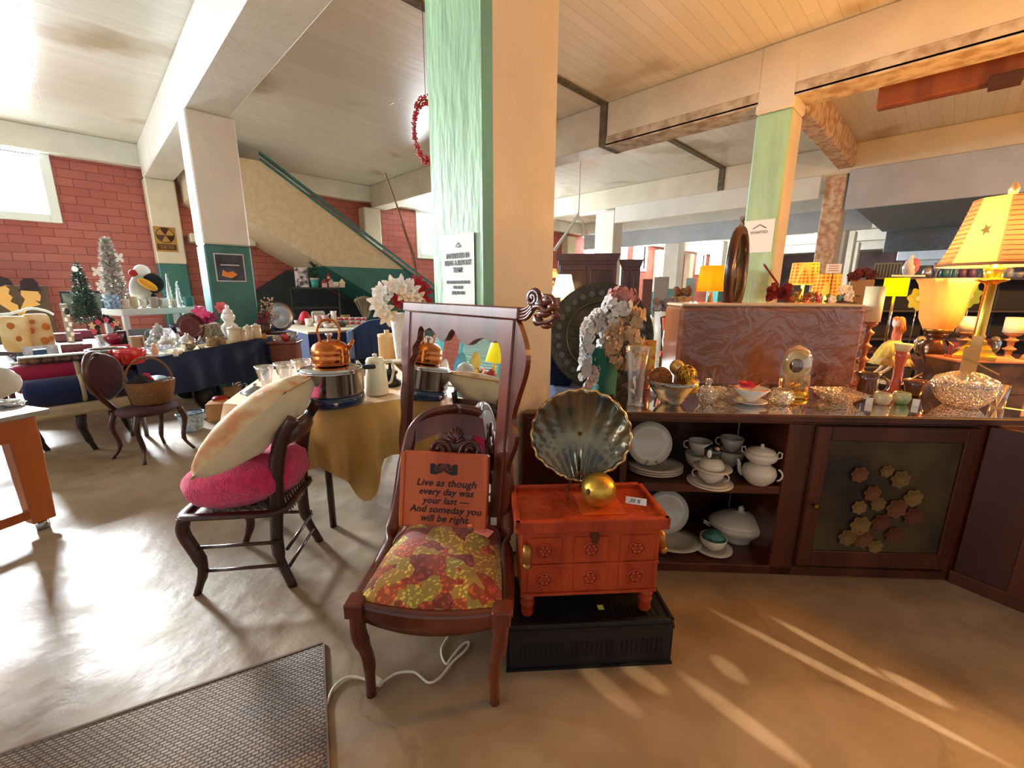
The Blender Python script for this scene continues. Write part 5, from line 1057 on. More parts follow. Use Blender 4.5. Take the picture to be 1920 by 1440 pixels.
# ================================================================ navy cloth table with teapots and canisters
NZ = .80
p1, p2 = onz(250, 678, NZ), onz(523, 628, NZ); dd = p2-p1; rn = math.degrees(math.atan2(dd.y, dd.x)); WN = dd.length
t = T('navy_cloth_table', 'long table under a navy cloth carrying teapots and canisters', 'table', loc=(p1.x, p1.y, 0), sc=1, rz=rn)
def nv(u, v): x = u*WN; w_ = .02*math.sin(x*17)+.02*math.sin(x*7.3); return (x, -.02-.03*v+w_*v, NZ+.004-(.40+.18*u)*v)
t.add('navy_cloth', MB().grid(nv, 90, 5).grid(lambda u, v: (u*WN, v*.32-.02, NZ+.004), 2, 2).grid(lambda u, v: (.42+u*(WN*.8-.42), .3+v*.45, NZ+.004), 2, 2).grid(lambda u, v: (WN+.01, -.02+u*.32, NZ+.004-.55*v), 6, 3), NAVY)
t.B('tabletop', 0, WN, 0, .3, NZ-.03, NZ, DARKW); t.B('tabletop', .42, WN*.8, .302, .75, NZ-.03, NZ, DARKW); t.B('cream_runner', .45, WN-.1, .0, .3, NZ+.005, NZ+.01, mat('cream_runner', 'cbb88e', .8))
for x in (.1, WN/2-.1, WN-.1):
    for y in (.1, .25): t.W('leg', [(x, y, 0), (x, y, NZ-.03)], .02, STEEL)
NT = NZ+.011
def N_(nm, lb, cat, x, y, z=NT, **k): return T(nm, lb, cat, x, y, z, **k)
IV = mat('ivory_ceramic', 'cfc0a4', .4, coat=.3)
for x, y, r, h, lb in ((441, 640, 13, 29, 'largest ivory canister at the left of the canister row'), (457, 639, 6, 24, 'narrow ivory jar second in the canister row'), (467, 636, 8, 27, 'middle sized ivory canister in the row'), (482, 634, 9, 27, 'right hand ivory canister next to the magenta flowers')):
    t = N_('canister', lb, 'canister', x, y, grp='ivory canisters on the navy cloth table'); t.L('body', [(r, 0), (r+.6, 2), (r, h*.8)], IV, seg=18); t.L('lid', [(r+.8, h*.8), (r, h*.88), (2, h*.94), (3, h), (0, h+1)], IV, seg=18)
t = N_('lidded_vase', 'white frilly lidded porcelain vase behind the ivory canisters', 'vase', 438, 634, NT); t.L('body', [(8, 0), (10, 4), (16, 18), (15, 24), (8, 30), (12, 36), (13, 40), (10, 46)], PORCW, seg=24, rib=(8, .06)); t.L('lid', [(11, 46), (8, 52), (3, 55), (4, 60), (0, 62)], PORCW, seg=16)
t.o.location += Vector((-.03, .0, 0))
for x, y in ((389, 640), (408, 638)):
    t = N_('metal_box', 'grey antiqued storage tin, %s of the pair by the maroon plate' % ('left' if x < 400 else 'right'), 'tin', x, y, grp='grey storage tins'); t.B('tin', -10, 9, 0, 12, 0, 31, mat('antique_tin', 'a09880', .5, .2, col2='6c6454', vs=30), 1.)
for x, y in ((397, 648), (415, 646)):
    t = N_('stoneware_jar', 'small mottled brown stoneware jar, %s of two at the table edge' % ('left' if x < 400 else 'right'), 'jar', x, y, grp='small stoneware jars'); t.U('jar', [(9, 0), (10, 3), (9.5, 13), (8.5, 16)], mat('mottled_stoneware', 'a88e64', .6, col2='6e5636', vs=50), seg=18)
t = N_('maroon_plate', 'large shiny maroon plate standing upright behind the silver teapot', 'plate', 362, 642); t.add('plate', t.m().lathe([(0, 2), (12, 2), (15, 0), (26, 4), (27, 5), (15, 2), (0, 4)], at=(0, 10, 26), seg=40, M=RX(72)), mat('maroon_gloss', '5c1420', .12, .2, coat=1.)); t.o.scale = (1, 1, 1)
t = N_('silver_teapot', 'round silver teapot in front of the maroon plate', 'teapot', 354, 656)
SIL = mat('polished_silver', 'c8c8c4', .12, 1.); t.L('body', [(8, 0), (14, 4), (18, 13), (16, 20), (9, 25), (7, 26), (3, 28), (4, 31), (0, 32)], SIL, seg=28); t.W('spout', [(14, 0, 10), (23, 0, 18), (26, 0, 25)], [4, 3, 2], SIL); t.W('handle', arc(-17, 14, 8, 80, 280, 10), 1.2, SIL)
for x, y, s_, lb in ((316, 662, 1.1, 'large round clear glass teapot nearest the cloth edge'), (286, 655, .75, 'small clear glass teapot left of the large glass one'), (300, 640, 1., 'clear glass kettle with a lid behind the glass teapots')):
    t = N_('glass_teapot', lb, 'teapot', x, y, grp='clear glass teapots on the navy cloth table'); b = t.m(); b.s *= s_
    b.lathe([(8, 0), (16, 4), (19, 12), (17, 20), (9, 25), (8, 27)], seg=24).tube([(14, 0, 10), (22, 0, 17), (25, 0, 24)], [3.6, 2.6, 1.8], 8); t.add('body', b, thin_glass('teapot_glass', (.95, .97, .97), .2)); b = t.m(); b.s *= s_; t.add('lid', b.lathe([(10, 26), (8, 29), (3, 31), (3, 34), (0, 35)], seg=20), thin_glass('teapot_glass')); b = t.m(); b.s *= s_; t.add('handle', b.tube(arc(-17, 13, 9, 75, 285, 10), 1.4, 6), GLASS)
t = N_('cookie_figurine', 'small pale figurine on a saucer at the left end of the navy table', 'figurine', 292, 668); t.L('saucer', [(0, 0), (18, 2), (19, 3), (0, 2)], PORC, seg=20); t.E('body', (0, 0, 10), (8, 6, 9), mat('pale_pink_glaze', 'd8a890', .4)); t.E('head', (0, 0, 20), 5, mat('pale_pink_glaze', 'd8a890'))
t = N_('wooden_frame_box', 'tan wooden box frame leaning beside the glass kettle', 'box', 262, 664, yaw=25); b = t.m()
for q in ((-14, 14, 0, 4), (-14, 14, 30, 34), (-14, -10, 4, 30), (10, 14, 4, 30)): b.box(q[0], q[1], -4, 6, q[2], q[3], .5)
b.box(-10, 10, 4, 5, 4, 30); t.add('frame', b, mat('tan_box_wood', 'a89070', .7))
t = N_('red_casserole', 'bright red round casserole dish at the left end of the navy cloth', 'pot', 247, 682); RED = mat('glossy_red', 'b81c24', .18, coat=1.); t.U('pot', [(22, 0), (28, 3), (32, 24), (31, 28)], RED, seg=32); t.W('handle', [(-30, 0, 22), (-38, 0, 24), (-38, 0, 26), (-30, 0, 27)], 2, RED)
def clutter(nm, lb, cat, x, y, z, shape, m_, w_, h):
    t = T(nm, lb, cat, x, y, z)
    if shape == 'bowl': t.U('body', [(w_*.5, 0), (w_*.85, h*.4), (w_, h)], m_, seg=20)
    elif shape == 'jar': t.L('body', [(w_*.8, 0), (w_, h*.2), (w_, h*.7), (w_*.6, h*.8)], m_, seg=18); t.L('lid', [(w_*.7, h*.8), (w_*.6, h*.93), (w_*.2, h*.95), (w_*.2, h), (0, h*1.02)], m_, seg=18)
    elif shape == 'plate': t.add('body', t.m().lathe([(0, 1), (w_*.6, 1), (w_, 3), (w_, 4), (w_*.6, 2), (0, 2)], at=(0, 0, h), seg=28, M=RX(70)), m_)
    elif shape == 'lid': t.L('body', [(w_, 0), (w_*.9, h*.4), (w_*.3, h*.7)], m_, seg=20); t.L('knob', [(w_*.1, h*.7), (w_*.16, h*.9), (0, h)], m_, seg=12)
    elif shape == 'box': t.B('body', -w_, w_, 0, w_, 0, h, m_, .8)
    return t
DKM = mat('dull_grey_metal', '5c6064', .35, .7, var=.2); BKM = mat('clutter_24282c', '24282c')
for a in (('saucepan', 'grey saucepan upside down at the left end under the navy table', 'pan', 350, 735, 0, 'lid', DKM, 17, 16), ('glass_plate', 'smoky glass plate leaning behind the tan board', 'plate', 452, 738, 0, 'plate', SMOKE, 15, 14), ('wok', 'wide black wok on the floor between the stock pot and the board', 'pan', 428, 762, 0, 'bowl', BKM, 20, 14), ('serving_cloche', 'bright silver domed cloche on the floor under the middle of the navy table', 'cloche', 412, 740, 0, 'lid', SIL, 14, 14),
    ('brass_tray', 'small brown metal tray at the right end under the navy table', 'tray', 490, 738, 0, 'plate', mat('dull_brass', '7c6438', .4, .7), 13, 12), ('cardboard_box', 'flat cardboard box lying under the right end of the navy table', 'box', 508, 745, 0, 'box', mat('cardboard', '94744c', .8), 18, 12), ('black_casserole', 'small black casserole pot right of the stacked lids', 'pot', 470, 752, 0, 'jar', BKM, 14, 16), ('white_bowl', 'small white bowl on the floor beside the enamel tub', 'bowl', 385, 785, 0, 'bowl', PORCW, 9, 9)): clutter(*a)
for a in (('milk_glass_jar', 'small white lidded jar at the left of the navy table runner', 'jar', 330, 668, NT, 'jar', PORCW, 6, 14), ('sauce_dish', 'small silver sauce dish right of the silver teapot', 'dish', 379, 655, NT, 'bowl', SIL, 7, 6), ('crystal_bowl', 'small crystal bowl between the silver teapot and the large glass teapot', 'bowl', 337, 664, NT, 'bowl', CRYST, 8, 8), ('mustard_jar', 'tiny amber jar at the right end of the canister row', 'jar', 496, 636, NT, 'jar', mat('amber_glaze', 'a8742c', .3), 5, 11),
    ('white_plate', 'white plate leaning behind the pair of grey tins', 'plate', 404, 632, NT, 'plate', PORCW, 13, 15), ('cream_crock', 'cream crock with a lid behind the maroon plate', 'crock', 344, 634, NT, 'jar', IV, 9, 20)): clutter(*a)
# white shelf riser with Christmas things
wl, wr = dep(229, 583, 6.0), dep(383, 571, 7.1); WSZ = (wl.z+wr.z)/2; dd = (wr-wl); dd.z = 0; rw = math.degrees(math.atan2(dd.y, dd.x)); WW_ = dd.length
t = T('white_riser_shelf', 'low white shelf riser with square legs standing on the navy cloth table', 'shelf', loc=(wl.x, wl.y, 0), sc=1, rz=rw)
WHP = mat('white_gloss_paint', 'd8dad4', .35)
t.B('top_board', 0, WW_, 0, .45, WSZ-.1, WSZ, WHP, .01)
for x, y in ((.04, .03), (WW_-.04, .03), (WW_*.62, .03), (.04, .42), (WW_-.04, .42)): t.B('leg', x-.035, x+.035, y-.03, y+.03, .7515, WSZ-.1, WHP, .006)
def WS(nm, lb, cat, x, off=.1, **k):
    f_ = (x-229)/(383-229); f_ = f_*(6.3/7.9)/(1-f_+f_*6.3/7.9) if 0 else f_
    # perspective-correct position along the shelf
    A_ = wl; B_ = wr; w0, w1 = 1/6.3, 1/7.9; l = (f_*w1)/((1-f_)*w0+f_*w1)
    p = A_.lerp(B_, (f_*w1)/( (1-f_)*w0+f_*w1)) if 0 else A_.lerp(B_, f_*6.0/(7.1-f_*(7.1-6.0)))
    n_ = Vector((-dd.y, dd.x, 0)).normalized(); p = Vector((p.x, p.y, WSZ+.001))+n_*off
    return T(nm, lb, cat, loc=p, **k)
def needle_cone(t, nm, h, r, n, m_, L=6, W=2, z0=0, seed=1, pw=.85):
    rn_ = random.Random(seed); b = t.m()
    for i in range(n):
        q = rn_.random()**.75; z = z0+h*(1-q)+0; rr = r*(q**pw)*rn_.uniform(.55, 1.); a = rn_.uniform(0, 6.283)
        b.petal((rr*math.cos(a)*.8, rr*math.sin(a)*.8, z0+h*(1-q)), (math.cos(a), math.sin(a), rn_.uniform(-.5, .5)), (0, 0, 1), L*rn_.uniform(.6, 1.3), W, .1)
    o = t.add(nm, b, m_); return o
t = WS('silver_christmas_tree', 'tall frosted silver Christmas tree with white bows on the white riser shelf', 'christmas tree', 240, .2)
needle_cone(t, 'frosted_needles', 112, 27, 2600, mat('frosted_silver', '9c968c', .6, .2, col2='d4d0c8', vs=30), 9, 4.6, 14, 2, .55); t.W('trunk', [(0, 0, 0), (0, 0, 118)], 2.2, DARKW); t.L('foot', [(14, 0), (12, 6), (0, 8)], mat('burlap', '9a8264', .9), seg=16)
for x, z in ((20, 92), (-26, 66), (-24, 40), (6, 36), (14, 60)): b = t.m(); b.flower((x, -14, z), (0, -1, 0), 10, 4, 7); t.add('white_bow', b, WHT)
t = WS('penguin_plush', 'plush penguin with black head, orange beak and grey wing leaning on the white shelf', 'plush toy', 292, .2)
t.E('body', (-4, 0, 30), (22, 16, 30), mat('grey_plush', 'a8a8a0', .95, sheen=.6)); t.E('head', (20, 0, 44), (22, 16, 19), mat('black_plush', '16181e', .95)); t.E('beak', (10, -15, 42), (20, 9, 8), mat('orange_felt', 'e0a030', .9), M=RY(28)); t.E('cap', (-12, 0, 62), (10, 8, 7), mat('red_felt', '9c2424', .9)); t.E('wing', (16, -6, 12), (10, 5, 14), mat('black_plush', '16181e')); t.E('white_hat', (4, 2, 66), (16, 10, 12), WHT)
for x, off, h, r, lb in ((334, .15, 62, 9, 'taller silver tinsel cone tree on the white shelf'), (354, .2, 46, 8, 'shorter silver tinsel cone tree at the right of the white shelf')):
    t = WS('tinsel_cone', lb, 'ornament', x, off); needle_cone(t, 'tinsel', h-4, r, 260, mat('silver_tinsel', 'c8ccc8', .3, .8), 3.5, 1.6, 3, x); t.L('core', [(r*.8, 0), (r*.7, 4), (1, h-4), (0, h)], mat('silver_tinsel', 'c8ccc8'), seg=14)
for x, off, r, h, m_, lb in ((218, .05, 16, 26, mat('blue_white_china', 'a8c4d8', .25, col2='3c6c9c', vs=34, coat=.6), 'blue and white china jar at the left end of the white shelf'), (242, .03, 7, 18, PORC, 'slim cream milk jug on the white shelf'), (257, .06, 10, 22, mat('beige_mug', 'c8bca0', .5), 'beige patterned mug under the silver tree'), (273, .04, 7, 16, PORCW, 'small white cup with green trim on the white shelf'), (295, .05, 9, 20, mat('grey_mug', 'a89e90', .5), 'grey brown mug in front of the penguin'), (312, .05, 11, 17, PORCW, 'white square mug in front of the penguin'), (329, .04, 8, 14, IV, 'small ivory candle jar on the white shelf'), (362, .08, 10, 18, TEALP, 'dark teal pot at the right end of the white shelf')):
    t = WS('mug', lb, 'mug', x, off); t.U('body', [(r*.8, 0), (r, h*.2), (r, h*.8), (r*.95, h)], m_, seg=20)
    if 'mug' in lb: t.W('handle', arc(r, h*.5, h*.28, -80, 80, 8), 1.3, m_)
for x, y, m_, w_, h, lb in ((278, 617, mat('smoky_teal_glass', '4a6a74', .3, coat=.5), 32, 30, 'smoky teal glass box under the white shelf'), (232, 602, BLACKPL, 9, 26, 'dark bottle case under the left leg of the white shelf')):
    t = T('glass_case', lb, 'box', x, None, .752, d=5.75); t.B('case', -w_, w_, 0, 10, 0, h, m_, 1)
t = N_('goblet', 'white stemmed dish with a navy bowl under the white shelf', 'goblet', 334, None, .752, d=6.2); t.L('foot', [(9, 0), (3, 3), (3, 14), (0, 15)], PORCW, seg=18); t.U('bowl', [(3, 14), (9, 22), (14, 32)], mat('cobalt_glass', '1c2850', .15, coat=1.), seg=20)
t = T('poinsettia_plant', 'pink poinsettia with a dark maroon pot right of the white shelf', 'plant', 394, None, NT, d=6.2)
t.U('pot', [(13, 0), (17, 22)], mat('maroon_pot', '5c1430', .4), seg=18); b = t.m(); rnd = random.Random(9)
for x, y, z in ((-10, 0, 36), (-18, 0, 30), (0, -4, 30), (-6, -6, 24), (8, 0, 34)): b.flower((x, y, z), (rnd.uniform(-.4, .4), -.8, .6), 15, 6, 9, .1)
t.add('magenta_leaves', b, mat('magenta_leaf', '8c1c48', .6, var=.3, vs=20)); b = t.m(); b.flower((-14, -6, 46), (0, -.8, .5), 15, 6, 8).flower((-2, -4, 43), (.2, -.8, .5), 10, 5, 7); t.add('pink_blooms', b, mat('hot_pink_petals', 'e0508c', .6))
t = T('anthurium', 'single coral pink round silk bloom on a stem beside the teal pillar', 'flower', 424, None, NT, d=6.1); t.W('stem', [(0, 0, 0), (-6, 0, 30), (0, 0, 52)], 1, LEAF); b = t.m(); b.flower((0, 0, 54), (.2, -.8, .6), 14, 7, 11, .1, lay=2); t.add('bloom', b, mat('coral_pink', 'e0707c', .6)); t.L('holder', [(6, 0), (8, 12), (0, 12)], BLACKPL, seg=12)
t = T('magenta_bouquet', 'bunch of magenta and gold sprigs right of the ivory canisters', 'flowers', 500, None, NT, d=6.55)
t.U('vase', [(8, 0), (11, 20)], DARKW, seg=16); b = t.m()
for k in range(60): a = rnd.uniform(0, 6.28); q = rnd.uniform(.2, 1); b.petal((14*q*math.cos(a), 10*q*math.sin(a), 18+20*rnd.random()), (math.cos(a), math.sin(a), rnd.uniform(-.2, 1)), (0, 0, 1), 9, 6, .1)
t.add('magenta_blooms', b, mat('magenta_petals', 'a81c54', .7, var=.3, vs=20)); b = t.m()
for k in range(60): a = rnd.uniform(0, 6.28); q = rnd.uniform(.2, 1); b.ell((8+16*q*math.cos(a), 8*q*math.sin(a), 34+34*rnd.random()), 1.7, 6, 4)
t.add('gold_sprigs', b, mat('gold_pink_beads', 'c8a084', .4, .3)); b = t.m()
for k in range(8): a = k*.8; b.tube([(4*math.cos(a), 4*math.sin(a), 14), (6+14*math.cos(a), 8*math.sin(a), 62)], .6, 4)
t.add('stems', b, LEAF)
t = T('round_silver_tray', 'round silver tray standing upright behind the magenta bouquet', 'tray', 527, None, NT, d=7.0); t.add('tray', t.m().lathe([(0, 2), (15, 2), (18, 0), (27, 3), (27, 5), (18, 2), (0, 4)], at=(0, 6, 27), seg=40, M=RX(80) @ RZ(0)), STEEL)
t = T('stand_table', 'small dark table under the silver tray', 'table', 527, None, NT-.0125, d=7.05); t.B('top', -22, 22, -8, 14, -3, 0, DARKW, .5); t.B('pedestal', -8, 8, 0, 8, -85, -3, DARKW, .5)
# small red brown chest with drawers
t = T('small_drawer_chest', 'small reddish chest of drawers holding a red dish and glassware', 'chest', 542, 735, 0, yaw=-18)
RB = wood('rosy_wood', '8a5040', '6e3a2c', .4, 6, .2)
t.B('body', -28, 22, 0, 40, 0, 90, RB, 1); t.B('top', -32, 26, -3, 43, 90, 94, RB, 1)
for k in range(3): d_ = t.B('drawer', 23-1, 24.5, 3, 37, 8+27*k, 31+27*k, RB, .5) if 0 else t.B('drawer', -25, 19, -1.5, 0, 8+27*k, 31+27*k, RB, .5); t.add('knob', t.m().ell((-3, -3, 19+27*k), 2), OLDBRASS, d_)
ZT = t.loc.z+94.5*t.s; base = t
for dx, lb, nm, cat, fn in ((-16, 'crystal bowl on the small drawer chest', 'glass_bowl', 'bowl', 0), (2, 'red glass dish on the small drawer chest', 'red_dish', 'dish', 1), (14, 'clear glass jar on the small drawer chest', 'glass_jar', 'jar', 2)):
    q = T(nm, lb, cat, loc=base.at(dx, 12, 94.5), sc=base.s)
    q.U('vessel', [(5, 0), (8, 3), (10+fn, 10+3*fn)], [CRYST, RED, SMOKE][fn], seg=18)
# ================================================================ left display table (z .75) with pillow, trays, red pans
LZ_ = .75; q1, q2 = onz(-20, 694, LZ_), onz(215, 672, LZ_); dd2 = q2-q1; rl_ = math.degrees(math.atan2(dd2.y, dd2.x)); WL = dd2.length
t = T('display_table', 'long display table crowded with red kitchenware at the left', 'table', loc=(q1.x, q1.y, 0), sc=1, rz=rl_)
t.B('tabletop', 0, WL, 0, 1.2, LZ_-.03, LZ_, mat('dark_table_cloth', '3a2c30', .8), .006)
for x, y in ((.1, .1), (WL-.1, .1), (.1, 1.1), (WL-.1, 1.1)): t.W('leg', [(x, y, 0), (x, y, LZ_-.03)], .025, DARKW)
t = T('back_display_table', 'second display table against the brick wall under the green Christmas tree', 'table', 110, None, 0, d=5.25, rz=math.degrees(YAW)-90)
t.B('tabletop', -190, 80, 0, 490, (LZ_-.035)/t.s, LZ_/t.s, mat('dark_table_cloth', ''), .5)
for x in (-180, 72):
    for y in (8, 480): t.W('leg', [(x, y, 0), (x, y, (LZ_-.04)/t.s)], 3, DARKW)
def Lt(nm, lb, cat, x, y, z=LZ_+.001, **k): return T(nm, lb, cat, x, y, z, **k)
t = Lt('pumpkin_pillow', 'square cream pillow printed with orange pumpkins on the display table', 'pillow', 60, 660)
b = t.m(); b.ell((-20, 8, 34), (30, 12, 33), 30, 20, p=.35, M=RZ(-20)); b.ell((22, 12, 36), (28, 11, 34), 30, 20, p=.35); PUM = mat('pumpkin_print', 'e8d6a8', .85, col2='dcb87c', vs=6, detail=1); t.add('pillow', b, PUM)
for x, z, r in ((8, 40, 7), (38, 46, 8), (30, 20, 8), (14, 56, 5), (-28, 50, 7), (-18, 26, 6), (44, 24, 5)): t.E('printed_pumpkin', (x, -3.5 if x > 0 else -7, z), (r, 1.5, r*.85), mat('pumpkin_orange', 'c07030', .85))
t = Lt('lace_doily', 'white lace cloth hanging below the pumpkin pillow', 'doily', 80, 672); t.add('lace', t.m().grid(lambda u, v: (-34+68*u, -4-3*v+2*math.sin(u*20), 24-20*v+4*math.sin(u*9)*v), 30, 6, th=(0, .6, 0)), mat('lace_white', 'dcdcdc', .9, col2='b8bcc4', vs=30))
t = T('white_bench_rail', 'white curved metal headboard arching behind the pumpkin pillow', 'headboard', 60, None, 0, d=6.0)
b = t.m(); b.tube(spline([(-110, 0, 110), (-60, 0, 133), (-28, 0, 150), (0, 0, 154), (36, 0, 162), (64, 0, 158), (80, 0, 150)], 5), 2.6, 8); t.add('top_rail', b, WHP)
for k in range(5): t.W('bar', [(-100+40*k, 2, 0), (-100+40*k, 2, 112+26*math.sin(k*.8))], 1.5, WHP)
for k in range(3): t.B('slat', -110, -34, 1, 3, 104+12*k, 111+12*k, WHP, .5)
for x, y, w_, h, m_, lb, nm in ((80, 678, 24, 10, mat('blue_white_dishes', 'c8d4e0', .2, col2='2c4c7c', vs=14, coat=.6), 'stack of blue and white baking dishes in front of the lace cloth', 'baking_dish'), (38, 684, 22, 5, PORCW, 'white oval platter on the display table edge', 'oval_platter'), (40, 676, 17, 7, mat('navy_dish', '2a3a68', .2, coat=.6), 'navy dish behind the white oval platter', 'navy_dish')):
    t = Lt(nm, lb, 'dish', x, y); t.U('dish', [(w_*.7, 0), (w_*.9, h*.5), (w_, h)], m_, seg=28, sq=.7)
t = Lt('teal_book', 'dark teal folded card standing on the baking dishes', 'book', 80, 678); t.o.location.z += .05; t.B('book', -14, 12, -2, 8, 0, 14, mat('petrol_blue', '1c4c60', .5), .6)
for x, y, w_, h, c, lb in ((130, 640, 26, 14, '5c1c24', 'maroon lacquer tray box with white rim, back one'), (160, 634, 18, 14, '6c2430', 'maroon lacquer box at the back right of the trays'), (148, 668, 30, 22, '6a1c18', 'dark red glass serving box in front of the maroon trays')):
    t = Lt('lacquer_box', lb, 'box', x, y); t.B('box', -w_, w_, 0, 16, 0, h, mat('lacquer_'+c, c, .25, coat=.6), 1.4); t.B('rim', -w_-1, w_*.4, -1, 17, h, h+2, PORCW, .5)
t = Lt('serving_tray', 'dark tray with four white oval dishes and a brass handle', 'tray', 165, 683); t.B('tray', -32, 30, 0, 22, 0, 9, mat('dark_tray', '3a2420', .4, coat=.4), 1.5)
for k in range(4): t.add('white_dish', t.m().ell((-22+14*k, 8, 12), (7, 6, 3.4), 14, 8), PORCW)
t.W('brass_handle', [(-12, -2, 3), (-12, -3, 7), (12, -3, 7), (12, -2, 3)], 1.1, BRASS)
t = Lt('grey_casserole', 'large grey lidded pan with printed text in front of the red pans', 'pan', 206, 690); t.U('pan', [(28, 0), (34, 6), (40, 30), (42, 34)], mat('warm_grey_enamel', '6e6460', .4), seg=32); t.W('lip', [(40*math.cos(k*.4), 40*math.sin(k*.4), 35) for k in range(16)], 2, STEEL, closed=True)
t = Lt('red_roaster', 'long shallow red roasting pan behind the grey pan', 'pan', 236, 662); t.U('pan', [(26, 0), (34, 4), (38, 15)], RED, seg=32, sq=.6)
t = Lt('red_bowl', 'crimson mixing bowl behind the red roasting pan', 'bowl', 216, 648); t.U('bowl', [(10, 0), (17, 8), (22, 22)], mat('crimson_gloss', '9c1830', .2, coat=.8), seg=26)
t = Lt('plastic_pitcher', 'small clear plastic pitcher beside the crimson bowl', 'pitcher', 192, 650); t.U('pitcher', [(7, 0), (9, 22)], SMOKE, seg=18)
t = Lt('green_christmas_tree', 'small dark green Christmas tree with a round ornament on the display table', 'christmas tree', 170, 625)
needle_cone(t, 'green_needles', 108, 34, 2200, mat('spruce_green', '24382c', .9, col2='3c5242', vs=30), 9, 3.6, 18, 5, .8); t.W('trunk', [(0, 0, 0), (0, 0, 120)], 2.5, DARKW); t.E('eye_ornament', (-4, -14, 116), (6, 3, 5), WHT)
t.L('stand', [(16, 0), (16, 3), (3, 5), (0, 5)], DARKW, seg=12)
t = Lt('holiday_wreath', 'dark wreath of greenery with red and cream blossoms behind the red bowl', 'wreath', 205, 640); b = t.m(); rnd = random.Random(11)
for k in range(170): a = rnd.uniform(0, 6.28); q = rnd.uniform(.6, 1.1); b.petal((18*q*math.cos(a), rnd.uniform(-5, 5), 22+18*q*math.sin(a)), (math.cos(a), rnd.uniform(-.7, .4), math.sin(a)), (0, -1, 0), 9, 4, .1)
t.add('greenery', b, mat('dark_holly', '1f3028', .7)); b = t.m()
for x, z in ((-14, 36), (2, 40), (-10, 8), (12, 30), (-24, 20)): b.flower((x, -8, z), (0, -1, .2), 6, 5, 5)
t.add('blossoms', b, mat('rosy_blossom', 'c04858', .7)); b = t.m()
for x, z in ((-26, 30), (20, 34), (22, 14)): b.flower((x, -8, z), (0, -1, .2), 7, 5, 4)
t.add('cream_blossoms', b, CRM)
t = Lt('nutcracker_column', 'checkered black and white post ornament left of the green tree', 'ornament', 135, 645); t.B('post', -7, 7, 0, 10, 0, 74, mat('grey_post', '8c8a80', .6), 1); b = t.m()
for k in range(7): b.box(-2+6*(k % 2)-2, 4+6*(k % 2)-2, -1, 0, 6+9*k, 13+9*k)
t.add('checks', b, PORCW); t.E('knob', (4, -2, 60), 6, BLACKPL)
t = T('framed_landscape', 'framed grey landscape picture leaning behind the green tree', 'picture', 168, None, .752, d=7.3); b = t.m(); t.B('picture', -36, 36, 0, 2, 35, 72, mat('grey_landscape', '8c9284', .6, col2='4c5c50', vs=6), .2); b = t.m()
for q in ((-40, 40, 31, 35), (-40, 40, 72, 76), (-40, -36, 35, 72), (36, 40, 35, 72)): b.box(q[0], q[1], -1, 3, q[2], q[3], .4)
t.add('frame', b, BLACKPL); t.B('easel', -3, 3, 3, 5, 0, 70, DARKW, .3)
# wall art board with three silhouette heads
t = T('silhouette_board', 'brown painted board with three cut out yellow heads wearing dark hats', 'artwork', 48, None, 0, d=8.2)
t.B('board', -110, 78, 0, 4, 0, 150, mat('brown_board', '5a4838', .7, var=.2), .6); YW = mat('pale_yellow_paint', 'd8a860', .7); PU = mat('plum_black_paint', '2e1a22', .7)
for nm, ox, k in (('head_silhouette', -70, 1), ('head_silhouette', -8, 0), ('head_silhouette', 44, -1)):
    z0 = 111; b = t.m()
    if k == 1: P = [(-18, 30), (8, 34), (14, 26), (12, 18), (6, 14), (14, 8), (24, -6), (20, -16), (0, -8), (-18, 2)]
    elif k == -1: P = [(-18, 30), (14, 28), (18, 20), (14, 10), (4, 12), (14, 4), (-12, -2), (-26, -18), (-34, -14), (-20, 6), (-14, 14), (-20, 22)]
    else: P = [(-14, 26), (-4, 36), (8, 38), (14, 32), (10, 24), (16, 18), (10, 10), (22, 4), (22, -6), (28, -16), (8, -8), (-10, 6), (-16, 8), (-10, 14), (-18, 20)]
    b.prism([(ox+x, z0+z) for x, z in P], -3, 0); t.add(nm, b, YW)
    b = t.m(); b.prism([(ox-26, z0+29), (ox-18, z0+33), (ox-16, z0+46), (ox-6, z0+52), (ox+10, z0+52), (ox+18, z0+44), (ox+18, z0+33), (ox+24, z0+29)] if k else [(ox-20, z0+18), (ox-24, z0+34), (ox-18, z0+50), (ox, z0+56), (ox+18, z0+50), (ox+24, z0+38), (ox+8, z0+40), (ox-8, z0+34)], -2.5, 0); t.add('hat', b, PU)
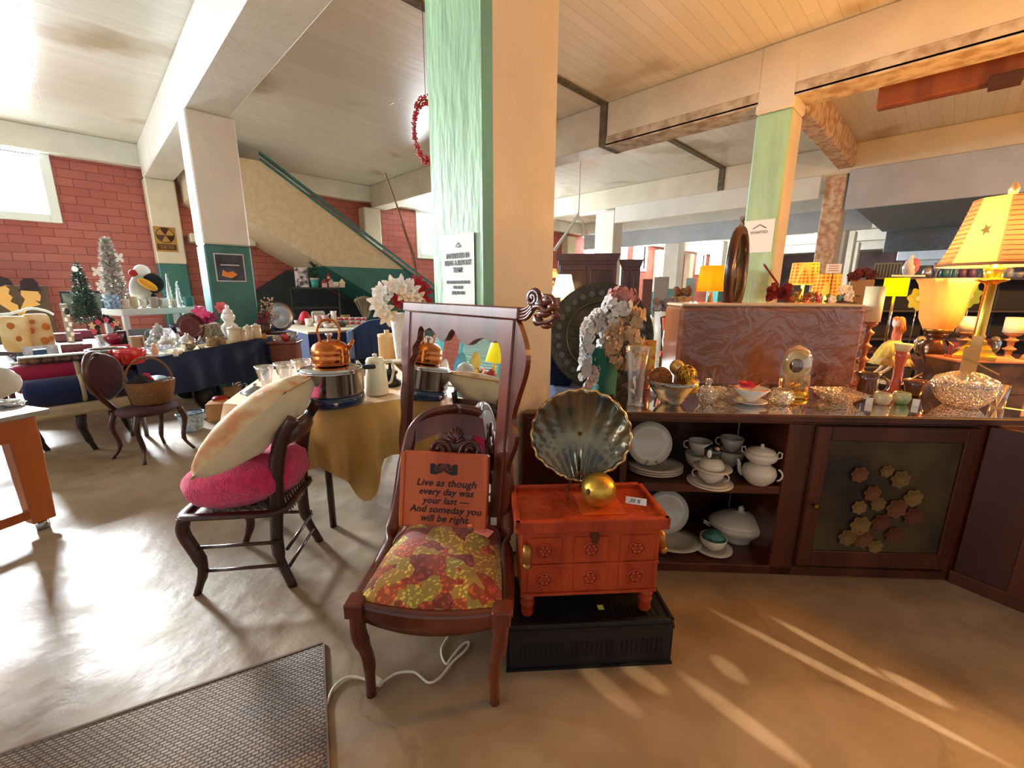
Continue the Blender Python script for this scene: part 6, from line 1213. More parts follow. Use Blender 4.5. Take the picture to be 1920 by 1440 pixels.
# ================================================================ mid distance: long table, shelf under stairs
MZ = .75
a1, a2 = onz(555, 611, MZ), onz(700, 618, MZ)
t = T('far_long_table', 'long navy covered table crowded with cups and jugs below the staircase', 'table', loc=(2.75, 7.9, 0), sc=1, rz=-2)
t.B('tabletop', 0, 3.4, 0, 1.95, MZ-.04, MZ, mat('pale_tabletop', 'b0a48c', .7), .005); t.add('navy_skirt', MB().grid(lambda u, v: (u*3.4, -.01+.02*math.sin(u*60)*v, (MZ-.04)*(1-v)+.06*v), 90, 3).grid(lambda u, v: (0, u*1.95, (MZ-.04)*(1-v)+.06*v), 4, 3), NAVY)
for x in (.1, 3.3): t.W('leg', [(x, .1, 0), (x, .1, MZ-.04)], .025, STEEL)
for a in (('cream_sauce_boat', 'cream sauce boat at the right of the serving tray', 'dish', 196, 676, 'bowl', PORC, 8, 9), ('silver_cup', 'small silver cup in front of the lacquer boxes', 'cup', 112, 676, 'bowl', SIL, 6, 11), ('white_gravy_dish', 'white oval dish in front of the serving tray', 'dish', 128, 688, 'bowl', PORCW, 14, 6), ('clear_jar', 'clear glass jar between the serving tray and the grey pan', 'jar', 184, 684, 'jar', SMOKE, 6, 17), ('green_cup', 'dark green cup in front of the pumpkin pillow', 'cup', 40, 672, 'bowl', mat('bottle_green', '24483c', .3, coat=.4), 7, 10)):
    clutter(a[0], a[1], a[2], a[3], a[4], LZ_+.001, *a[5:])
def Mt(nm, lb, cat, x, y, **k): return T(nm, lb, cat, x, None, MZ+.001, d=8.75+(611-y)*.06, **k)
PKC = mat('pink_white_china', 'd8b0ac', .35, col2='e8dcd4', vs=60)
Mt('lidded_tureen', 'grey patterned lidded container on the far long table', 'container', 598, 598).B('container', -13, 13, 0, 16, 0, 22, mat('grey_green_pattern', '9ca090', .6, col2='c8c8b8', vs=40), 3)
t = Mt('red_bag', 'bright red paper bag next to the white mug on the far table', 'bag', 573, 604); t.L('bag', [(10, 0), (13, 10), (8, 20), (4, 24), (0, 25)], mat('bag_red', 'c02434', .6), seg=12)
t = Mt('white_mug', 'white mug in front of the red paper bag', 'mug', 580, 611); t.U('mug', [(6, 0), (7, 3), (7.5, 14)], PORCW, seg=16); t.W('handle', arc(8, 8, 4, -80, 80, 6), .9, PORCW)
for x, lb in ((598, 'left'), (611, 'right')):
    t = Mt('pink_pot', 'pale pink flower pot on the far table, %s of two' % lb, 'pot', x, 606, grp='pale pink pots'); t.U('pot', [(5.5, 0), (6, 4), (7.5, 18)], mat('pale_pink_pot', 'd0a8a4', .6), seg=16)
t = Mt('white_pitcher', 'tall white pitcher left of the red and white cups', 'pitcher', 627, 604); t.L('body', [(6, 0), (7, 8), (5, 18), (6, 25)], PORCW, seg=16); t.W('handle', arc(-6, 14, 6, 90, 270, 8), 1, PORCW)
RWC = mat('red_white_glaze', 'd8d0cc', .3, coat=.3); RDC = mat('red_band', 'b03040', .4)
pc = Mt('striped_cup', 'red and white striped cup, leftmost in the lower row of cups', 'cup', 638, 604, grp='red and white striped cups on the far table')
pc.U('cup', [(4.4, 0), (5, 2), (5, 6.5)], RWC, seg=14); pc.L('red_band', [(5.1, 1.5), (5.2, 3), (5.1, 5)], RDC, seg=14)
for i in range(5):
    for j in range(2):
        if i == j == 0: continue
        c = pc.o.copy(); scn.collection.objects.link(c); c.location = dz(638+11*i, MZ+.001, 8.75+7*.06)+Vector((0, 0, 7*pc.s*j*1.02)); c['label'] = 'red and white striped cup, %s in the %s row of cups' % (['leftmost', 'second from left', 'middle', 'second from right', 'rightmost'][i], ['lower', 'upper'][j])
        for ch in pc.kids: d_ = ch.copy(); scn.collection.objects.link(d_); d_.parent = c
for x, y, r, h, m_, lb in ((634, 591, 8, 7, PORC, 'cream bowl behind the striped cups'), (648, 589, 9, 12, mat('tan_basket', 'a8864c', .7), 'tan woven tray behind the striped cups'), (660, 590, 8, 6, PORCW, 'white soup bowl at the back of the far table'), (545, 590, 10, 14, mat('grey_tureen', '7c8484', .4, .3), 'grey metal tureen beside the silver tray'), (560, 606, 9, 9, SMOKE, 'glass bowl at the left of the far table'), (617, 617, 11, 7, PKC, 'pink patterned bowl at the table front'), (600, 616, 11, 8, mat('pale_grey_bowl', 'c0bcb0', .4), 'pale grey bowl at the table front'), (640, 613, 12, 9, mat('dark_box', '4c4c48', .6), 'dark round box at the front of the far table')):
    t = Mt('bowl', lb, 'bowl', x, y); t.U('bowl', [(r*.6, 0), (r*.9, h*.4), (r, h)], m_, seg=18)
t = Mt('dried_flowers', 'fan of dried pale grasses standing at the back of the far table', 'flowers', 686, 596); b = t.m(); rnd = random.Random(8)
for k in range(60): a = rnd.uniform(-.5, .5); b.tube([(0, 0, 0), (38*math.sin(a), rnd.uniform(-4, 4), 48*math.cos(a)*rnd.uniform(.8, 1.1))], [.7, .5], 4); b.ell((38*math.sin(a), 0, 46*math.cos(a)), (1.6, 1.6, 3), 6, 4)
t.add('grasses', b, mat('dried_grass', '9c9070', .8))
# staircase shelf
z_ = dep(600, 539, 10.3)
t = T('metal_shelf', 'dark metal shelf with Christmas houses and a gift box below the stairs', 'shelf', 603, None, 0, d=10.3)
hs = z_.z/t.s
for zz in (hs-3, hs-38): t.B('shelf_board', -46, 44, -6, 14, zz, zz+3, mat('dark_shelf_metal', '2c2224', .5), .3)
for x in (-44, 42):
    for y in (-5, 13): t.W('post', [(x, y, 0), (x, y, hs)], 1.2, mat('dark_shelf_metal', '2c2224'))
def Sh(nm, lb, cat, x, z=None): return T(nm, lb, cat, loc=(lambda p: Vector((p.x, p.y, z_.z+.002)))(dz(x, z_.z, 10.3)))
t = Sh('gift_box', 'tall gift box in black and white patterned paper on the metal shelf', 'box', 568); t.B('box', -13, 12, -4, 8, 0, 36, mat('patterned_paper', 'd0c4c4', .6, col2='4c3c40', vs=12, detail=1), .5)
t = Sh('potted_plant', 'small green plant in a teal and cream cup on the metal shelf', 'plant', 591); t.U('cup', [(6, 0), (8, 14)], mat('aqua_cup', '3c9c94', .4), seg=16); b = t.m(); rnd = random.Random(2)
for k in range(70): a = rnd.uniform(0, 6.28); b.petal((0, 0, 14+28*rnd.random()), (math.cos(a), math.sin(a), rnd.uniform(0, 1)), (0, 0, 1), 11, 5, -.2)
t.add('leaves', b, mat('small_leaf', '3c5430', .7)); t.L('cream_rim', [(8.2, 14), (8.4, 17), (0, 17)], IV, seg=16)
for x, lb, rc in ((609, 'little christmas house with a red roof on the metal shelf', '8c2430'), (622, 'little cream house beside the red roofed one', 'b8a890'), (642, 'tiny pale yellow house at the right end of the metal shelf', 'd8cc9c')):
    t = Sh('christmas_house', lb, 'ornament', x); b = t.m(); t.B('walls', -5, 5, -3, 4, 0, 9, mat('house_wall', 'd8b8a8', .6), .3); t.add('roof', b.prism([(-7, 8), (7, 8), (0, 16)], -4, 5), mat('roof_'+rc, rc, .6))
t = Sh('santa_figure', 'small red Santa figure behind the christmas houses', 'figurine', 618); t.o.location += Vector((.03, .08, 0)); t.L('robe', [(6, 0), (5, 12), (3, 16), (0, 17)], mat('santa_red', '9c2030', .8), seg=14); t.E('face', (0, -1, 18), 3, mat('santa_skin', 'd8a080', .7)); t.L('hat', [(3.6, 19), (1, 27), (0, 28)], mat('santa_red', '9c2030'), seg=10)
for x in (630, 634): t = Sh('small_jar', 'small cream glass jar on the metal shelf, %s of two' % ('left' if x == 630 else 'right'), 'jar', x); t.U('jar', [(3, 0), (3.4, 10)], IV, seg=12)
# draped navy blue heap, wooden tray cabinet
t = T('blue_draped_chair', 'heap of navy and light blue cloth over a chair back beside the poinsettias', 'cloth', 700, None, 0, d=7.3)
def dr(u, v):
    x = -38+76*u; z = 94+18*math.sin(min(1, u*1.6)*1.6)-.0; fold = 3*math.sin(u*26)*v
    return (x, -10-12*v+fold, (z-6*(1-u))*(1-v)+42*v)
t.add('navy_drape', t.m().grid(dr, 50, 8, th=(0, 14, 0)), mat('denim_navy', '233a66', .9, sheen=.2, var=.2, vs=6)); t.B('light_blue_fold', -42, -30, -24, -6, 42, 92, mat('light_blue_cloth', '6a88b8', .9), 3)
for x in (-30, 30): t.W('chair_leg', [(x, 0, 0), (x, 0, 60)], 2, DARKW)
t = T('open_wood_case', 'long tan wooden case with a pale edge behind the copper kettle', 'case', 690, None, 0, d=4.6, yaw=18)
TW = wood('tan_wood_panel', '9a7a54', '846444', .5, 4, 0)
t.B('front_board', -38, 42, -2, 2, 0, 104, TW, 1); t.B('top_edge', -40, 44, -3, 3, 104, 108, mat('pale_edge', 'd8cdb0', .5), 1); t.B('base', -38, 42, 0, 50, 0, 96, TW, 1)
OWC = t
def on_case(nm, lb, cat, dx, dy): return T(nm, lb, cat, loc=OWC.at(dx, dy, 96.3), sc=OWC.s)
t = on_case('white_box', 'upright grey white box behind the kettle handle', 'box', -34, 34); t.B('box', -8, 8, 0, 8, 0, 34, mat('grey_card', 'b8b0a8', .6), .5)
t = on_case('brush_stand', 'wooden brush standing in a round pot behind the kettle', 'brush', -16, 32); t.L('pot', [(10, 0), (11, 6), (0, 7)], IV, seg=16); t.E('brush', (0, 0, 22), (5, 3, 14), TW)
t = on_case('beige_pot', 'round beige pot with a dark rim behind the kettle', 'pot', 2, 30); t.U('pot', [(10, 0), (13, 3), (13, 14)], mat('beige_pot', 'b89c78', .5), seg=20); t.W('rim', [(13*math.cos(k*.5), 13*math.sin(k*.5), 14) for k in range(13)], .8, BLACKPL, closed=True)
t = on_case('rabbit_figure', 'grey wicker rabbit figure beside the wooden canister', 'figurine', 22, 28); b = t.m(); b.ell((0, 0, 10), (13, 8, 10), nz=.2).ell((10, 0, 20), (7, 5, 6)).ell((12, 0, 28), (2.4, 1.6, 7)); t.add('body', b, mat('grey_wicker', '84807a', .9, bump=.6, bs=90))
t = T('wooden_canister', 'tall pale wooden canister with a knob left of the white vase', 'canister', 728, None, .8, d=4.3, yaw=0); t.L('body', [(16, 0), (17, 2), (17, 44), (18, 46)], wood('pale_bamboo', 'd0a874', 'b89058', .5, 5, 0), seg=28); t.L('lid', [(18, 46), (17, 49), (4, 50), (5, 56), (0, 57)], mat('pale_bamboo', ''), seg=24)
t = T('kitchen_side_table', 'plain tan side table under the wooden canister and the white vase', 'table', 745, None, .798, d=4.3, yaw=0); t.B('top', -32, 40, -20, 30, -5, 0, TW, 1)
for x in (-28, 36): t.W('leg', [(x, 24, -5), (x, 24, -145)], 3, TW)
t = T('textured_white_vase', 'tall tapering textured white vase holding poinsettias behind the mirror', 'vase', 752, None, .8, d=4.15)
t.L('vase', [(8, 0), (9, 4), (14, 70), (17, 90), (15, 92)], mat('bark_white', 'd8dcdc', .6, bump=1., bs=60), seg=24)
rnd = random.Random(21)
for m_, L, pts in ((WHT, 22, [(-26, -6, 128), (-34, -8, 112), (-8, -6, 138), (10, -10, 140), (-28, -10, 100), (24, -12, 132)]), (mat('cream_poinsettia', 'e0d4bc', .7), 20, [(12, -14, 126), (34, -10, 118), (-20, -12, 88)]), (mat('deep_red_poinsettia', 'a81828', .6, var=.25, vs=20), 20, [(38, 0, 142), (48, 0, 128), (50, -6, 104), (2, -4, 116), (58, -4, 96)])):
    for p in pts: b = t.m(); b.flower(p, (rnd.uniform(-.5, .3), -1, rnd.uniform(-.1, .6)), L, 7, L*.42, .1, lay=2, tw=rnd.random()); t.add('poinsettia_bloom', b, m_)
b = t.m()
for k in range(18): a = rnd.uniform(-1.5, 1.3); b.petal((0, 0, 92+20*rnd.random()), (math.sin(a), -.3, .6), (0, -1, 0), rnd.uniform(20, 40), 10, -.2)
t.add('leaves', b, mat('dark_leaf', '2f5030', .6)); 
# long twig, hanging berry garland, ceiling hook
t = T('bent_twig', 'long thin bare twig rising from the poinsettias towards the ceiling', 'twig', loc=dep(782, 520, 4.2), sc=1, rz=0)
P0 = t.loc; P = [dep(x, y, 4.2)-P0 for x, y in ((782, 520), (776, 480), (762, 440), (742, 380), (722, 325))]; t.add('twig', MB().tube(spline(P, 5), [.008]*21, 6).tube([dep(782, 520, 4.2)-P0, dep(770, 470, 4.2)-P0, dep(752, 420, 4.2)-P0], .005, 5), mat('brown_twig', '6a4a34', .8))
t = T('berry_garland', 'red berry wreath hanging from the ceiling left of the big pillar', 'wreath', loc=dep(800, 245, 3.2), sc=3.2/FPX)
b = t.m(); rnd = random.Random(31)
for k in range(260):
    a = math.radians(rnd.uniform(80, 285)); r = 52+rnd.uniform(-9, 9); b.ell((r*.45*math.cos(a), rnd.uniform(-6, 6), r*math.sin(a)), 1.9, 6, 4)
t.add('berries', b, mat('berry_red', 'a82430', .4)); t.W('twig_ring', [(52*.45*math.cos(math.radians(a)), 0, 52*math.sin(math.radians(a))) for a in range(75, 291, 12)], 1.6, mat('brown_twig', '6a4a34')); t.W('hanging_wire', [(0, 0, 52), (0, 0, (3.85-t.loc.z)/t.s)], .6, BLACKPL)
# ================================================================ signs and posters
t = T('buyout_poster', 'white paper notice with black lettering taped to the green pillar face', 'poster', loc=onx(861, 505, 1.352), sc=1, rz=-90)
t.loc.x = 1.352; t.o.location = (1.352, onx(861, 505, 1.355).y, 1.6)
t.B('paper', -.135, .12, 0, .002, -.23, .165, PAPER, 0)
MP = TR(-.008, -.0015, 0) @ RX(90)
for y, s_, tx in ((.062, .034, 'INTERESTED IN'), (.028, .034, 'BEING A BUYOUT'), (-.006, .034, 'TEAM?'), (-.065, .019, 'SEE INDEX FOR DETAILS OR'), (-.09, .019, 'CALL US AT'), (-.117, .021, '(573) 204-1008')):
    t.text('lettering', tx, s_, BLACKP, MP @ TR(0, y, 0) @ Matrix.Scale(.78, 4, (1, 0, 0)), off=.0008)
b = MB(); b.tube([(-.02, -.002, .105), (0, -.002, .125), (.02, -.002, .105)], .0015, 5).tube([(-.016, -.002, .104), (.016, -.002, .104)], .0015, 5); t.add('house_mark', b, mat('grey_print', '6a6c70', .6))
t = T('pillar_flyer', 'small white flyer with a house mark on the far green pillar', 'poster', loc=(6.664, 1.97, 0), sc=1, rz=-90); fz = onx(1422, 443, 6.66); t.o.location = (6.664, fz.y, fz.z)
t.B('paper', -.18, .18, 0, .003, -.21, .21, PAPER); b = MB(); b.tube([(-.08, -.004, .1), (0, -.004, .15), (.08, -.004, .1)], .006, 5); t.add('house_mark', b, mat('grey_print', '6a6c70')); t.text('lettering', 'WANTED', .05, mat('grey_print', ''), TR(0, -.002, .05) @ RX(90), off=.001)
fz = ony(311, 448, 12.69)
t = T('fallout_shelter_sign', 'yellow and brown fallout shelter sign on the wall pilaster', 'sign', loc=(fz.x, 12.695, fz.z), sc=1, rz=0)
SY = mat('sign_mustard', 'b08440', .6, var=.15); SB = mat('sign_brown', '4a2c18', .6)
t.B('plate', -.2, .2, 0, .005, -.28, .26, SY); b = MB(); b.lathe([(0, 0), (.165, 0), (.165, .004), (0, .004)], seg=32, at=(0, -.002, .08), M=RX(90)); t.add('disc', b, SB)
b = MB()
for k in range(3):
    a0 = math.radians(90+120*k-30+180); a1 = a0+math.radians(60); P = [(0, .08)]+[(.15*math.cos(a0+(a1-a0)*j/8), .08+.15*math.sin(a0+(a1-a0)*j/8)) for j in range(9)]; b.prism(P, -.009, -.0065)
t.add('trefoil', b, SY); t.B('lettering_band', -.17, .17, -.003, 0, -.24, -.11, SB); t.text('lettering', 'FALLOUT\nSHELTER', .065, SY, TR(0, -.006, -.17) @ RX(90), ls=.8)
pz = ony(432, 502, 7.56)
t = T('dark_poster', 'dark blue and orange illustrated poster on the teal part of the pillar', 'poster', loc=(pz.x, 7.565, pz.z), sc=1, rz=0)
t.B('border', -.19, .19, 0, .003, -.2, .2, mat('poster_border', 'c8ccd0', .6)); t.B('artwork', -.175, .175, -.003, 0, -.185, .185, mat('poster_art', '3c4c60', .5, col2='1c2430', vs=6)); b = MB(); b.prism([(-.12, -.12), (.0, -.15), (.08, -.1), (.03, -.05), (-.05, -.07), (-.1, -.03)], -.005, -.003); t.add('orange_shape', b, mat('poster_orange', 'e08a40', .6)); t.B('caption', -.12, .12, -.005, -.003, .03, .045, mat('poster_border', ''))
# ================================================================ things seen only in the mirror, left of the frame
mo = [x for x in THINGS if x.name == 'dresser_mirror'][0].o; MW = mo.matrix_basis @ TILT; mn = (MW.to_3x3() @ Vector((0, -1, 0))).normalized(); mp_ = MW @ Vector((.5, .004, .7))
def refl(px, py, d): v = dep(px, py, d); return v-mn*2*((v-mp_).dot(mn))
AQ = mat('aqua_paint', '58b8c4', .5)
TB = refl(880, 716, 7.6)
t = T('craft_table', 'table with a white edged cloth seen in the dresser mirror', 'table', loc=(TB.x, TB.y, 0), sc=1, rz=-45); zt_ = TB.z
t.B('tabletop', -.9, .9, -.25, .6, zt_-.04, zt_, mat('white_cloth', 'dcdcd8', .8), .01); t.B('tan_cloth', -.9, .9, -.27, -.25, .1, zt_-.05, mat('tan_cloth', 'a89878', .8), .005)
for lb, px, py, d, kind in (('aqua louvered shutter seen at the left of the mirror', 800, 645, 9.2, 0), ('wide aqua louvered shutter seen at the right of the mirror', 905, 650, 9.2, 1)):
    c = refl(px, py, d); w_ = .38 if kind == 0 else .5
    t = T('louvered_shutter', lb, 'shutter', loc=(c.x, c.y, 0), sc=1, rz=45); b = MB()
    hh = c.z+.55
    for q in ((-w_, -w_+.09, 0, hh), (w_-.09, w_, 0, hh), (-w_, w_, hh-.1, hh), (-w_, w_, 0, .12)): b.box(q[0], q[1], -.02, .02, q[2], q[3], .003)
    t.add('frame', b, AQ); b = MB()
    for k in range(int(hh/.06)-3): b.box(-w_+.09, w_-.09, -.018, .018, .13+.06*k, .178+.06*k, 0)
    t.add('louvers', b, mat('pale_aqua', '8cccd4', .5))
def rf(nm, lb, cat, px, d, up=0.):
    d += 1.0; c = refl(px, 700, d); return T(nm, lb, cat, loc=(c.x, c.y, zt_+.001+up), sc=d/FPX)
t = rf('blue_platter', 'light blue plate standing upright, seen in the mirror', 'plate', 862, 7.1); t.o.rotation_euler.z = math.radians(45); t.add('plate', t.m().lathe([(0, 2), (14, 2), (24, 4), (24, 6), (0, 3)], at=(0, 0, 23), seg=40, M=RX(80)), mat('sky_blue_glaze', '58a8cc', .3, coat=.5))
t = rf('straw_plate', 'round straw charger behind the blue plate, seen in the mirror', 'plate', 888, 7.3); t.o.rotation_euler.z = math.radians(45); t.add('plate', t.m().lathe([(0, 2), (22, 3), (22, 5), (0, 3)], at=(0, 0, 28), seg=40, M=RX(80)), mat('straw', 'c8a860', .8))
t = rf('yellow_pleated_lamp', 'lamp with a yellow pleated shade, seen at the right of the mirror', 'lamp', 925, 6.9); t.L('shade', [(40, 40), (22, 92)], mat('yellow_pleats', 'e8d820', .6, emit='e8d820', es=.25), seg=80, rib=(40, .04)); t.L('base', [(12, 0), (6, 10), (8, 30), (3, 40)], BRASS, seg=16)
b_ = rf('autumn_flowers', 'heap of red, pink and yellow silk flowers, seen in the mirror', 'flowers', 900, 6.5)
for m_, k0 in ((mat('rust_petals', 'a83028', .7), 0), (mat('yellow_petals', 'd8bc40', .7), 1), (mat('dusty_pink_petals', 'd08a88', .7), 2)):
    b = b_.m(); rnd = random.Random(40+k0)
    for k in range(14): b.flower((rnd.uniform(-60, 60), rnd.uniform(-20, 20), rnd.uniform(4, 26)), (rnd.uniform(-.5, .5), rnd.uniform(-.6, .6), 1), 14, 6, 9, tw=rnd.random())
    b_.add(['rust_blooms', 'yellow_blooms', 'pink_blooms'][k0], b, m_)
t = rf('white_china_stack', 'white china stack on the craft table, seen in the mirror', 'china', 832, 6.8); t.L('stack', [(14, 0), (18, 4), (12, 8), (18, 14), (14, 22), (8, 30), (0, 34)], PORCW, seg=20)
t = rf('striped_box_pile', 'pile of dark and pale striped boxes, seen at the left of the mirror', 'box', 785, 7.2); b = t.m()
for k in range(6): b.m = k % 2; b.box(-34+k, 34-k, -14, 14, 16*k, 16*k+15, 1)
t.add('boxes', b, [mat('slate_box', '3c5054', .6), mat('pale_stripe_box', 'c0d0d0', .6)])
# ================================================================ background right and centre
def far_table(lb, cx, d, z, w_, dp, m_, nm='far_table', yaw=0.):
    t = T(nm, lb, 'table', cx, None, 0, d=d, rz=math.degrees(YAW)-90); h = z/t.s
    t.B('tabletop', -w_, w_, -4, dp, h-4, h, m_, .6)
    for x in (-w_+4, w_-4): t.W('leg', [(x, 4, 0), (x, 4, h-4)], 2.2, m_); t.W('leg', [(x, dp-4, 0), (x, dp-4, h-4)], 2.2, m_)
    return t
BT1 = far_table('dark table behind the wrapped chest carrying small lamps and flowers', 1541, 4.2, .95, 113, 240, DARKW, yaw=0)
def F(nm, lb, cat, x, d, z=.951, **k): return T(nm, lb, cat, x, None, z, d=d, **k)
# hex pattern shades
def hexmat():
    m = mat('hex_pattern_shade', 'e89a20', .7, emit='f0a020', es=.3); nt = m.node_tree; b = nt.nodes['Principled BSDF']
    tc = nt.nodes.new('ShaderNodeTexCoord'); v = nt.nodes.new('ShaderNodeTexVoronoi'); v.feature = 'DISTANCE_TO_EDGE'; v.inputs['Scale'].default_value = 26; v.inputs['Randomness'].default_value = 0
    r = nt.nodes.new('ShaderNodeValToRGB'); r.color_ramp.elements[0].position = .1; r.color_ramp.elements[1].position = .16; r.color_ramp.elements[0].color = lin('e8b040'); r.color_ramp.elements[1].color = lin('c86008')
    nt.links.new(tc.outputs['Object'], v.inputs['Vector']); nt.links.new(v.outputs['Distance'], r.inputs[0]); nt.links.new(r.outputs[0], b.inputs['Base Color']); nt.links.new(r.outputs[0], b.inputs['Emission Color']); return m
HX = hexmat()
for x, d, top, lb in ((1491, 5.2, 495, 'left lamp with an orange honeycomb shade behind the wrapped chest'), (1534, 4.9, 515, 'right lamp with an orange honeycomb shade, lower and nearer')):
    t = F('honeycomb_lamp', lb, 'lamp', x, d, grp='orange honeycomb lamps'); zt_ = (dep(x, top, d).z-.951)/t.s
    t.L('base', [(10, 0), (11, 4), (5, 8), (8, 20), (5, 30), (7, 42), (3, 50), (3, zt_-36)], mat('lamp_cream_base', 'd8b868', .4), seg=18); sh_ = t.L('shade', [(28, zt_-38), (25, zt_)], HX, seg=30, cap=False); bulb('lamp_bulb', tuple(t.loc+Vector((0, 0, (zt_-30)*t.s))), 16, WARM, .03)
t = F('paper_sign', 'small white printed card on a stick beside the honeycomb lamps', 'sign', 1541, 4.75); h_ = (dep(1541, 505, 4.75).z-.951)/t.s; t.W('stick', [(0, 0, 0), (0, 0, h_)], .8, DARKW); t.B('card', -14, 14, -1, 0, h_-8, h_+8, PAPER); b = t.m()
for k in range(3): b.box(-9, 9, -1.4, -1, h_-4+4*k, h_-3+4*k)
t.add('printed_lines', b, mat('red_ink', 'a83a34'))
t = F('red_dried_bouquet', 'dusty red feathery heart shaped bouquet left of the honeycomb lamps', 'flowers', 1447, 4.4); zb = (dep(1447, 560, 4.4).z-.951)/t.s; b = t.m(); rnd = random.Random(6)
for k in range(90): a = rnd.uniform(0, 6.28); b.petal((10*math.cos(a), 8*math.sin(a), zb+20*rnd.random()), (math.cos(a), math.sin(a)*.5, rnd.uniform(-.4, .8)), (0, -1, 0), 14, 8, .1)
for k in range(40): q = rnd.random(); b.petal((-28*q, 0, zb+22+32*q), (-.6, rnd.uniform(-.5, .5), .7), (0, -1, 0), 12, 4, .1)
t.add('red_foliage', b, mat('dusty_red', '8c3034', .8, var=.3, vs=20)); t.W('stem', [(0, 0, 0), (0, 0, zb+10)], 1.4, DARKW)
t = F('white_rose_arrangement', 'white and green silk roses in front of the honeycomb lamps', 'flowers', 1567, 4.4); zb = (dep(1567, 556, 4.4).z-.951)/t.s
b = t.m()
for k in range(9): b.flower((rnd.uniform(-24, 24), rnd.uniform(-6, 6), zb+rnd.uniform(-8, 14)), (rnd.uniform(-.4, .4), -1, .4), 9, 6, 8, lay=2)
t.add('white_roses', b, WHT); b = t.m()
for k in range(30): a = rnd.uniform(0, 6.28); b.petal((rnd.uniform(-30, 20), 2, zb+rnd.uniform(-12, 8)), (math.cos(a), -.3, math.sin(a)), (0, -1, 0), 12, 5, .1)
t.add('leaves', b, LEAF); t.L('pot', [(10, 0), (14, zb-8), (0, zb-8)], DARKW, seg=16)
t = F('gold_fruit_garland', 'garland of red berries and gold leaves below the honeycomb shades', 'garland', 1500, 4.3); zb = (dep(1500, 562, 4.3).z-.951)/t.s; b = t.m()
for k in range(46): b.ell((rnd.uniform(-30, 24), rnd.uniform(-6, 6), zb+rnd.uniform(-12, 12)), rnd.uniform(2, 4), 8, 6)
t.add('berries', b, mat('garland_red', 'b83828', .4)); b = t.m()
for k in range(26): a = rnd.uniform(0, 6.28); b.petal((rnd.uniform(-34, 10), -4, zb+rnd.uniform(-8, 16)), (math.cos(a), -.3, math.sin(a)), (0, -1, 0), 12, 6, .1)
t.add('gold_leaves', b, mat('olive_gold', '8c7a34', .5, .3)); t.L('basket', [(16, 0), (20, zb-12), (0, zb-12)], WK, seg=16)
t = F('brown_dresser_box', 'brown wooden box topped with dark roses at the right of the honeycomb lamps', 'box', 1596, 4.45); h_ = (dep(1596, 525, 4.45).z-.951)/t.s; t.B('box', -22, 22, 0, 30, 0, h_, TW, 1); b = t.m()
for k in range(12): b.flower((rnd.uniform(-24, 20), rnd.uniform(0, 14), h_+rnd.uniform(2, 14)), (rnd.uniform(-.4, .4), -1, .6), 9, 6, 8, lay=2)
t.add('dark_roses', b, mat('dark_rose', '5c1c20', .7, var=.3, vs=20))
t = T('yellow_square_lamp', 'small lamp with a plain bright yellow rectangular shade', 'lamp', 1656, None, .902, d=4.3); zt_ = (dep(1656, 522, 4.3).z-.902)/t.s
t.B('shade', -23, 23, -10, 10, zt_-32, zt_, shademat('yellow_lit_shade', 'f0d820', 'f4d800', .95, .3), 1); t.W('base', [(0, 0, 0), (0, 0, zt_-30)], 3, CHROME)
# grey crate, pink-white vase on dark shelving
t = T('dark_display_shelf', 'dark shelving unit full of dim glassware at the far right', 'shelf', 1800, None, 0, d=5.6, rz=math.degrees(YAW)-90); h_ = dep(1800, 522, 5.6).z/t.s
for zz in (h_-4, h_-60, h_-110): t.B('shelf_board', -210, 190, -10, 40, zz, zz+4, mat('dark_shelf_wood', '26222a', .5), .6)
for x in (-208, -60, 60, 188): t.B('upright', x-2, x+2, 38, 42, 0, h_, mat('dark_shelf_wood', '26222a'), .4)
t.B('backing', -210, 190, 43, 45, 0, h_-2, mat('dark_backing', '1c1c24', .8)); t.B('white_shelf_edge', -176, -118, -2, 0, h_+1, h_+4, WHP)
DSH = t; DZ = (h_+.2)*t.s
def Dk(nm, lb, cat, x, dy=14, lev=0): 
    return T(nm, lb, cat, x, None, DZ-[0, 56, 106][lev]*DSH.s, d=5.6+dy*DSH.s)
t = Dk('grey_slatted_crate', 'grey slatted plastic crate on the dark shelving', 'crate', 1660); t.B('inner', -24, 24, 1, 20, 0, 27, mat('crate_dark_grey', '3c4448', .6)); b = t.m()
for k in range(9): b.box(-25+6*k, -22+6*k, 0, 1.2, 2, 25, .2)
b.box(-26, 27, -.5, 21, 25, 28, .6).box(-26, 27, -.5, 21, 0, 2, .4); t.add('slats', b, mat('crate_grey', '66706c', .6))
t = Dk('perfume_vase', 'white and pink egg shaped vase right of the grey crate', 'vase', 1702); t.L('body', [(6, 0), (13, 10), (15, 20), (10, 31), (4, 35), (5, 41), (0, 42)], PORCW, seg=20); t.E('pink_side', (8, -1, 22), (10, 11, 14), mat('pink_side', 'e0707c', .5))
t = Dk('red_bow_box', 'dusty red cloth bow left of the grey crate', 'bow', 1618); b = t.m(); b.ell((0, 0, 8), (15, 8, 9), nz=.5, ns=2); t.add('bow', b, mat('dusty_red', '8c3034'))
rnd = random.Random(77)
gm = [mat('dim_glass_a', '8c94a4', .2, coat=.5), mat('dim_glass_b', '3c4464', .2, coat=.6), mat('dim_silver', 'a8a8b0', .2, .8), mat('dim_violet', '6a4c74', .3), mat('dim_teal', '3c7078', .3), mat('dim_cream', 'c8c0a8', .4)]
kinds = [('tall bottle', [(5, 0), (6, 3), (6, 18), (2, 24), (2, 32), (0, 33)]), ('round jar', [(6, 0), (10, 6), (9, 16), (5, 20), (0, 22)]), ('stemmed goblet', [(6, 0), (1.5, 3), (1.5, 12), (7, 18), (8, 28), (0, 28)]), ('squat bowl', [(6, 0), (12, 7), (14, 12), (0, 10)])]
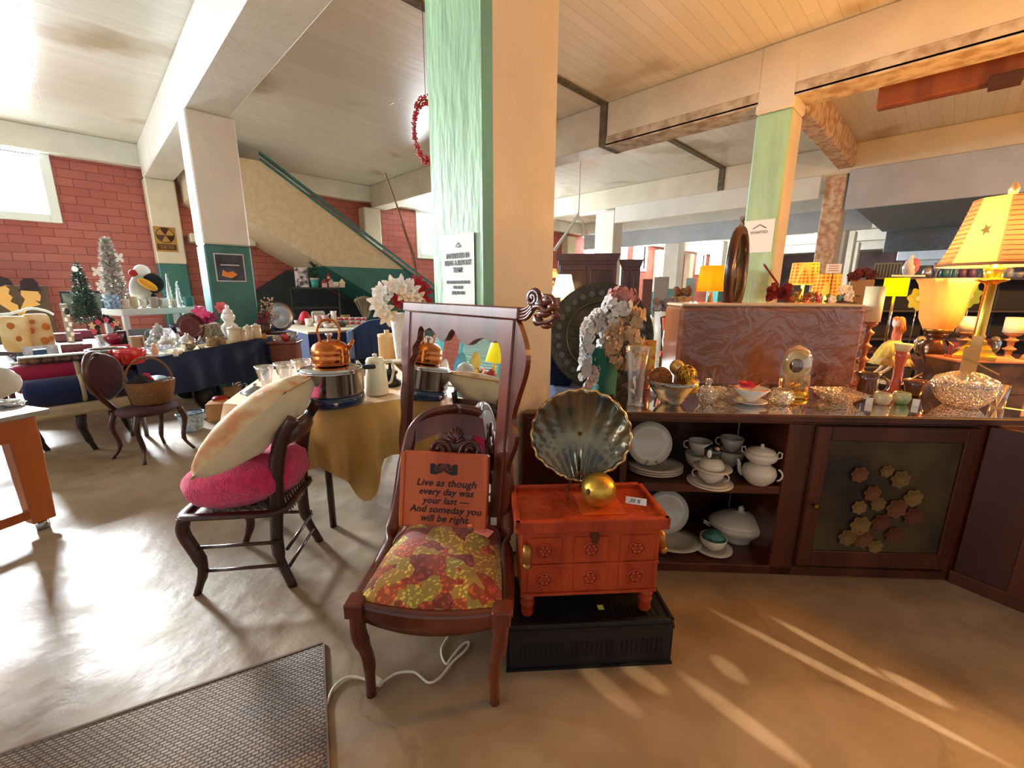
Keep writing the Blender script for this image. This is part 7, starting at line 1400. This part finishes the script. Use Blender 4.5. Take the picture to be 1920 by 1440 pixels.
cn = ['pale grey', 'navy', 'silver', 'violet', 'teal', 'cream']; seen = {}
for lev in (0, 1):
    for i in range(11):
        x = (1735 if lev == 0 else 1660)+i*(17 if lev == 0 else 24)+rnd.uniform(-2, 2); a = rnd.randrange(6); k = rnd.randrange(4)
        key = (a, k, lev); seen[key] = seen.get(key, 0)+1
        pos = ['left', 'middle', 'right'][0 if i < 4 else 1 if i < 8 else 2]
        t = Dk('glassware', '%s %s on the %s dark shelf, number %d from its left end' % (cn[a], kinds[k][0], ['upper', 'lower'][lev], i+1), 'glassware', x, 12+rnd.uniform(-6, 6), lev); t.L('vessel', kinds[k][1], gm[a], seg=16)
        t.o['label'] = '%s %s, %s along the %s dark shelf' % (cn[a], kinds[k][0], ['first', 'second', 'third', 'fourth', 'fifth', 'sixth', 'seventh', 'eighth', 'ninth', 'tenth', 'eleventh'][i], ['upper', 'middle'][lev])
for x, y, c, lb in ((1800, 555, 'a8c848', 'lime green pinwheel flower ornament behind the amber lamp'), (1705, 560, 'c8c850', 'yellow green petal ornament left of the amber lamp')):
    t = T('petal_ornament', lb, 'ornament', x, None, 1.0, d=4.3); z0 = (dep(x, y, 4.3).z-1.0)/t.s; b = t.m(); b.flower((0, 0, z0), (0, -1, 0), 22, 7, 15, 0.); t.add('petals', b, mat('petals_'+c, c, .5)); t.E('centre', (0, -3, z0), (6, 2, 5), mat('pale_centre', 'e8e8c0', .5)); t.W('stem', [(0, 2, -20), (0, 2, z0)], .9, CHROME)
t = T('side_counter', 'dark counter behind the brass lamp carrying ornaments', 'table', 1780, None, 0, d=4.1, rz=math.degrees(YAW)-90); h_ = .9/t.s; t.B('body', -106, 150, 0, 60, 0, h_, mat('dark_counter', '3a1c14', .4), 1)
for x, lb, c in ((1722, 'small silver ball ornament behind the doll', 'silver'), (1822, 'white cup behind the amber lamp', 'white'), (1860, 'clear glass jar behind the brass column', 'glass')):
    t = T('ornament', lb, 'ornament', x, None, .902, d=4.25); t.L('body', [(7, 0), (13, 8), (14, 20), (8, 30), (0, 32)], {'silver': CHROME, 'white': PORCW, 'glass': SMOKE}[c], seg=20)
t = T('red_lounge_chair', 'dark red leather chair back behind the figurines on the cabinet', 'chair', 1765, None, 0, d=3.75, yaw=-10); h_ = 1.12/t.s
b = t.m(); b.box(-40, 36, 0, 14, h_*.5, h_-8, 5, seg=2); t.add('back_pad', b, mat('oxblood_leather', '7c1c12', .35, coat=.3)); t.B('frame', -42, 38, 12, 18, 0, h_, DARKW, 2)
# dark oval framed mirror edge-on beside the far green pillar
t = T('oval_mirror', 'large dark oval framed mirror seen almost edge on beside the far green pillar', 'mirror', loc=dep(1381, 600, 3.95), sc=1, rz=0); c = dep(1381, 512, 3.95)
t.loc = Vector((c.x, c.y, 0)); t.o.location = (c.x, c.y, 0); t.o.rotation_euler.z = math.atan2(c.y, c.x)+math.radians(-12)
cz = c.z; P = [(.28*math.cos(k*.2618), 0, cz+.02+.36*math.sin(k*.2618)) for k in range(24)]
t.add('frame', MB().tube(P, .04, 10, closed=True), DARKW); t.add('glass', MB().lathe([(0, 0), (.265, 0), (.265, .01), (0, .01)], seg=40, M=TR(0, 0, cz+.02) @ RX(90) @ Matrix.Scale(1.28, 4, (0, 1, 0))), mat('dull_mirror', '4a4438', .2, .7)); t.B('stand', -.03, .03, .02, .06, 0, cz-.3, DARKW, .005); t.B('foot', -.12, .12, -.08, .08, 0, .04, DARKW, .005)
# orange drum lamp
BT2 = far_table('cream far table with lamps and boxes seen above the flower vase', 1252, 5.5, .85, 84, 150, mat('cream_far_table', 'b8a888', .6))
t = F('orange_drum_lamp', 'table lamp with an orange panelled drum shade', 'lamp', 1324, 6.0, .851); zt_ = (dep(1324, 500, 6.0).z-.851)/t.s
t.L('shade', [(27, zt_-45), (24, zt_)], shademat('orange_lit_shade', 'e08020', 'f07008', .42, .3), seg=8, smooth=False, cap=False); t.L('base', [(12, 0), (12, 5), (5, 9), (9, 24), (4, zt_-55), (2, zt_-44)], OLDBRASS, seg=18); bulb('lamp_bulb', tuple(t.loc+Vector((0, 0, (zt_-22)*t.s))), 4, WARM, .03)
t = F('white_lit_lamp', 'small lamp with a glowing pale yellow bell shade and beaded base', 'lamp', 1054, 4.6, .95); zt_ = (dep(1054, 516, 4.6).z-.95)/t.s
t.L('shade', [(25, zt_-40), (20, zt_-28), (15, zt_-10), (13, zt_)], shademat('pale_lit_shade', 'f0e8b0', 'fff0a0', 1.1, .4), seg=30, cap=False); b = t.m()
for k in range(9): b.ell((0, 0, 5+9*k), 6-2*(k % 2), 12, 8)
t.add('beaded_base', b, mat('pearl_brass', 'c8a878', .3, .5)); bulb('lamp_bulb', tuple(t.loc+Vector((0, 0, (zt_-18)*t.s))), 7, (1, .8, .45), .03)
BT3 = far_table('small dark table behind the big pillar under the glowing pale lamp', 1050, 4.65, .948, 26, 30, DARKW)
t = T('beaded_lamp', 'slim beaded lamp just right of the big pillar', 'lamp', 1034, None, .95, d=4.85); b = t.m(); 
for k in range(12): b.ell((0, 0, 5+9*k), 4.5-1.5*(k % 2), 10, 6)
t.add('beads', b, mat('pearl_brass', '')); t.L('shade', [(10, 112), (6, 128)], mat('cream_shade', 'e8d8a8', .7), seg=16)
t = F('navy_shade_lamp', 'small lamp with a dark navy shade in front of the armoire', 'lamp', 1109, 5.6, .85); zt_ = (dep(1109, 533, 5.6).z-.85)/t.s; t.L('shade', [(11, zt_-18), (9, zt_)], mat('navy_shade', '20243c', .7), seg=20); t.L('base', [(8, 0), (3, 6), (3, zt_-18)], CHROME, seg=14)
# armoires
AR = wood('armoire_mahogany', '4c2420', '341612', .3, 4, .4)
for x0, x1, y0, d, lb in ((1037, 1147, 480, 7.0, 'big dark carved armoire in the centre distance'), (1150, 1190, 490, 7.4, 'second smaller dark armoire right of the big one')):
    cx = (x0+x1)/2; t = T('armoire', lb, 'armoire', cx, None, 0, d=d); h_ = dep(cx, y0, d).z/t.s; w_ = (x1-x0)/2
    t.B('body', -w_+3, w_-3, 0, 44, 0, h_-10, AR, .8); t.add('cornice', t.m().prism([(-w_-2, h_), (w_+2, h_), (w_-2, h_-12), (-w_+2, h_-12)], -5, 46), AR)
    for s in ((-w_+6, -1), (1, w_-6)): dr_ = t.B('door', s[0], s[1], -2, 0, 8, h_-18, AR, .8); t.add('door_panel', t.m().box(s[0]+5, s[1]-5, -3, -2, 20, h_-28, .6), DARKW, dr_)
# white appliances / grey cabinet
for x0, x1, y0, d, m_, lb in ((1216, 1243, 520, 10, mat('pale_grey_cabinet', '9ca0a4', .5), 'pale grey metal cabinet left of the teal pillar base'), (1274, 1292, 522, 11, mat('pale_teal_cabinet', 'a8c8cc', .5), 'pale teal cabinet right of the pillar base'), (1196, 1214, 524, 10.5, mat('red_brown_case', '7c4c3c', .5), 'narrow brown case in the distance before the window')):
    cx = (x0+x1)/2; t = T('metal_cabinet', lb, 'cabinet', cx, None, 0, d=d); h_ = dep(cx, y0, d).z/t.s; w_ = (x1-x0)/2; t.B('body', -w_, w_, 0, 24, 0, h_, m_, .8); t.B('door', -w_+1, w_-1, -1, 0, 2, h_-2, m_, .4)
for x, lb, m_ in ((1205, 'stack of white dishes on the cream far table', PORCW), (1222, 'white teapot on the cream far table', PORCW), (1265, 'red and cream tin on the cream far table', mat('tin_red', 'c07058', .5))):
    t = F('white_china', lb, 'china', x, 6.3, .851); t.L('body', [(9, 0), (12, 4), (10, 20), (7, 30), (0, 34)], m_, seg=18)
t = F('pine_cone_box', 'brown box with pine cones left of the orange lamp', 'box', 1272, 6.0, .851); zb = (dep(1272, 556, 6.0).z-.851)/t.s; t.B('box', -20, 20, 0, 20, 0, zb, mat('tan_print_box', 'b0885c', .7, col2='8a6038', vs=12), .8); b = t.m()
for k in range(7): b.ell((rnd.uniform(-14, 14), 8, zb+6+rnd.uniform(0, 6)), 7, 10, 8, nz=.4, ns=3)
t.add('pine_cones', b, mat('pine_cone', '6a4830', .8))
# red and zebra chair
t = T('orange_chair', 'dark framed chair with an orange-red upholstered back behind the vase', 'chair', 1238, None, 0, d=3.7); h_ = dep(1238, 592, 3.7).z/t.s
b = t.m(); b.grid(lambda u, v: ((u*2-1)*(13+6*v), -3*math.sin(math.pi*u)-2, h_-38+38*v), 10, 8, th=(0, 5, 0)); t.add('back_pad', b, mat('orange_red_leather', 'c8502c', .5)); t.W('back_frame', [(-15, 0, 0), (-16, 0, h_-40), (-21, 0, h_), (0, 0, h_+5), (21, 0, h_), (16, 0, h_-40), (15, 0, 0)], 2, DARKW); t.B('seat', -18, 18, -26, 0, h_-66, h_-58, mat('orange_red_leather', ''), 2)
for x in (-16, 16): t.W('leg', [(x, -24, 0), (x, -24, h_-66)], 1.8, DARKW)
t = T('zebra_cushion', 'black and white zebra striped cushion on the orange chair seat', 'cushion', loc=t.o.matrix_basis @ Vector((4*t.s, -14*t.s, (h_-57.5)*t.s)), sc=t.s)
m_ = mat('zebra', 'e0dcd4', .8); nt = m_.node_tree; wv_ = nt.nodes.new('ShaderNodeTexWave'); wv_.inputs['Scale'].default_value = 14; wv_.inputs['Distortion'].default_value = 4; tc = nt.nodes.new('ShaderNodeTexCoord'); r = nt.nodes.new('ShaderNodeValToRGB'); r.color_ramp.interpolation = 'CONSTANT'; r.color_ramp.elements[1].position = .5; r.color_ramp.elements[0].color = lin('1c1c20'); r.color_ramp.elements[1].color = lin('d8d4cc'); nt.links.new(tc.outputs['Object'], wv_.inputs[0]); nt.links.new(wv_.outputs[1], r.inputs[0]); nt.links.new(r.outputs[0], nt.nodes['Principled BSDF'].inputs['Base Color'])
t.E('cushion', (0, 0, 22), (20, 9, 22), m_, seg=24, rings=16, p=.7)
t = F('grey_flower_basket', 'basket of grey and mauve flowers above the orange chair', 'flowers', 1238, 4.2, .85); b = t.m()
zb = (dep(1238, 575, 4.2).z-.85)/t.s
for k in range(22): b.flower((rnd.uniform(-20, 20), rnd.uniform(-6, 6), zb+rnd.uniform(-8, 12)), (rnd.uniform(-.4, .4), -1, .4), 8, 6, 7)
t.add('blooms', b, mat('mauve_grey', '8c7c7c', .8, var=.3, vs=20)); t.L('basket', [(12, 0), (18, zb-8), (0, zb-8)], WHP, seg=16)
far_table('narrow white table under the grey flower basket', 1238, 4.25, .848, 24, 26, WHP)
# totem shelving with an 8
t = T('patterned_screen', 'tall black and white patterned post with a figure eight, left of the oval mirror', 'screen', 1364, None, 0, d=8.0); h_ = dep(1364, 415, 8.0).z/t.s
t.B('post', -9, 9, 0, 6, 0, h_, mat('collage_post', 'c0b8a8', .6, col2='6a5c50', vs=10), .5); t.W('figure_eight', [(4*math.sin(2*a/20*math.pi*1), -1, h_-14+8*math.sin(a/20*math.pi)) for a in range(41)], .9, BLACKPL); t.B('dark_side', 10, 26, 2, 8, 0, h_+2, mat('dark_brown_panel', '4a2c24', .6), .5)
for k in range(3): t.B('tag', -5, 5, -1, 0, h_-60-50*k, h_-44-50*k, PAPER)
# hanging pipe lines in the middle distance
t = T('hanging_pipe', 'white angled pipe under the ceiling left of the far white pillar', 'pipe', loc=dep(1085, 402, 9), sc=1, rz=0); P0 = t.loc
t.add('pipe', MB().tube([dep(x, y, 9)-P0 for x, y in ((1040, 470), (1085, 402), (1100, 440))], .035, 8).tube([Vector((0, 0, 0)), Vector((0, 0, 4.54-P0.z))], .012, 6), WHITEP)
# items along the far floor to fill the middle distance
rnd = random.Random(55)
for i, (x, d, w_, h, c, lb) in enumerate(((1170, 9.0, 24, 60, '8a6a50', 'tan box below the second armoire'), (1330, 8.6, 30, 66, '7c5a44', 'brown chest far behind the orange drum lamp'), (1245, 8.4, 30, 52, 'c0b8a8', 'cream covered box in front of the teal pillar base'), (1085, 5.9, 44, 118, '5a4038', 'low dark sideboard in front of the armoires'))):
    t = T('storage_box', lb, 'box', x, None, 0, d=d); t.B('box', -w_, w_, 0, 26, 0, h, mat('far_box_'+c, c, .6), 1); t.B('lid', -w_-1, w_+1, -1, 27, h, h+3, mat('far_box_'+c, ''), .5)
finish()
